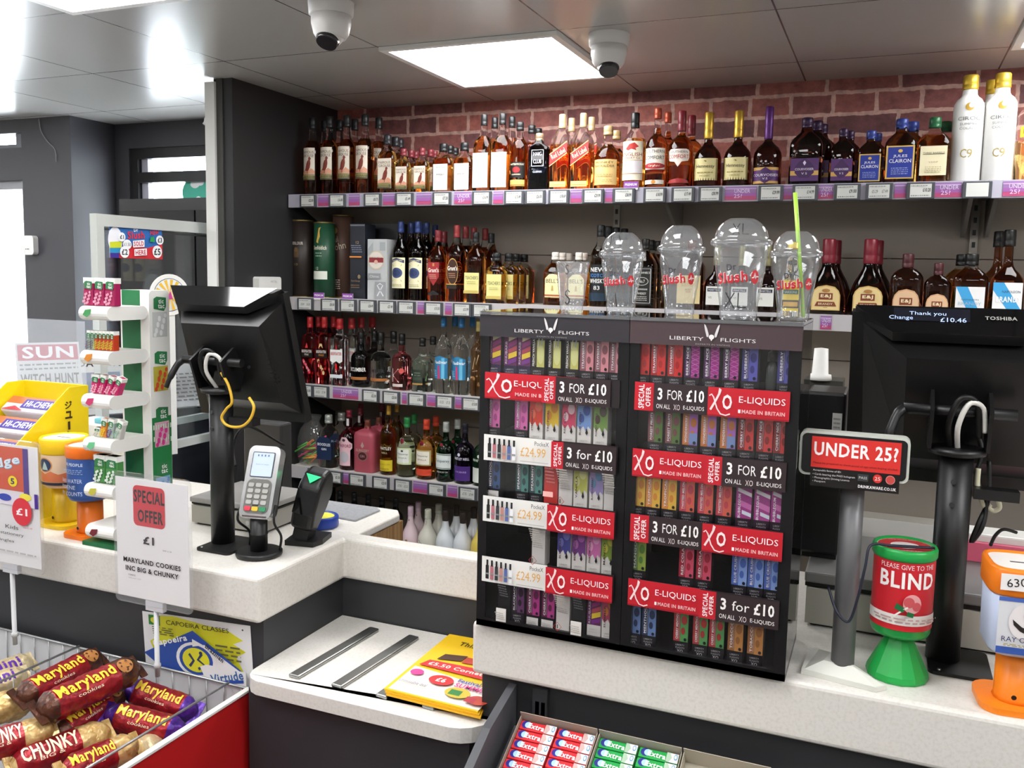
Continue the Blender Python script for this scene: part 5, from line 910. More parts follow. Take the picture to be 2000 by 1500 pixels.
o = MB().lo_hi((-.115, 2.125, .60), (.60, 2.15, 1.03), M('#55534f', .5)).lo_hi((-.115, 2.115, 1.03), (.60, 2.29, 1.05), M('#8b8a86', .4)).build('back_ledge'); tag(o, 'grey ledge behind the right till', 'ledge')
o = MB().lo_hi((.13, 2.0, 1.061), (.62, 2.07, 1.115), M('#d8d7d2', .4), bev=.004).lo_hi((.13, 1.985, 1.061), (.62, 1.9995, 1.10), M('#d8607c', .4)).build('paper_tray'); tag(o, 'white and pink tray on the drawer behind the right pole', 'tray')
t = thing('receipt_printer', 'black receipt printer with white stickers between display case and right till', 'printer', (-.100, 1.86, 1.0605))
MB().lo_hi((-.04, 0, .01), (.036, .13, .34), PLB, bev=.006).build('printer_body', t); MB().lo_hi((-.034, .01, 0), (.032, .12, .0105), PLD).build('foot', t)
decal('sticker', t, .018, .055, [('r', 0, 0, 1, 1, '#d9d7d3'), *fine(.1, .9, 5, '#8a8886', .15, .85)], (.020, -.0006, .245)); decal('sticker', t, .042, .018, [('r', 0, 0, 1, 1, '#dcdad6'), *[('r', .12+.06*i, .15, .15+.06*i, .5, '#6a6866') for i in range(12)]], (.010, -.0006, .220))
t = thing('cup_stack', 'white pleated paper cup upside down behind the right display case', 'cup', (-.132, 2.10, 1.40), rz=0)
MB().lathe([(.026, 0), (.024, .012), (.018, .012), (.015, .07), (.0, .072)], M('#d6d4d0', .5), 30).build('cup_wall', t); MB().lo_hi((-.06, -.01, -.349), (.05, .08, -.0005), M('#3a3933', .5)).build('stand_box', t)
t = thing('router', 'white network box fixed to the dark partition above the left till', 'router', (-2.2595, 2.852, 1.50)); MB().prism(rrect(.135, .095, .010, 4, 0, .0475), 0, .03, M('#d5d4d0', .4), 'x').build('case', t)
mb = MB(); print_face(mb, .135, .095, [T_('MITEL', .80, .3, .09, '#9a9894', .66)], T=Matrix.Translation((.0302, 0, 0)) @ Matrix.Rotation(math.radians(90), 4, 'Z')); mb.build('lettering', t, fix=False)
t = thing('label_printer', 'dark grey equipment box behind the left till and card reader', 'equipment box', (-1.60, 2.045, CZ)); MB().lo_hi((-.10, 0, .012), (.035, .05, .236), M('#343333', .5), bev=.006).build('box', t); MB().lo_hi((-.09, .01, 0), (.03, .04, .0125), PLD).build('foot', t)

# ================================================================== CARD READER, SCANNER, SPONGE, SCALE
t = thing('card_reader', 'silver card reader with lit screen on a black stand', 'card reader', (-1.337, 1.66, CZ))
st = MB().lathe([(.050, 0), (.054, .003), (.054, .010), (.050, .012)], PLB, 40).lathe([(.020, .012), (.020, .05), (.021, .051), (.021, .053), (.020, .054), (.020, .125)], PLB, 28).build('stand', t)
T = Matrix.Translation((.004, -.012, .095)) @ Matrix.Rotation(.20, 4, 'Z') @ Matrix.Rotation(math.radians(-22), 4, 'X')
body = MB().prism(rrect(.080, .172, .016, 5, 0, .08), -.014, .014, M('#c9cacb', .22, .75), 'y', T=T).prism(rrect(.070, .160, .014, 5, 0, .08), .014, .030, PLB, 'y', T=T).build('reader_body', t)
def on(parent, name, w, h, els, x, z, y=-.0146, **k):
    mb = MB(); print_face(mb, w, h, els, T=T @ Matrix.Translation((x, y, z)), **k); return mb.build(name, parent, fix=False)
mb = MB(); scr = M('#aab8e8', .3, emit=.32); mb.prism(rrect(.056, .060, .003, 3, 0, .121), -.0155, -.0140, M('#3a3c40', .3), 'y', T=T); mb.prism(rrect(.052, .056, .002, 3, 0, .121), -.0162, -.0154, scr, 'y', T=T); so = mb.build('screen', t)
on(so, 'screen_text', .052, .056, [T_('Insert or swipe', .5, .62, .07, '#7a86b8')]+[('r', .22+.17*i, .84, .28+.17*i, .92, '#5a6690') for i in range(4)], 0, .093, -.0164)
kp = MB().prism(rrect(.062, .080, .014, 5, 0, .046), -.0160, -.0140, M('#6b6a66', .4, .2), 'y', T=T).build('keypad', t)
for r in range(4):
    for c_ in range(3): 
        o = MB().prism(rrect(.014, .0095, .003, 3, (c_-1)*.0185, .072-.0135*r), -.0182, -.0160, M('#a9a8a4', .35), 'y', T=T).build('key', kp)
for c_, hx in enumerate(('#d23a4e', '#dcb93a', '#2f8a5a')): 
    o = MB().prism(rrect(.0155, .0105, .003, 3, (c_-1)*.0190, .0165), -.0184, -.0160, M(hx, .35), 'y', T=T).build('key', kp); o['label'] = ['red key', 'yellow key', 'green key'][c_]
MB().box(T @ Vector((0, -.0142, -.001)), (.06, .003, .003), M('#4a3a38', .4), rot=(math.radians(-22), 0, .20)).build('card_slot', t)
for sx in (-1, 1): MB().tube(smooth_path([T @ Vector((sx*.043, .0, .03)), T @ Vector((sx*.046, -.002, -.01)), (sx*.046+.01, .01, .05), (sx*.044, .02, .013)]), .003, PLD, 8).build('cradle_wire', t)
t = thing('barcode_scanner', 'black hands-free barcode scanner with green light on the left counter', 'scanner', (-1.300, 1.80, CZ), .25); t.scale = (.92, .90, .92)
MB().prism([(-.045, -.05), (.035, -.055), (.05, -.02), (.05, .05), (-.02, .055), (-.045, .03)], 0, .014, PLB, 'z').build('foot', t)
MB().prism([(-.045, .014), (.02, .014), (.008, .06), (.0, .105), (-.03, .10), (-.042, .05)], -.022, .020, PLB, 'x').build('neck', t, (-.008, 0, .002), (0, .20, 0))
hd = MB().prism([(-.052, .045), (.0, .03), (.05, .085), (.075, .13), (.05, .185), (.02, .205), (-.022, .195), (-.050, .165), (-.060, .10)], -.032, .032, PLB, 'x').build('scanner_head', t, (-.012, 0, .002), (0, .22, 0))
md = hd.modifiers.new('soft_edges', 'BEVEL'); md.width = .014; md.segments = 4
MB().add([(-.020, -.030, .190), (.022, -.030, .190), (.0, -.0465, .1705)], [(2, 1, 0)], M('#2fd07a', .3, emit=.7)).build('green_light', hd, fix=False).location = (0, -.004, .004)
MB().add([(-.028, -.0625, .09), (.028, -.0625, .09), (.028, -.0535, .155), (-.028, -.0535, .155)], [(0, 1, 2, 3)], PLG).build('scan_window', hd, fix=False)
t = thing('money_sponge', 'round blue dish holding a yellow counting sponge beside the scanner', 'sponge dish', (-1.345, 1.925, CZ))
MB().lathe([(.041, 0), (.044, .004), (.044, .026), (.042, .030), (.036, .030), (.035, .020)], M('#1f3f9c', .35), 40).build('dish', t)
MB().lathe([(.0345, .012), (.0345, .026), (.030, .029), (.012, .028), (.0, .025)], noise_mat('sponge_foam', '#d6cf3a', '#e6e05a', 300, .9, .5), 32, cap=False).build('sponge', t)
o = MB().prism([(-1.60, 2.03), (-1.29, 2.0), (-1.286, 2.12), (-1.305, 2.135), (-1.60, 2.145)], CZ+.0005, CZ+.005, noise_mat('brushed_steel', '#8f9194', '#9b9da0', 120, .38), 'z').build('scale_plate'); tag(o, 'flat grey metal scale plate at the back of the left counter', 'scale plate')

# ================================================================== MINT RACK
t = thing('mint_rack', 'white tiered mint rack with green backboard on the left counter', 'display rack', (-1.71, 1.535, CZ))
WP = M('#ecebe6', .35); GRN = M('#1f6a3e', .45); x0, x1 = -.045, .045
MB().lo_hi((x0-.01, 0, 0), (x1+.012, .19, .010), GRN).build('base', t)
bb = MB().lo_hi((-.040, .125, .010), (.020, .13, .615), GRN).lo_hi((-.045, .125, .01), (-.04, .19, .615), WP).lo_hi((.020, .125, .010), (.0445, .13, .615), WP).lo_hi((-.045, .185, .01), (.045, .19, .615), WP).build('backboard', t)
sb = MB().prism([(p[0], p[1]) for p in rrect(.066, .612, .012, 4, .1575, .309)], .045, .049, WP, 'x').build('side_board', t)
def mint_art(c, c2): return [('r', 0, 0, 1, .62, c), ('p', [(.1, .70), (.1, .95), (.3, 1), (.95, .97), (.95, .75), (.8, .64)], '#2f7a4a'), T_('tic', .88, .36, .11, '#f2f4ee', .6, 0, True), T_('tac', .76, .44, .11, '#f2f4ee', .6, 0, True)]+[('e', .14+.72*((i*37) % 13)/13, .06+.50*((i*29) % 17)/17, .10, .055, c2) for i in range(14)]
mb = MB(); R90 = Matrix.Rotation(math.radians(90), 4, 'Z')
for zc, c, c2, bg in ((.50, '#c9cbc8', '#eceeec', None), (.365, '#c2b84a', '#d0502e', None), (.225, '#d8a8bc', '#d0388a', None), (.085, '#7aa8d0', '#3a78b8', '#1f7a42')):
    Tm = Matrix.Translation((.0495, .1575, zc)) @ R90
    if zc < .1: print_face(mb, .064, .30, [('r', 0, 0, 1, 1, '#1f7a42')]+[('r', .06+.12*i, .80-.02*(i % 2), .12+.12*i, .84-.02*(i % 2), '#c8e0c8') for i in range(8)]+[('r', .0+.12*i, .90, .07+.12*i, .94, '#c8e0c8') for i in range(8)], T=Matrix.Translation((.0492, .1575, 0)) @ R90)
    print_face(mb, .048, .10, mint_art(c, c2), T=Tm)
mb.build('side_print', sb, fix=False)
TZ = [.545, .440, .335, .230, .118, .018]
for i, z in enumerate(TZ):
    pr_ = [(.0165*(1-math.cos(a)) if False else .0165-.0165*math.cos(a), z+.0165*math.sin(a)) for a in []]
    r = .0165; pts = [(r+r*math.cos(a)*1, z+r+r*math.sin(a)) for a in [math.pi/2+k*math.pi/8 for k in range(9)]]+[(.124-r+r*math.cos(a), z+r+r*math.sin(a)) for a in [-math.pi/2+k*math.pi/8 for k in range(9)]]
    tr = MB().prism(pts, x0, x1, WP, 'x', smooth=False).build('tray', t)
    mb = MB(); print_face(mb, .04, .022, [('p', [(.2, .3), (.4, .85), (.9, .95), (.8, .4), (.5, .05)], ['#4a9a5a', '#d8862e', '#c83a6a', '#6ac08a', '#c8c04a', '#7a2a34'][i])], T=Matrix.Translation((-.018, -.0008, z+.006))); mb.build('flavour_mark', tr, fix=False)
RX0, RY0 = -1.71, 1.535
def mint(x, y, z, w, d, h, c, c2, label, rz=0.0, lean=0.0, grp='mint boxes on the white rack'):
    p = thing('mint_box', label, 'mint box', (RX0+x, RY0+y, CZ+z), group=grp, rot=(0, lean, rz))
    MB().box((0, 0, h/2), (w, d, h), M(c, .2), bev=min(w, d)*.12).build('box', p)
    MB().box((0, 0, h*.9), (w*1.03, d*1.03, h*.2), M('#efefea', .3)).build('lid', p)
    decal('print', p, w*.94, h*.86, mint_art(c, c2), (0, -d/2-.0006, h*.02))
for k, x in enumerate((-.034, .0, .034)): mint(x, .030, TZ[0]+.0335, .031, .018, .066, '#a8285a', '#e0a0b8', lab(['leftmost', 'middle', 'rightmost'][k]+' of three large dark pink mint boxes on the top tier'))
for k in range(7): mint(-.039+.0125*k, .030, TZ[1]+.0335, .0112, .016, .046, '#c8472a' if k > 1 else '#9aa89a', '#c8c83a' if k > 1 else '#5a3a5a', lab('small %s mint box, %s from left on the second tier' % ('orange and lime' if k > 1 else 'grey green', ORD[k])))
for k in range(4): mint(-.024+.020*k, .032, TZ[2]+.0335, .017 if k else .024, .016, .046, '#c8286a', '#e8b0c0', lab('pink mint box, %s from left on the third tier' % ORD[k]), 0, .14*k)
for k in range(4): mint(-.026+.021*k, .034, TZ[3]+.0335, .018, .014, .046 if k > 0 else .022, ['#d8d6c8', '#d8862e', '#a8b8b0', '#c8c6c0'][k], ['#a8a698', '#e8d03a', '#6a4a7a', '#8ab09a'][k], lab('%s mint box, %s from left on the fourth tier' % (['cream toppled', 'orange and yellow', 'grey green', 'white'][k], ORD[k])), 0, [0, .05, .1, .3][k])
for k in range(2): mint(-.018+.038*k, .035, TZ[4]+.0335, .036, .022, .068, '#4a8a4a', '#e0e8e0', lab('%s large green mint box on the fifth tier, behind the price card' % ['left', 'right'][k]))

# ================================================================== SWEETS BOX AND COLLECTION TINS
t = thing('sweets_box', 'yellow chewy sweets display box with slanted open top, left counter', 'display box', (-2.02, 1.56, CZ)); YL = M('#e3c814', .4)
side = [(0, .03), (.225, .03), (.232, .345), (.17, .345), (.005, .215)]
MB().prism(side, -.003, 0, YL, 'x').build('side_panel', t); MB().prism(side, -.24, -.237, YL, 'x').build('side_panel', t)
MB().lo_hi((-.237, .0, .03), (-.003, .003, .215), YL).lo_hi((-.237, .222, .03), (-.003, .232, .345), YL).lo_hi((-.237, .003, 0), (-.003, .222, .035), YL).build('front_and_back', t)
mb = MB(); print_face(mb, .06, .14, [('t', 'ジューシー', .5, .5, .9, .42, '#3a2a1a', 270) if False else ('t', c_, .5, .88-.19*i, .38, .15, '#3a2a1a', 0, True) for i, c_ in enumerate('ジュ')]+[('r', .44, .40, .56, .56, '#3a2a1a'), ('t', 'シ', .5, .30, .38, .15, '#3a2a1a', 0, True), ('r', .44, .04, .56, .2, '#3a2a1a')], T=Matrix.Translation((.0006, .165, .175)) @ R90); mb.build('lettering', t, fix=False)
for i in range(3):
    p = thing('sweets_pack', ['front', 'middle', 'rear'][i]+' row of wrapped chewy sweets inside the yellow display box', 'sweets', (-2.14, 1.60+.065*i, 1.135+.045*i), rot=(math.radians(38), 0, 0)); MB().box((0, 0, 0), (.22, .055, .04), M('#d8d0d8', .3), bev=.006).build('wrapper', p)
    decal('print', p, .21, .05, [('r', 0, .5, 1, 1, '#d8683a'), ('r', .30, .2, .9, .85, '#3a2a8a'), T_('HI-CHEW', .52, .5, .42, '#f4f0f8', .6, 0, True), ('p', [(0, 0), (.2, .3), (.4, 0)], '#c83a4a')], (0, -.025, .0205), (math.radians(-90), 0, 0))
def tin(x, y, ex, R, cols, zs, label, els, Rw=1.9, lid_els=(), yaw=0.0, stem='post', foot=None):
    """collection tin: lid, clear or printed drum, stem and foot; zs = (stem base, drum base, drum top, lid top) above the counter"""
    t = thing('collection_tin', label, 'collection tin', (x, y, CZ), yaw, group='charity collection tins'); cl, cb_, cf = cols; z0, z1, z2, z3 = zs
    F = M(cf, .35); L_ = M(cl, .35)
    if stem == 'cone': MB().lathe([(R*.98, 0), (R*1.0, .004), (R*.97, .012), (R*.40, z1-.006), (R*.44, z1-.002), (R*.62, z1+.002)], F, 14, smooth=False).build('stem', t)
    else:
        fp = rrect(R*2.05, R*1.95, R*.55, 6); MB().prism(fp, 0, .010, F, 'z').build('foot', t)
        MB().lathe([(R*.60, .010), (R*.56, .016), (R*.56, z1)], F, 14, ex=2.4, smooth=True).build('stem', t)
        MB().lathe([(0, 0), (.004, .001)], PLD, 10, T=Matrix.Translation((-.01, -R*.565, .022)) @ Matrix.Rotation(math.radians(90), 4, 'X')).build('lock', t)
    dm = M(cb_, .3); D = MB().lathe([(R*.88, z1), (R*.94, z1+.006), (R*.96, z2)], dm, 40, ex=ex).build('drum', t)
    if ex < 3: decal('wrap_label', t, Rw*R*.97, z2-z1-.012, els, (0, 0, z1+.009), R=R*.965)
    else: decal('wrap_label', t, R*1.62, z2-z1-.010, els, (0, -R*.955, z1+.006))
    lid = MB().lathe([(R*.98, z2-.004), (R*1.02, z2), (R*1.02, z3-.004), (R*.98, z3), (R*.90, z3), (R*.88, z3-.004)], L_, 40, ex=ex).build('lid', t)
    mb = MB(); mb.lathe([(R*.885, z3-.0035), (R*.885, z3-.0034)], M('#e4e0dc', .4), 40, ex=ex); mb.lo_hi((-R*.4, -.002, z3-.0034), (R*.4, .002, z3-.003), PLD); mb.build('coin_slot', lid)
    if lid_els:
        mb = MB(); print_face(mb, R*1.76, R*1.76, lid_els, T=Matrix.Translation((0, -R*.88, z3-.0032)) @ Matrix.Rotation(math.radians(-90), 4, 'X')); mb.build('lid_print', lid, fix=False)
    return t
tin(-1.950, 1.650, 2, .058, ('#e6c01a', '#d8bca0', '#e6c01a'), (0, .105, .195, .232), 'yellow collection tin with a round blue portrait, left of the orange tin', [('r', 0, 0, 1, 1, '#dcc3a6'), ('p', [(0, .1), (1, .1), (1, .42), (.8, .36), (.62, .46), (.45, .36), (.3, .44), (.1, .34), (0, .42)], '#c8704a'), ('e', .45, .66, .22, .24, '#c88a5a'), ('e', .45, .66, .19, .205, '#233a5e'), ('p', [(.36, .5), (.42, .68), (.45, .78), (.50, .70), (.56, .5)], '#a8c0c0'), ('r', 0, 0, 1, .09, '#2a2a3a')], lid_els=())
tin(-1.815, 1.605, 2, .052, ('#e8701a', '#35589c', '#ee7614'), (0, .095, .205, .232), 'orange collection tin with blue label beside the mint rack', [('r', 0, 0, 1, 1, '#35589c'), T_('OUR PEOPLE', .85, .7, .08, '#c8d4e8', .45, 0, True), *fine(.60, .76, 3, '#8aa4cc', .1, .8), T_('CLEAN WATER', .46, .7, .10, '#c8d4e8', .45), T_('HYGIENE', .30, .5, .10, '#c8d4e8', .4), T_('EVERY COUNTS', .14, .7, .10, '#c8d4e8', .45)])
tin(.050, 1.615, 2, .0505, ('#23a04a', '#1f9a46', '#22a049'), (0, .078, .215, .230), 'green collection tin with red label asking for the blind', [('r', 0, .06, 1, 1, '#c8222c'), T_('PLEASE GIVE TO THE', .93, .62, .065, '#f0dcdc'), T_('BLIND', .75, .62, .22, '#f6f0ee', .5, 0, True), ('r', 0, .14, 1, .28, '#e8e4de'), *fine(.16, .26, 2, '#b89a98', .15, .85), ('e', .54, .46, .085, .13, '#e0a0a0'), ('e', .51, .48, .05, .07, '#c8545a'), ('e', .58, .43, .04, .06, '#c8545a'), ('p', [(.40, .46), (.48, .40), (.46, .34), (.38, .38)], '#1f6a3a'), ('p', [(.50, .36), (.56, .34), (.55, .28), (.49, .30)], '#1f6a3a'), ('l', [(.38, .28), (.5, .42)], .02, '#e8e4de')], Rw=3.0, lid_els=[('e', .5, .5, .48, .48, '#c8343c'), ('e', .5, .5, .26, .22, '#ece6e2'), T_('THANK YOU FOR GIVING', .86, .5, .05, '#f0dcdc'), T_('THE LONDON BLIND', .12, .5, .05, '#f0dcdc')], stem='cone', yaw=.15)
tin(.225, 1.583, 4.5, .057, ('#ef7f1a', '#b8c4dc', '#f0831c'), (0, .095, .195, .235), 'orange collection tin with hope label and white 630 sticker at the right edge', [('r', 0, 0, 1, 1, '#d4d4d8'), ('r', 0, 0, 1, .12, '#3a5aa8'), ('r', 0, .93, 1, 1, '#4a68b8'), ('e', .42, .58, .26, .32, '#e2dcdc'), ('p', [(.22, .62), (.24, .52), (.34, .42), (.48, .36), (.60, .38), (.50, .44), (.36, .50)], '#2a2422'), ('p', [(.40, .60), (.38, .70), (.42, .80), (.46, .82), (.43, .72), (.42, .62)], '#3a2a6a'), ('p', [(.50, .58), (.56, .68), (.54, .80), (.48, .86), (.52, .74), (.49, .60)], '#c8343c'), ('e', .45, .89, .03, .035, '#c8343c'), T_('RAY OF HOPE', .27, .78, .09, '#2a2a5a', .46), *fine(.14, .21, 2, '#a89a5a', .1, .7)], yaw=.10)
T2 = [o for o in COL.objects if o.name.startswith('collection_tin')][-1]
decal('sticker', T2, .044, .026, [('r', 0, 0, 1, 1, '#ece8e6'), T_('630', .5, .62, .5, '#1f1c20', .5, 8)], (-.025, -.0598, .203))
o = MB().tube(smooth_path([(.022, 1.578, CZ+.233), (.060, 1.585, CZ+.234), (.094, 1.60, CZ+.233)])+smooth_path([(.022, 1.578, CZ+.234), (-.004, 1.562, CZ+.234), (-.010, 1.55, CZ+.20), (-.018, 1.545, CZ+.15), (-.03, 1.545, CZ+.105), (-.05, 1.548, CZ+.118), (-.066, 1.57, CZ+.150)]), .0022, M('#1c2030', .5), 8).build('cord'); tag(o, 'dark cord tying the green collection tin to the grey pole', 'cord')

# ================================================================== AGE SIGN
t = thing('age_sign', 'UNDER 25 sign on a grey pole with white base', 'sign', (-.037, 1.577, CZ))
MB().lathe([(.019, .012), (.019, .36)], M('#6d6c6e', .4, .3), 28).build('pole', t)
MB().prism([(-.064, -.032), (.055, -.052), (.070, -.036), (.015, .010), (.0, .05), (-.045, .075), (-.060, .05)], 0, .008, M('#d4d4cc', .4), 'z').add([(-.060, -.028, .008), (.053, -.049, .008), (.066, -.036, .008), (-.001, .048, .008), (-.042, .07, .008), (-.03, -.01, .022), (.02, -.018, .022), (.01, .005, .022), (-.02, .03, .022)], [(0, 1, 6, 5), (1, 2, 6), (2, 3, 7, 6), (3, 4, 8, 7), (4, 0, 5, 8), (5, 6, 7, 8)], M('#d8d8d0', .4)).build('base', t)
MB().prism(rrect(.168, .074, .010, 5, -.001, .386), -.042, -.016, M('#c6c9c0', .4), 'y').build('sign_case', t); MB().prism(rrect(.160, .066, .008, 5, -.001, .386), -.0432, -.0419, M('#1a1a1b', .3), 'y').build('case_face', t)
sh = MB().lo_hi((-.066, -.0446, .332), (.070, -.0434, .415), M('#1a1716', .4)).build('printed_sheet', t)
decal('print', sh, .136, .083, [('r', 0, .38, 1, 1, '#d6322c'), T_('UNDER 25?', .76, .94, .28, '#f6eeee', .5, 0, True), T_('Please be prepared to show proof of age when buying alcohol', .47, .94, .05, '#5a1412'), T_('Acceptable forms of ID:', .32, .32, .045, '#e8e4e4', .19), T_('• Cards bearing the PASS hologram', .24, .48, .05, '#d8d4d4', .27), T_('• Photographic Driving Licence', .17, .42, .05, '#d8d4d4', .24), T_('• Passport', .10, .15, .05, '#d8d4d4', .105), ('r', .54, .19, .66, .33, '#3a3c3c'), T_('PASS', .26, .09, .05, '#c8c8c8', .60), ('e', .76, .27, .05, .085, '#d6322c'), T_('25', .27, .06, .07, '#f0e0e0', .76), ('e', .90, .27, .052, .088, '#d88a86'), ('e', .90, .27, .044, .075, '#c84a46'), T_('DRINKAWARE.CO.UK', .09, .42, .06, '#f0ecec', .76, 0, True)], (.002, -.0447, .332))

# ================================================================== PRICE CARDS ON POLES, BASKET, COOKIES
HOLD = clear_mat('card_holder', (.97, .97, .98), 1.2, .05)
def price_card(x, y, z0, w, h, els, label, legz):
    t = thing('price_card', label, 'price card', (x, y, z0), group='price cards on clear poles')
    MB().prism(rrect(w, h, .012, 4, 0, h/2), -.0030, .0030, HOLD, 'y').build('card_holder', t)
    c = MB().lo_hi((-w/2+.006, -.0008, .014), (w/2-.008, .0008, h-.012), M('#e9e6e6', .5)).build('paper_card', t)
    decal('print', c, w-.014, h-.026, els, (-.001, -.0010, .014))
    MB().box((0, .006, .0), (.05, .012, .022), M('#c4c4c8', .3)).lathe([(.0055, legz-z0), (.0055, legz-z0+.02), (.008, legz-z0+.021), (.008, legz-z0+.03), (.0055, legz-z0+.031), (.0055, .0)], M('#b8b8ba', .3), 14, c=(0, .006, 0)).build('clear_pole', t)
    return t
price_card(-1.4765, 1.47, .865, .222, .300, [('p', [(x/.208*1.0, z/.274) for x, z in rrect(.092, .092, .012, 4, .098, .214)], '#cf3440'), T_('SPECIAL', .86, .43, .105, '#241c20', .475, 0, True), T_('OFFER', .70, .35, .105, '#241c20', .49, 0, True), T_('£1', .50, .15, .068, '#241c20', .46, 0, True), T_('RRP £1.30', .44, .12, .012, '#6a6666', .72), T_('MARYLAND COOKIES', .315, .80, .042, '#241c20', .50, 0, True), T_('INC BIG & CHUNKY', .245, .74, .042, '#241c20', .50, 0, True), T_('10805', .19, .10, .014, '#7a7676', .22), T_('Valid until 12/07', .165, .18, .010, '#9a9696', .26)], 'white special offer price card for one pound cookies on a clear pole', .70)
price_card(-1.915, 1.455, .892, .232, .318, [('r', .0, .62, .78, .98, '#d8502a'), ('r', .78, .60, .86, .98, '#4a2a8a'), ('p', [(.0, .98), (.35, .84), (.3, .98)], '#e88a5a'), T_('Fudge', .82, .66, .10, '#5ab0d8', .42, 14, True), T_('Fudge', .825, .66, .10, '#e8f0f8', .415, 14, True), ('e', .62, .70, .07, .045, '#e8d02a'), T_('5', .70, .06, .05, '#3a2a6a', .62, 0, True), ('r', .1, .50, .95, .60, '#d8d0dc'), ('r', .95, .50, 1.0, .62, '#4a2a8a'), ('e', .3, .55, .1, .03, '#c83a4a'), ('e', .5, .56, .1, .03, '#3a4aa8'), ('e', .82, .585, .09, .03, '#e8d84a'), ('e', .76, .46, .15, .115, '#d23440'), T_('£1', .46, .17, .06, '#f4ecec', .76, 0, True), T_('Kids', .32, .2, .032, '#2a2628', .60), T_('stationery', .26, .36, .032, '#2a2628', .60), T_('singles', .20, .26, .03, '#2a2628', .5), T_('was £1.49', .335, .14, .014, '#c84a5a', .85), *fine(.10, .13, 1, '#b0acac', .3, .98)], 'white one pound price card with chocolate bar picture at the left edge', .70)
BASK = thing('wire_basket', 'wire sided basket stand with red end panel full of cookies', 'basket', (-1.265, 1.53, .69)); WR = M('#a8a9aa', .3, .7)
MB().lo_hi((-.004, -.90, -.45), (.006, .0, -.002), M('#b01a1c', .4)).build('end_panel', BASK); MB().lo_hi((-.006, -.90, -.002), (.008, .002, .003), M('#dcdad6', .4)).build('panel_edge', BASK)
mb = MB(); mb.tube([(-1.2, 0, 0), (0, 0, 0)], .003, WR, 8).tube([(-1.2, 0, -.11), (0, 0, -.11)], .0025, WR, 8)
for k in range(24): mb.tube([(-.05*k-.02, 0, 0), (-.05*k-.02, 0, -.11)], .0016, WR, 6)
mb.build('back_wires', BASK); MB().lo_hi((-1.2, .004, -.45), (0, .008, -.004), M('#c6c6c8', .5)).build('back_board', BASK)
for k, x in enumerate((-.055, -.515)): MB().tube([(x, 0, .004), (x, -.60, .004)], .0028, WR, 8).build('divider_rod', BASK)
mb = MB()
for k in range(14): mb.tube([(-.515, -.045*k, .004), (-.515, -.045*k, -.11)], .0014, WR, 6)
mb.build('divider_wires', BASK)
MB().lo_hi((-1.2, -.90, -.10), (-.005, 0, -.095), M('#8a8a8c', .5)).build('basket_floor', BASK)
def foil(name, c1, c2, metal=.55): 
    return noise_mat(name, c1, c2, 55, .28, .9, 3)
FO = {'red': foil('foil_red', '#7d1620', '#a01f28'), 'brown': foil('foil_brown', '#3a2018', '#5a3424'), 'purple': foil('foil_purple', '#3f1f78', '#5a2f9a'), 'gold': foil('foil_gold', '#a8844a', '#d0b27a'), 'cream': foil('foil_cream', '#c9b48a', '#e0d0a8')}
for m in FO.values():
    b = m.node_tree.nodes['Principled BSDF']; b.inputs['Metallic'].default_value = .35; b.inputs['Roughness'].default_value = .3
def pack(pa, pb, r, endc, midc, txt, label, rnd=0, sub='cookies', z=.69, tcol='#e8c43a', m0=.10, m1=.72, zb=None):
    A, Bv = at(*pa, z=z), at(*pb, z=zb or z); d = Bv-A; L = d.length; Z = d.normalized(); eye = Vector((0, 0, CAMZ))-(A+Bv)/2
    n = eye-Z*eye.dot(Z); n.normalize(); n = (n*.55+Vector((0, 0, 1))*.45); n -= Z*n.dot(Z); n.normalize(); Y = -n; X = Y.cross(Z)
    mtx = Matrix((X, Y, Z)).transposed().to_4x4(); mtx.translation = A
    t = thing('biscuit_pack', label, 'biscuit pack', (0, 0, 0), group='cookie packs in the wire basket'); t.matrix_world = mtx
    rn = random.Random(hash(label) % 1000 if False else len(label)*13+int(pa[0])); N = 26; prof = []
    for i in range(N+1):
        u = i/N; e = min(u, 1-u)*L
        rr = r*(min(1, .30+.70*(e/(.9*r))**.6) if e < .9*r else 1)*(1+rn.uniform(-.02, .025)); prof.append((rr, u*L))
    mb = MB().lathe(prof, None, 26, matz=lambda zz: FO[midc] if m0 < zz/L < m1 else FO[endc]); b = mb.build('wrapper', t)
    for v in b.data.vertices:
        a = math.atan2(v.co.y, v.co.x); k = 1+.045*math.sin(7*a+v.co.z*120)+.03*math.sin(13*a-v.co.z*230); v.co.x *= k; v.co.y *= k
    for zz in (0, L): MB().prism([(-r*.9, -.003), (-r*.3, -.001), (r*.3, -.003), (r*.9, 0), (r*.9, .003), (-r*.9, .003)], zz-.008, zz+.008, FO[endc], 'z').build('crimped_end', t)
    if txt:
        els = [('t', txt, .5, (m0+m1)/2, (m1-m0)*.92, .62, tcol, 90, True)]
        if sub: els.append(('t', sub, .86, (m0+m1)/2, (m1-m0)*.4, .13, '#f0dcc0', 90))
        decal('print', t, r*1.7, L, els, R=r*1.045, rough=.3)
    if midc == 'red' and endc == 'brown':
        decal('cookie_picture', t, r*1.8, L, [('e', .52, .80, .30, .30*r*1.8/L, '#a8703a')]+[('e', .52+.2*math.cos(i*1.3), .80+.2*math.sin(i*1.9)*r*1.8/L, .035, .035*r*1.8/L, '#4a2a1a') for i in range(9)], R=r*1.05)
    return t
pack((36, 1366), (196, 1283), .031, 'brown', 'red', 'Maryland', 'maroon cookie pack with brown end, farthest back in the basket', z=.712)
pack((74, 1392), (268, 1302), .032, 'brown', 'red', 'Maryland', 'maroon cookie pack lying uppermost with a cookie picture on its brown end', z=.748)
pack((104, 1440), (238, 1352), .029, 'brown', 'red', 'Maryland', 'maroon cookie pack tucked under the uppermost one', z=.680)
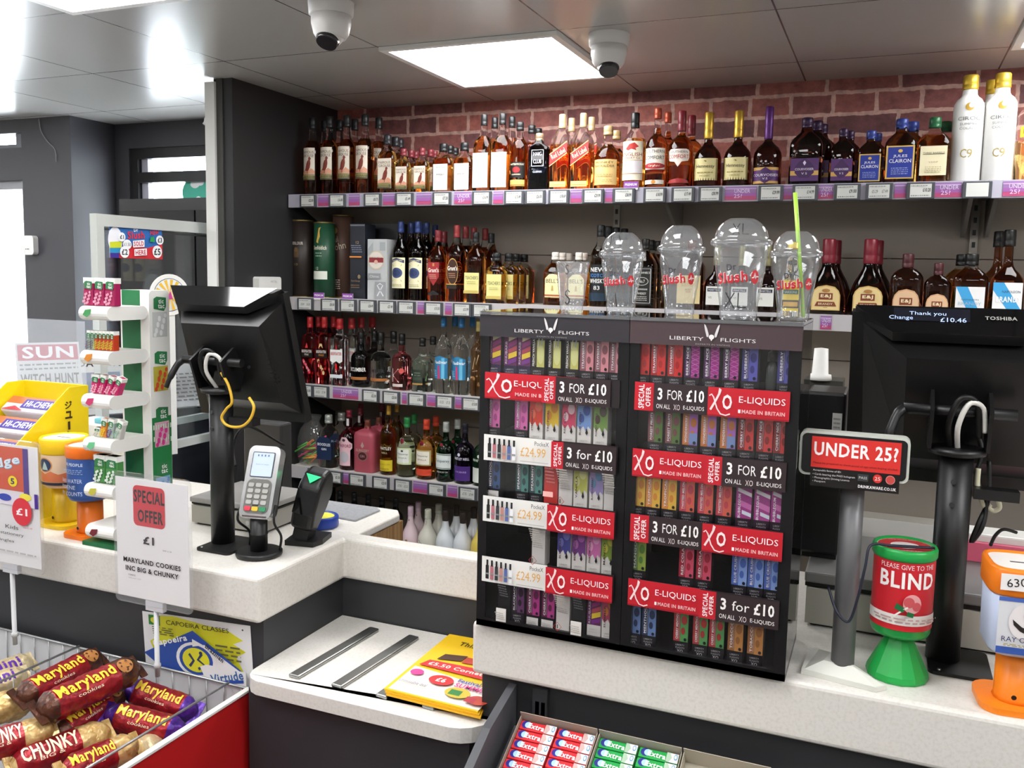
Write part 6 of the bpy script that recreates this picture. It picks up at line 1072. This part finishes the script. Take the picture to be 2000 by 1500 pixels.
pack((246, 1344), (384, 1394), .030, 'purple', 'red', 'Maryland', 'purple ended maroon cookie pack, rear of two by the red panel', z=.690, zb=.640, m0=.14, m1=.80)
pack((206, 1394), (362, 1434), .030, 'purple', 'red', 'Maryland', 'purple ended maroon cookie pack, front of two by the red panel', z=.680, zb=.640, m0=.14, m1=.80)
pack((-70, 1402), (66, 1366), .032, 'gold', 'gold', '', 'gold foil cookie pack end at the left edge of the picture', z=.685)
pack((-60, 1470), (104, 1422), .030, 'gold', 'red', 'CHUNKY', 'gold and red chunky cookie pack, left of two in front', z=.702, m0=.05, m1=.62, tcol='#f2e4c0', sub='BIG &')
pack((20, 1500), (214, 1428), .030, 'gold', 'red', 'CHUNKY', 'gold and red chunky cookie pack, second from left in front', z=.668, m0=.05, m1=.66, tcol='#f2e4c0', sub='BIG &')
pack((120, 1512), (268, 1452), .029, 'gold', 'red', 'Maryland', 'gold and red cookie pack beside the bottom divider rod', z=.665, m0=.05, m1=.66)
pack((215, 1492), (318, 1452), .030, 'cream', 'cream', '', 'cream cookie pack lowest beside the red panel', z=.63)
for k, (a, b_, lb) in enumerate((((-40, 1330), (62, 1292), 'upper'), ((-50, 1352), (52, 1318), 'lower'))):
    pack(a, b_, .028, 'cream', 'cream' if k else 'cream', 'Mini' , lb+' white and purple snack pack in the left basket compartment', z=.665, tcol='#5a2a9a', sub='')

# poster on the counter front
t = thing('poster', 'capoeira classes poster with blue diamond and yellow paint on the counter front', 'poster', (-1.425, 1.5555, .583), rot=(0, -.06, 0))
c = MB().lo_hi((-.16, -.0010, 0), (.16, 0, .232), M('#dedcdc', .5)).build('paper_sheet', t)
def _lift(e):
    f = lambda z: .20+.80*z
    if e[0] in 'pl': return (e[0], [(x, f(z)) for x, z in e[1]])+tuple(e[2:])
    if e[0] == 'r': return ('r', e[1], f(e[2]), e[3], f(e[4]), e[5])
    if e[0] == 'e': return ('e', e[1], f(e[2]), e[3], e[4]*.8, e[5])
    return ('t', e[1], e[2], f(e[3]), e[4], e[5]*.85)+tuple(e[6:])
decal('print', c, .32, .232, [_lift(e) for e in [('p', [(.12, .40), (.06, .62), (.14, .70), (.10, .96), (.30, .99), (.60, .93), (.80, .90), (.93, .80), (.84, .74), (.95, .66), (.86, .58), (.92, .40), (.85, .28), (.9, .18), (.5, .24)], '#d3cf2e'), ('r', .06, .84, .17, .97, '#2f7a3a'), ('e', .115, .905, .035, .04, '#d3cf2e'),
    T_('CAPOEIRA CLASSES', .90, .58, .055, '#3a3a28', .52), *fine(.72, .84, 4, '#5a5a3a', .10, .30), *fine(.52, .74, 4, '#5a5a3a', .70, .92), ('p', [(.02, .48), (.50, .86), (.94, .42), (.56, .24), (.3, .20)], '#2a4a9a'), ('p', [(.56, .66), (.60, .70), (.92, .42), (.56, .27)], '#dedcdc'),
    T_('Capoeira', .68, .34, .10, '#e6e6ea', .28, 14, True), ('e', .52, .49, .185, .225, '#dedcdc'), ('e', .52, .49, .155, .19, '#2a4a9a'), ('e', .52, .49, .125, .155, '#d3cf2e'), ('l', [(.46, .56), (.50, .48), (.46, .40)], .03, '#2a3a5a'), ('l', [(.58, .58), (.54, .50), (.60, .44), (.54, .38)], .03, '#2a3a5a'), ('e', .57, .59, .016, .022, '#2a3a5a'), ('p', [(.50, .76), (.60, .70), (.50, .66)], '#dedcdc'),
    T_('Brazilian', .62, .18, .06, '#26303a', .70, -32, True), ('p', [(.56, .42), (.62, .46), (.97, .44), (.97, .26), (.62, .22)], '#dedcdc'), T_('Virtude', .34, .30, .11, '#35609a', .80, 14, True), ('p', [(.66, .26), (.95, .34), (.95, .30), (.66, .22)], '#2a4a9a'), *[('e', a, b_, .008, .011, '#3a3a3a') for a, b_ in ((.03, .97), (.97, .97), (.97, .03), (.03, .03))]]], (0, -.0011, 0))

# leaflets on the packing shelf
LQ = [at(752, 1350, z=.762), at(936, 1396, z=.762), at(985, 1262, z=.762), at(880, 1243, z=.762)]
for k in range(3):
    z0 = .7545+.0042*k; j = .004*(1-k); Y_ = '#dfa81a'
    p = MB().prism([(v.x+j, v.y-j*.6) for v in LQ], z0, z0+.0036, M(Y_ if k < 2 else '#e6bb1c', .45), 'z').build('leaflet'); tag(p, ['bottom yellow leaflet of the stack on the packing shelf', 'middle yellow leaflet of the stack on the packing shelf', 'top yellow offers leaflet with food pictures on the packing shelf'][k], 'leaflet', 'offer leaflets')
O = LQ[0]; ux = LQ[1]-LQ[0]; uy = LQ[3]-LQ[0]; wl_, hl_ = ux.length, uy.length
Tm = Matrix(((ux.x/wl_, 0, uy.x/hl_, O.x), (ux.y/wl_, 0, uy.y/hl_, O.y), (0, 1, 0, .7667), (0, 0, 0, 1)))
Tm = Tm @ Matrix.Translation((wl_/2, 0, 0)); flip = Matrix.Scale(-1, 4, (0, 1, 0))
mb = MB(); print_face(mb, wl_, hl_, [('p', [(.02, .02), (.98, .02), (.98, .30), (.5, .36), (.02, .40)], '#e8e2d8'), T_('This week at', .88, .6, .07, '#5a4a1a', .5, 0, True), ('e', .72, .72, .18, .07, '#cc2a2e'), T_('1/2 PRICE', .72, .26, .05, '#f6e8e0', .72, 0, True), ('p', [(.15, .56), (.4, .60), (.42, .70), (.18, .66)], '#4a2a1a'), ('p', [(.42, .58), (.66, .60), (.64, .68), (.42, .68)], '#b8402e'), ('p', [(.68, .56), (.95, .56), (.98, .70), (.75, .70)], '#2a3a9a'), ('p', [(.05, .42), (.9, .40), (.95, .50), (.6, .54), (.1, .52)], '#cc2a2e'), T_('£5.50 Cornetto', .47, .7, .05, '#f6e0d8', .48, 0, True), T_('Festival of', .32, .34, .05, '#3a4a9a', .74, 0, True), T_('SUMMER', .25, .36, .06, '#d0408a', .76, 0, True), ('e', .12, .30, .07, .045, '#d0408a'), ('e', .42, .26, .13, .07, '#cc2a2e'), T_('£6', .26, .1, .06, '#f6e8e0', .42, 0, True), T_('Unmissable deal', .14, .3, .04, '#3a3a6a', .2), ('e', .68, .14, .13, .07, '#c8b03a'), ('r', .60, .10, .72, .17, '#2f7a3a'), ('e', .92, .10, .1, .06, '#b8402e'), ('r', .80, .05, .9, .12, '#a82a3a')], T=Tm @ flip); mb.build('print', p, fix=False)

# ================================================================== CHEWING GUM TRAY
GT = thing('gum_tray', 'dark grey tray of chewing gum hanging below the right counter', 'display tray', (-.60, 1.515, .775)); GM = M('#4d4e52', .4)
MB().prism([(.02, .055), (-.103, .023), (-.185, -.02), (-.30, -.16), (-.30, -.30), (.02, -.30)], -.038, -.022, GM, 'x').build('side_panel', GT)
MB().hexa([(-.022, -.38, -.235), (.62, -.38, -.235), (.62, .012, -.035), (-.022, .012, -.035), (-.022, -.38, -.225), (.62, -.38, -.225), (.62, .012, -.025), (-.022, .012, -.025)], GM).build('tray_floor', GT)
MB().lo_hi((.012, .018, -.02), (.042, .0285, .055), M('#37383b', .4)).lo_hi((.018, .018, -.01), (.026, .0215, .03), PLD).lo_hi((.030, .018, -.01), (.038, .0215, .03), PLD).build('wall_hook', GT)
SL = math.atan2(.009, .018); DYg, DZg = -.0202, -.0101
def gum_box(x0, w, inside, label):
    t = thing('gum_carton', label, 'carton', (x0, 1.512, .775), rot=(SL, 0, 0)); ln = .36; C1 = M(inside, .6)
    MB().lo_hi((0, -ln, -.018), (w, 0, -.016), C1).lo_hi((0, -ln, -.018), (.0012, 0, .012), C1).lo_hi((w-.0012, -ln, -.018), (w, 0, .012), C1).build('carton_sides', t); MB().lo_hi((0, -.0012, -.018), (w, 0, .022), C1).build('back_flap', t)
gum_box(-.600, .153, '#a89888', 'open carton of red chewing gum packs in the grey tray'); gum_box(-.444, .153, '#a8a090', 'open carton of green chewing gum packs in the grey tray'); gum_box(-.288, .15, '#b0a898', 'open carton at the right end of the gum tray, almost out of view')
GP = {}
for ci, (x0, col, nm) in enumerate(((-.5985, '#d02c34', 'red'), (-.5235, '#d02c34', 'red'), (-.4425, '#1fa048', 'green'), (-.3675, '#1fa048', 'green'))):
    for r in range((7, 6, 5, 4)[ci]):
        s0 = .012+.0212*r; loc = (x0+.0365, 1.512-s0*math.cos(SL), .775-s0*math.sin(SL)-.0035*math.cos(SL))
        lb = '%s chewing gum pack, %s from the back in the %s %s column' % (nm, ORD[r], 'left' if ci in (0, 2) else 'right', nm)
        if nm not in GP:
            t = thing('gum_pack', lb, 'chewing gum', loc, group='chewing gum packs', rot=(SL, 0, 0)); MB().box((0, 0, 0), (.072, .0195, .012), M(col, .3), bev=.0016).build('wrapper', t)
            decal('print', t, .071, .019, [('e', .16, .55, .12, .42, '#2a2a8a'), ('e', .22, .55, .09, .34, '#a8d0e8'), T_('Extra', .48, .46, .58, '#f2f2f4', .46, -3, True), ('r', .74, 0, 1, 1, '#dcd8da'), ('p', [(.70, 0), (.78, 0), (.84, .5), (.78, 1), (.70, 1)], '#c8a8a4' if nm == 'red' else '#a8c0a8'), ('e', .93, .6, .045, .3, '#5aa0c8'), ('e', .93, .6, .03, .2, '#dcd8da')], (0, -.0095, .0062), (math.radians(-90), 0, 0), rough=.3); GP[nm] = t
        else: dup(GP[nm], loc, lb)
# ================================================================== LEFT BACKGROUND
t = thing('counter_screen', 'aluminium framed clear screen at the left end of the counter', 'screen', (-2.43, 2.195, .9505)); L_, H_ = .63, .845
f = MB()
for lo, hi in (((-.015, 0, 0), (.015, .030, H_-.04)), ((-.015, L_-.036, 0), (.015, L_, H_-.04)), ((-.0152, -.0002, H_-.0399), (.0152, L_+.0002, H_)), ((-.012, .0302, 0), (.012, L_-.0362, .03))): f.lo_hi(lo, hi, M('#c6cac6', .35, .2))
f.build('frame', t); MB().lo_hi((-.002, .03, .03), (.002, L_-.03, H_-.04), GL).build('clear_sheet', t)
f = MB(); f.lo_hi((.0, .03, H_-.052), (.006, L_-.036, H_-.046), M('#2e302e', .5)).lo_hi((.0, L_-.046, .0), (.006, L_-.042, H_-.05), M('#2e302e', .5)); f.build('gasket', t)
t = thing('slush_poster', 'small slush drinks price poster stuck on the clear screen', 'poster', (-2.425, 2.372, 1.652)); c = MB().lo_hi((0, -.118, 0), (.001, .118, .110), M('#d8dce4', .5)).build('paper_sheet', t)
mb = MB(); CW = '#eef0f2'
print_face(mb, .236, .110, [('r', 0, 0, 1, 1, '#2a68b0'), ('p', [(0, 0), (1, 0), (1, .5), (.7, .35), (.4, .4), (0, .15)], '#cc2a34'), ('e', .10, .55, .13, .40, '#e8e8ee'), ('p', [(.0, .48), (.22, .52), (.2, .32), (.0, .3)], '#c8d02a'), ('p', [(.0, .3), (.2, .32), (.18, .16), (.0, .14)], '#2a8ab8'), ('r', .0, .0, .16, .15, '#3a2a8a'), T_('Slush', .74, .32, .24, '#d8303a', .48, 4, True), T_('Dr', .90, .08, .12, '#f0f0f4', .48, 4, True), T_('NEW', .85, .17, .14, '#d8303a', .84, 6, True), ('e', .94, .62, .075, .15, CW), T_('£3', .62, .09, .16, '#1c1c20', .94, 0, True), ('e', .88, .24, .095, .20, CW), T_('£5', .24, .13, .22, '#1c1c20', .88, 0, True), ('e', .25, .19, .085, .18, CW), T_('£2', .19, .11, .18, '#1c1c20', .25, 0, True), ('e', .30, .43, .08, .15, CW), T_('£1.50', .43, .12, .10, '#1c1c20', .30), ('e', .20, .65, .065, .14, CW), T_('£1', .65, .07, .13, '#1c1c20', .20, 0, True), ('p', [(.40, .34), (.62, .38), (.62, .60), (.40, .55)], CW), T_('SOLD', .47, .19, .15, '#c22a34', .51, 4, True), ('p', [(.42, .08), (.66, .12), (.66, .33), (.42, .29)], CW), T_('HERE', .20, .20, .15, '#c22a34', .54, 4, True), ('p', [(.72, .55), (.82, .55), (.80, .72), (.74, .70)], '#2a9a4a')], T=Matrix.Translation((.0014, 0, 0)) @ R90); mb.build('print', c, fix=False)
t = thing('round_sign', 'round white and yellow sign standing behind the left till', 'sign', (-2.39, 2.486, 1.60), rot=(0, 0, math.radians(70))); n = 32
MB().prism([(.075*math.cos(2*math.pi*i/n), -.075+.075*math.sin(2*math.pi*i/n)) for i in range(n)], -.001, .001, M('#e4e4e0', .5), 'y').build('disc', t); MB().lo_hi((-.02, .002, -.66), (.02, .006, -.10), M('#d8d8d4', .5)).build('stand', t)
decal('print', t, .15, .15, [('e', .5, .5, .40, .40, '#3a4a6a'), ('e', .5, .5, .385, .385, '#e0e4e4')]+[('p', [(.5, .5), (.5+.37*math.cos(a), .5+.37*math.sin(a)), (.5+.37*math.cos(a+.22), .5+.37*math.sin(a+.22))], '#e2b43a') for a in [.44*i for i in range(14)]]+[('p', [(.42, .40), (.5, .60), (.56, .40)], '#b83a8a'), ('e', .38, .42, .04, .04, '#3aa0b0')], (0, -.0012, -.15))
t = thing('drinks_cabinet', 'tall black cabinet standing in the window recess', 'cabinet', (-2.86, 3.235, 0)); MB().lo_hi((-.455, -.09, .0), (.47, .10, 1.935), M('#161617', .35)).build('cabinet_body', t)
MB().lo_hi((-.44, -.105, .1), (.0, -.0905, 1.88), M('#1d1d1f', .2)).build('cabinet_door', t); MB().lo_hi((.01, -.105, .1), (.455, -.0905, 1.88), M('#1d1d1f', .2)).build('cabinet_door', t); MB().lo_hi((-.03, -.118, .7), (-.018, -.1055, 1.3), STEEL).build('handle', t)
t = thing('window_sticker', 'round green and white sticker on the recess window', 'sticker', (-3.08, 3.405, 1.985)); n = 28
MB().prism([(.10*math.cos(2*math.pi*i/n), .08*math.sin(2*math.pi*i/n)) for i in range(n)], -.001, .0, M('#3fb59a', .5), 'y').build('disc', t); decal('print', t, .2, .16, [('e', .4, .75, .14, .12, '#f0f4f2'), ('e', .56, .8, .12, .1, '#f0f4f2'), ('e', .5, .25, .1, .14, '#e8f0ee')], (0, -.0012, -.08))
t = thing('alarm_box', 'white alarm sensor box on the dark column', 'alarm box', (-3.825, 3.098, 1.672)); MB().prism(rrect(.068, .092, .016, 5, 0, .046), -.028, 0, M('#d8d6d4', .4), 'y').build('case', t); decal('logo', t, .068, .092, [('e', .25, .3, .04, .03, '#3a3a3c'), ('r', .34, .27, .6, .33, '#8a8a8a')], (0, -.0284, 0))
o = MB().tube(smooth_path([at(76, 232, y=3.095), at(80, 255, y=3.095), at(92, 275, y=3.095), at(107, 292, y=3.095), at(110, 316, y=3.095)]), .0022, M('#8a888c', .5), 6).build('wire'); tag(o, 'thin grey wire hanging on the dark column below the ceiling', 'wire')
o = MB().tube(smooth_path([(at(404, 225, y=2.9).x, 2.9, CEIL), at(403, 232, y=2.9), at(399, 243, y=2.9)]), [.003]*6+[.008]*7, M('#e8e8e8', .5), 8).build('hanging_tag'); tag(o, 'white paper tag hanging from the ceiling beside the white post', 'tag')
# newspaper rack
t = thing('newspaper_rack', 'grey sloping newspaper rack beyond the clear screen', 'rack', (-2.50, 2.20, 0)); ML = M('#aeb4b0', .4)
MB().prism([(0, .70), (.80, .70), (.80, 1.02), (0, 1.02)], -.62, -.02, M('#3a3c44', .5), 'x').build('rack_body', t); MB().lo_hi((-.022, 0, 1.02), (0, .80, 1.045), ML).build('front_rail', t)
MB().hexa([(-.62, 0, .0), (-.02, 0, .0), (-.02, .80, .0), (-.62, .80, .0), (-.62, 0, .70), (-.02, 0, .70), (-.02, .80, .70), (-.62, .80, .70)], M('#2c2d33', .5)).build('rack_plinth', t)
def paper(x, y, z, w, h, rot, els, label, nm='newspaper'):
    p = thing(nm, label, 'newspaper', (x, y, z+.035), group='newspapers on the rack', rot=rot); MB().lo_hi((-w/2, 0, 0), (w/2, .006, h), M('#cfcdca', .6)).build('folded_pages', p); decal('print', p, w, h, els, (0, -.0004, 0))
FRONT = lambda head, c: [('r', 0, 0, 1, 1, '#d2d0ce'), ('r', .03, .76, .97, .97, c), T_(head, .865, .8, .16, '#f0ecea', .5, 0, True), *fine(.62, .72, 2, '#6a6868', .05, .95), T_('WITCH HUNT', .50, .9, .14, '#4a484a', .5, 0, True), ('r', .05, .05, .55, .38, '#a8988e'), *fine(.05, .38, 7, '#8a8886', .6, .95)]
paper(-2.84, 2.36, 1.02, .22, .33, (math.radians(-35), 0, .95), FRONT('SUN', '#b83a50'), 'tabloid newspaper with red masthead, propped at the left of the rack')
paper(-2.74, 2.56, 1.02, .30, .32, (math.radians(-50), 0, .9), [('r', 0, 0, 1, 1, '#cccac8'), T_('DAILY NEWS', .86, .8, .12, '#3a3a3e', .5, 0, True), ('r', .05, .1, .6, .7, '#8a90a0'), ('r', .65, .3, .95, .7, '#b85a6a'), *fine(.08, .26, 4, '#8a8886', .65, .95)], 'newspaper with grey photograph in the middle of the rack')
paper(-2.66, 2.78, 1.02, .30, .30, (math.radians(-58), 0, 1.1), [('r', 0, 0, 1, 1, '#c8c6c6'), T_('TIMES', .84, .6, .14, '#3a3a3e', .5, 0, True), ('r', .05, .1, .45, .7, '#7a80a0'), *fine(.1, .7, 8, '#7a7876', .52, .95)], 'newspaper at the right end of the rack behind the left pole')
# low clear sneeze sheets at the left
o = MB().lo_hi((-2.98, 2.02, CZ), (-2.29, 2.026, 1.452), clear_mat('milky_acrylic', (.93, .95, .97), 1.2, .22, (.85, .88, .95))).build('acrylic_sheet'); tag(o, 'milky clear acrylic sheet standing on the left counter end', 'clear sheet')
o = MB().lo_hi((-2.40, 2.03, CZ), (-2.15, 2.15, 1.13), M('#e0dfdc', .45), bev=.004).build('white_carton'); tag(o, 'plain white carton behind the mint rack', 'carton')
o = MB().box((-2.26, 2.06, 1.138), (.05, .03, .016), M('#6ab8c8', .4), bev=.004).build('bottle_cap'); tag(o, 'small turquoise cap on the white carton', 'cap')

# straws in a clear bag on the fourth spirits shelf
BX, BY, BZ = -2.186, 3.062, SHZ[4]
t = thing('straw_bag', 'clear bag of bright coloured straws at the left of the fourth shelf', 'bag', (BX, BY, BZ+.001))
MB().lathe([(.046, 0), (.064, .01), (.072, .05), (.069, .11), (.056, .15), (.032, .18), (.044, .21)], clear_mat('bag_film', (.96, .97, .96), 1.4, .04), 28, ry=.62, cap=False).build('bag_film', t)
rn = random.Random(3); SC_ = ['#e0703a', '#8ac83a', '#d83a7a', '#e8a83a', '#5ab84a', '#e85a4a', '#c84a9a']
for i in range(46):
    a = rn.uniform(.15, .75); c0 = Vector((rn.uniform(-.04, .035), rn.uniform(-.032, .02), rn.uniform(.020, .095))); dv = Vector((math.cos(a)*.052, rn.uniform(-.012, .012), math.sin(a)*.05))
    MB().tube([c0-dv*.55, c0+dv*(1.1 if i % 4 == 0 else .6)], .0034, M(SC_[i % 7], .4), 7).build('straw', t)
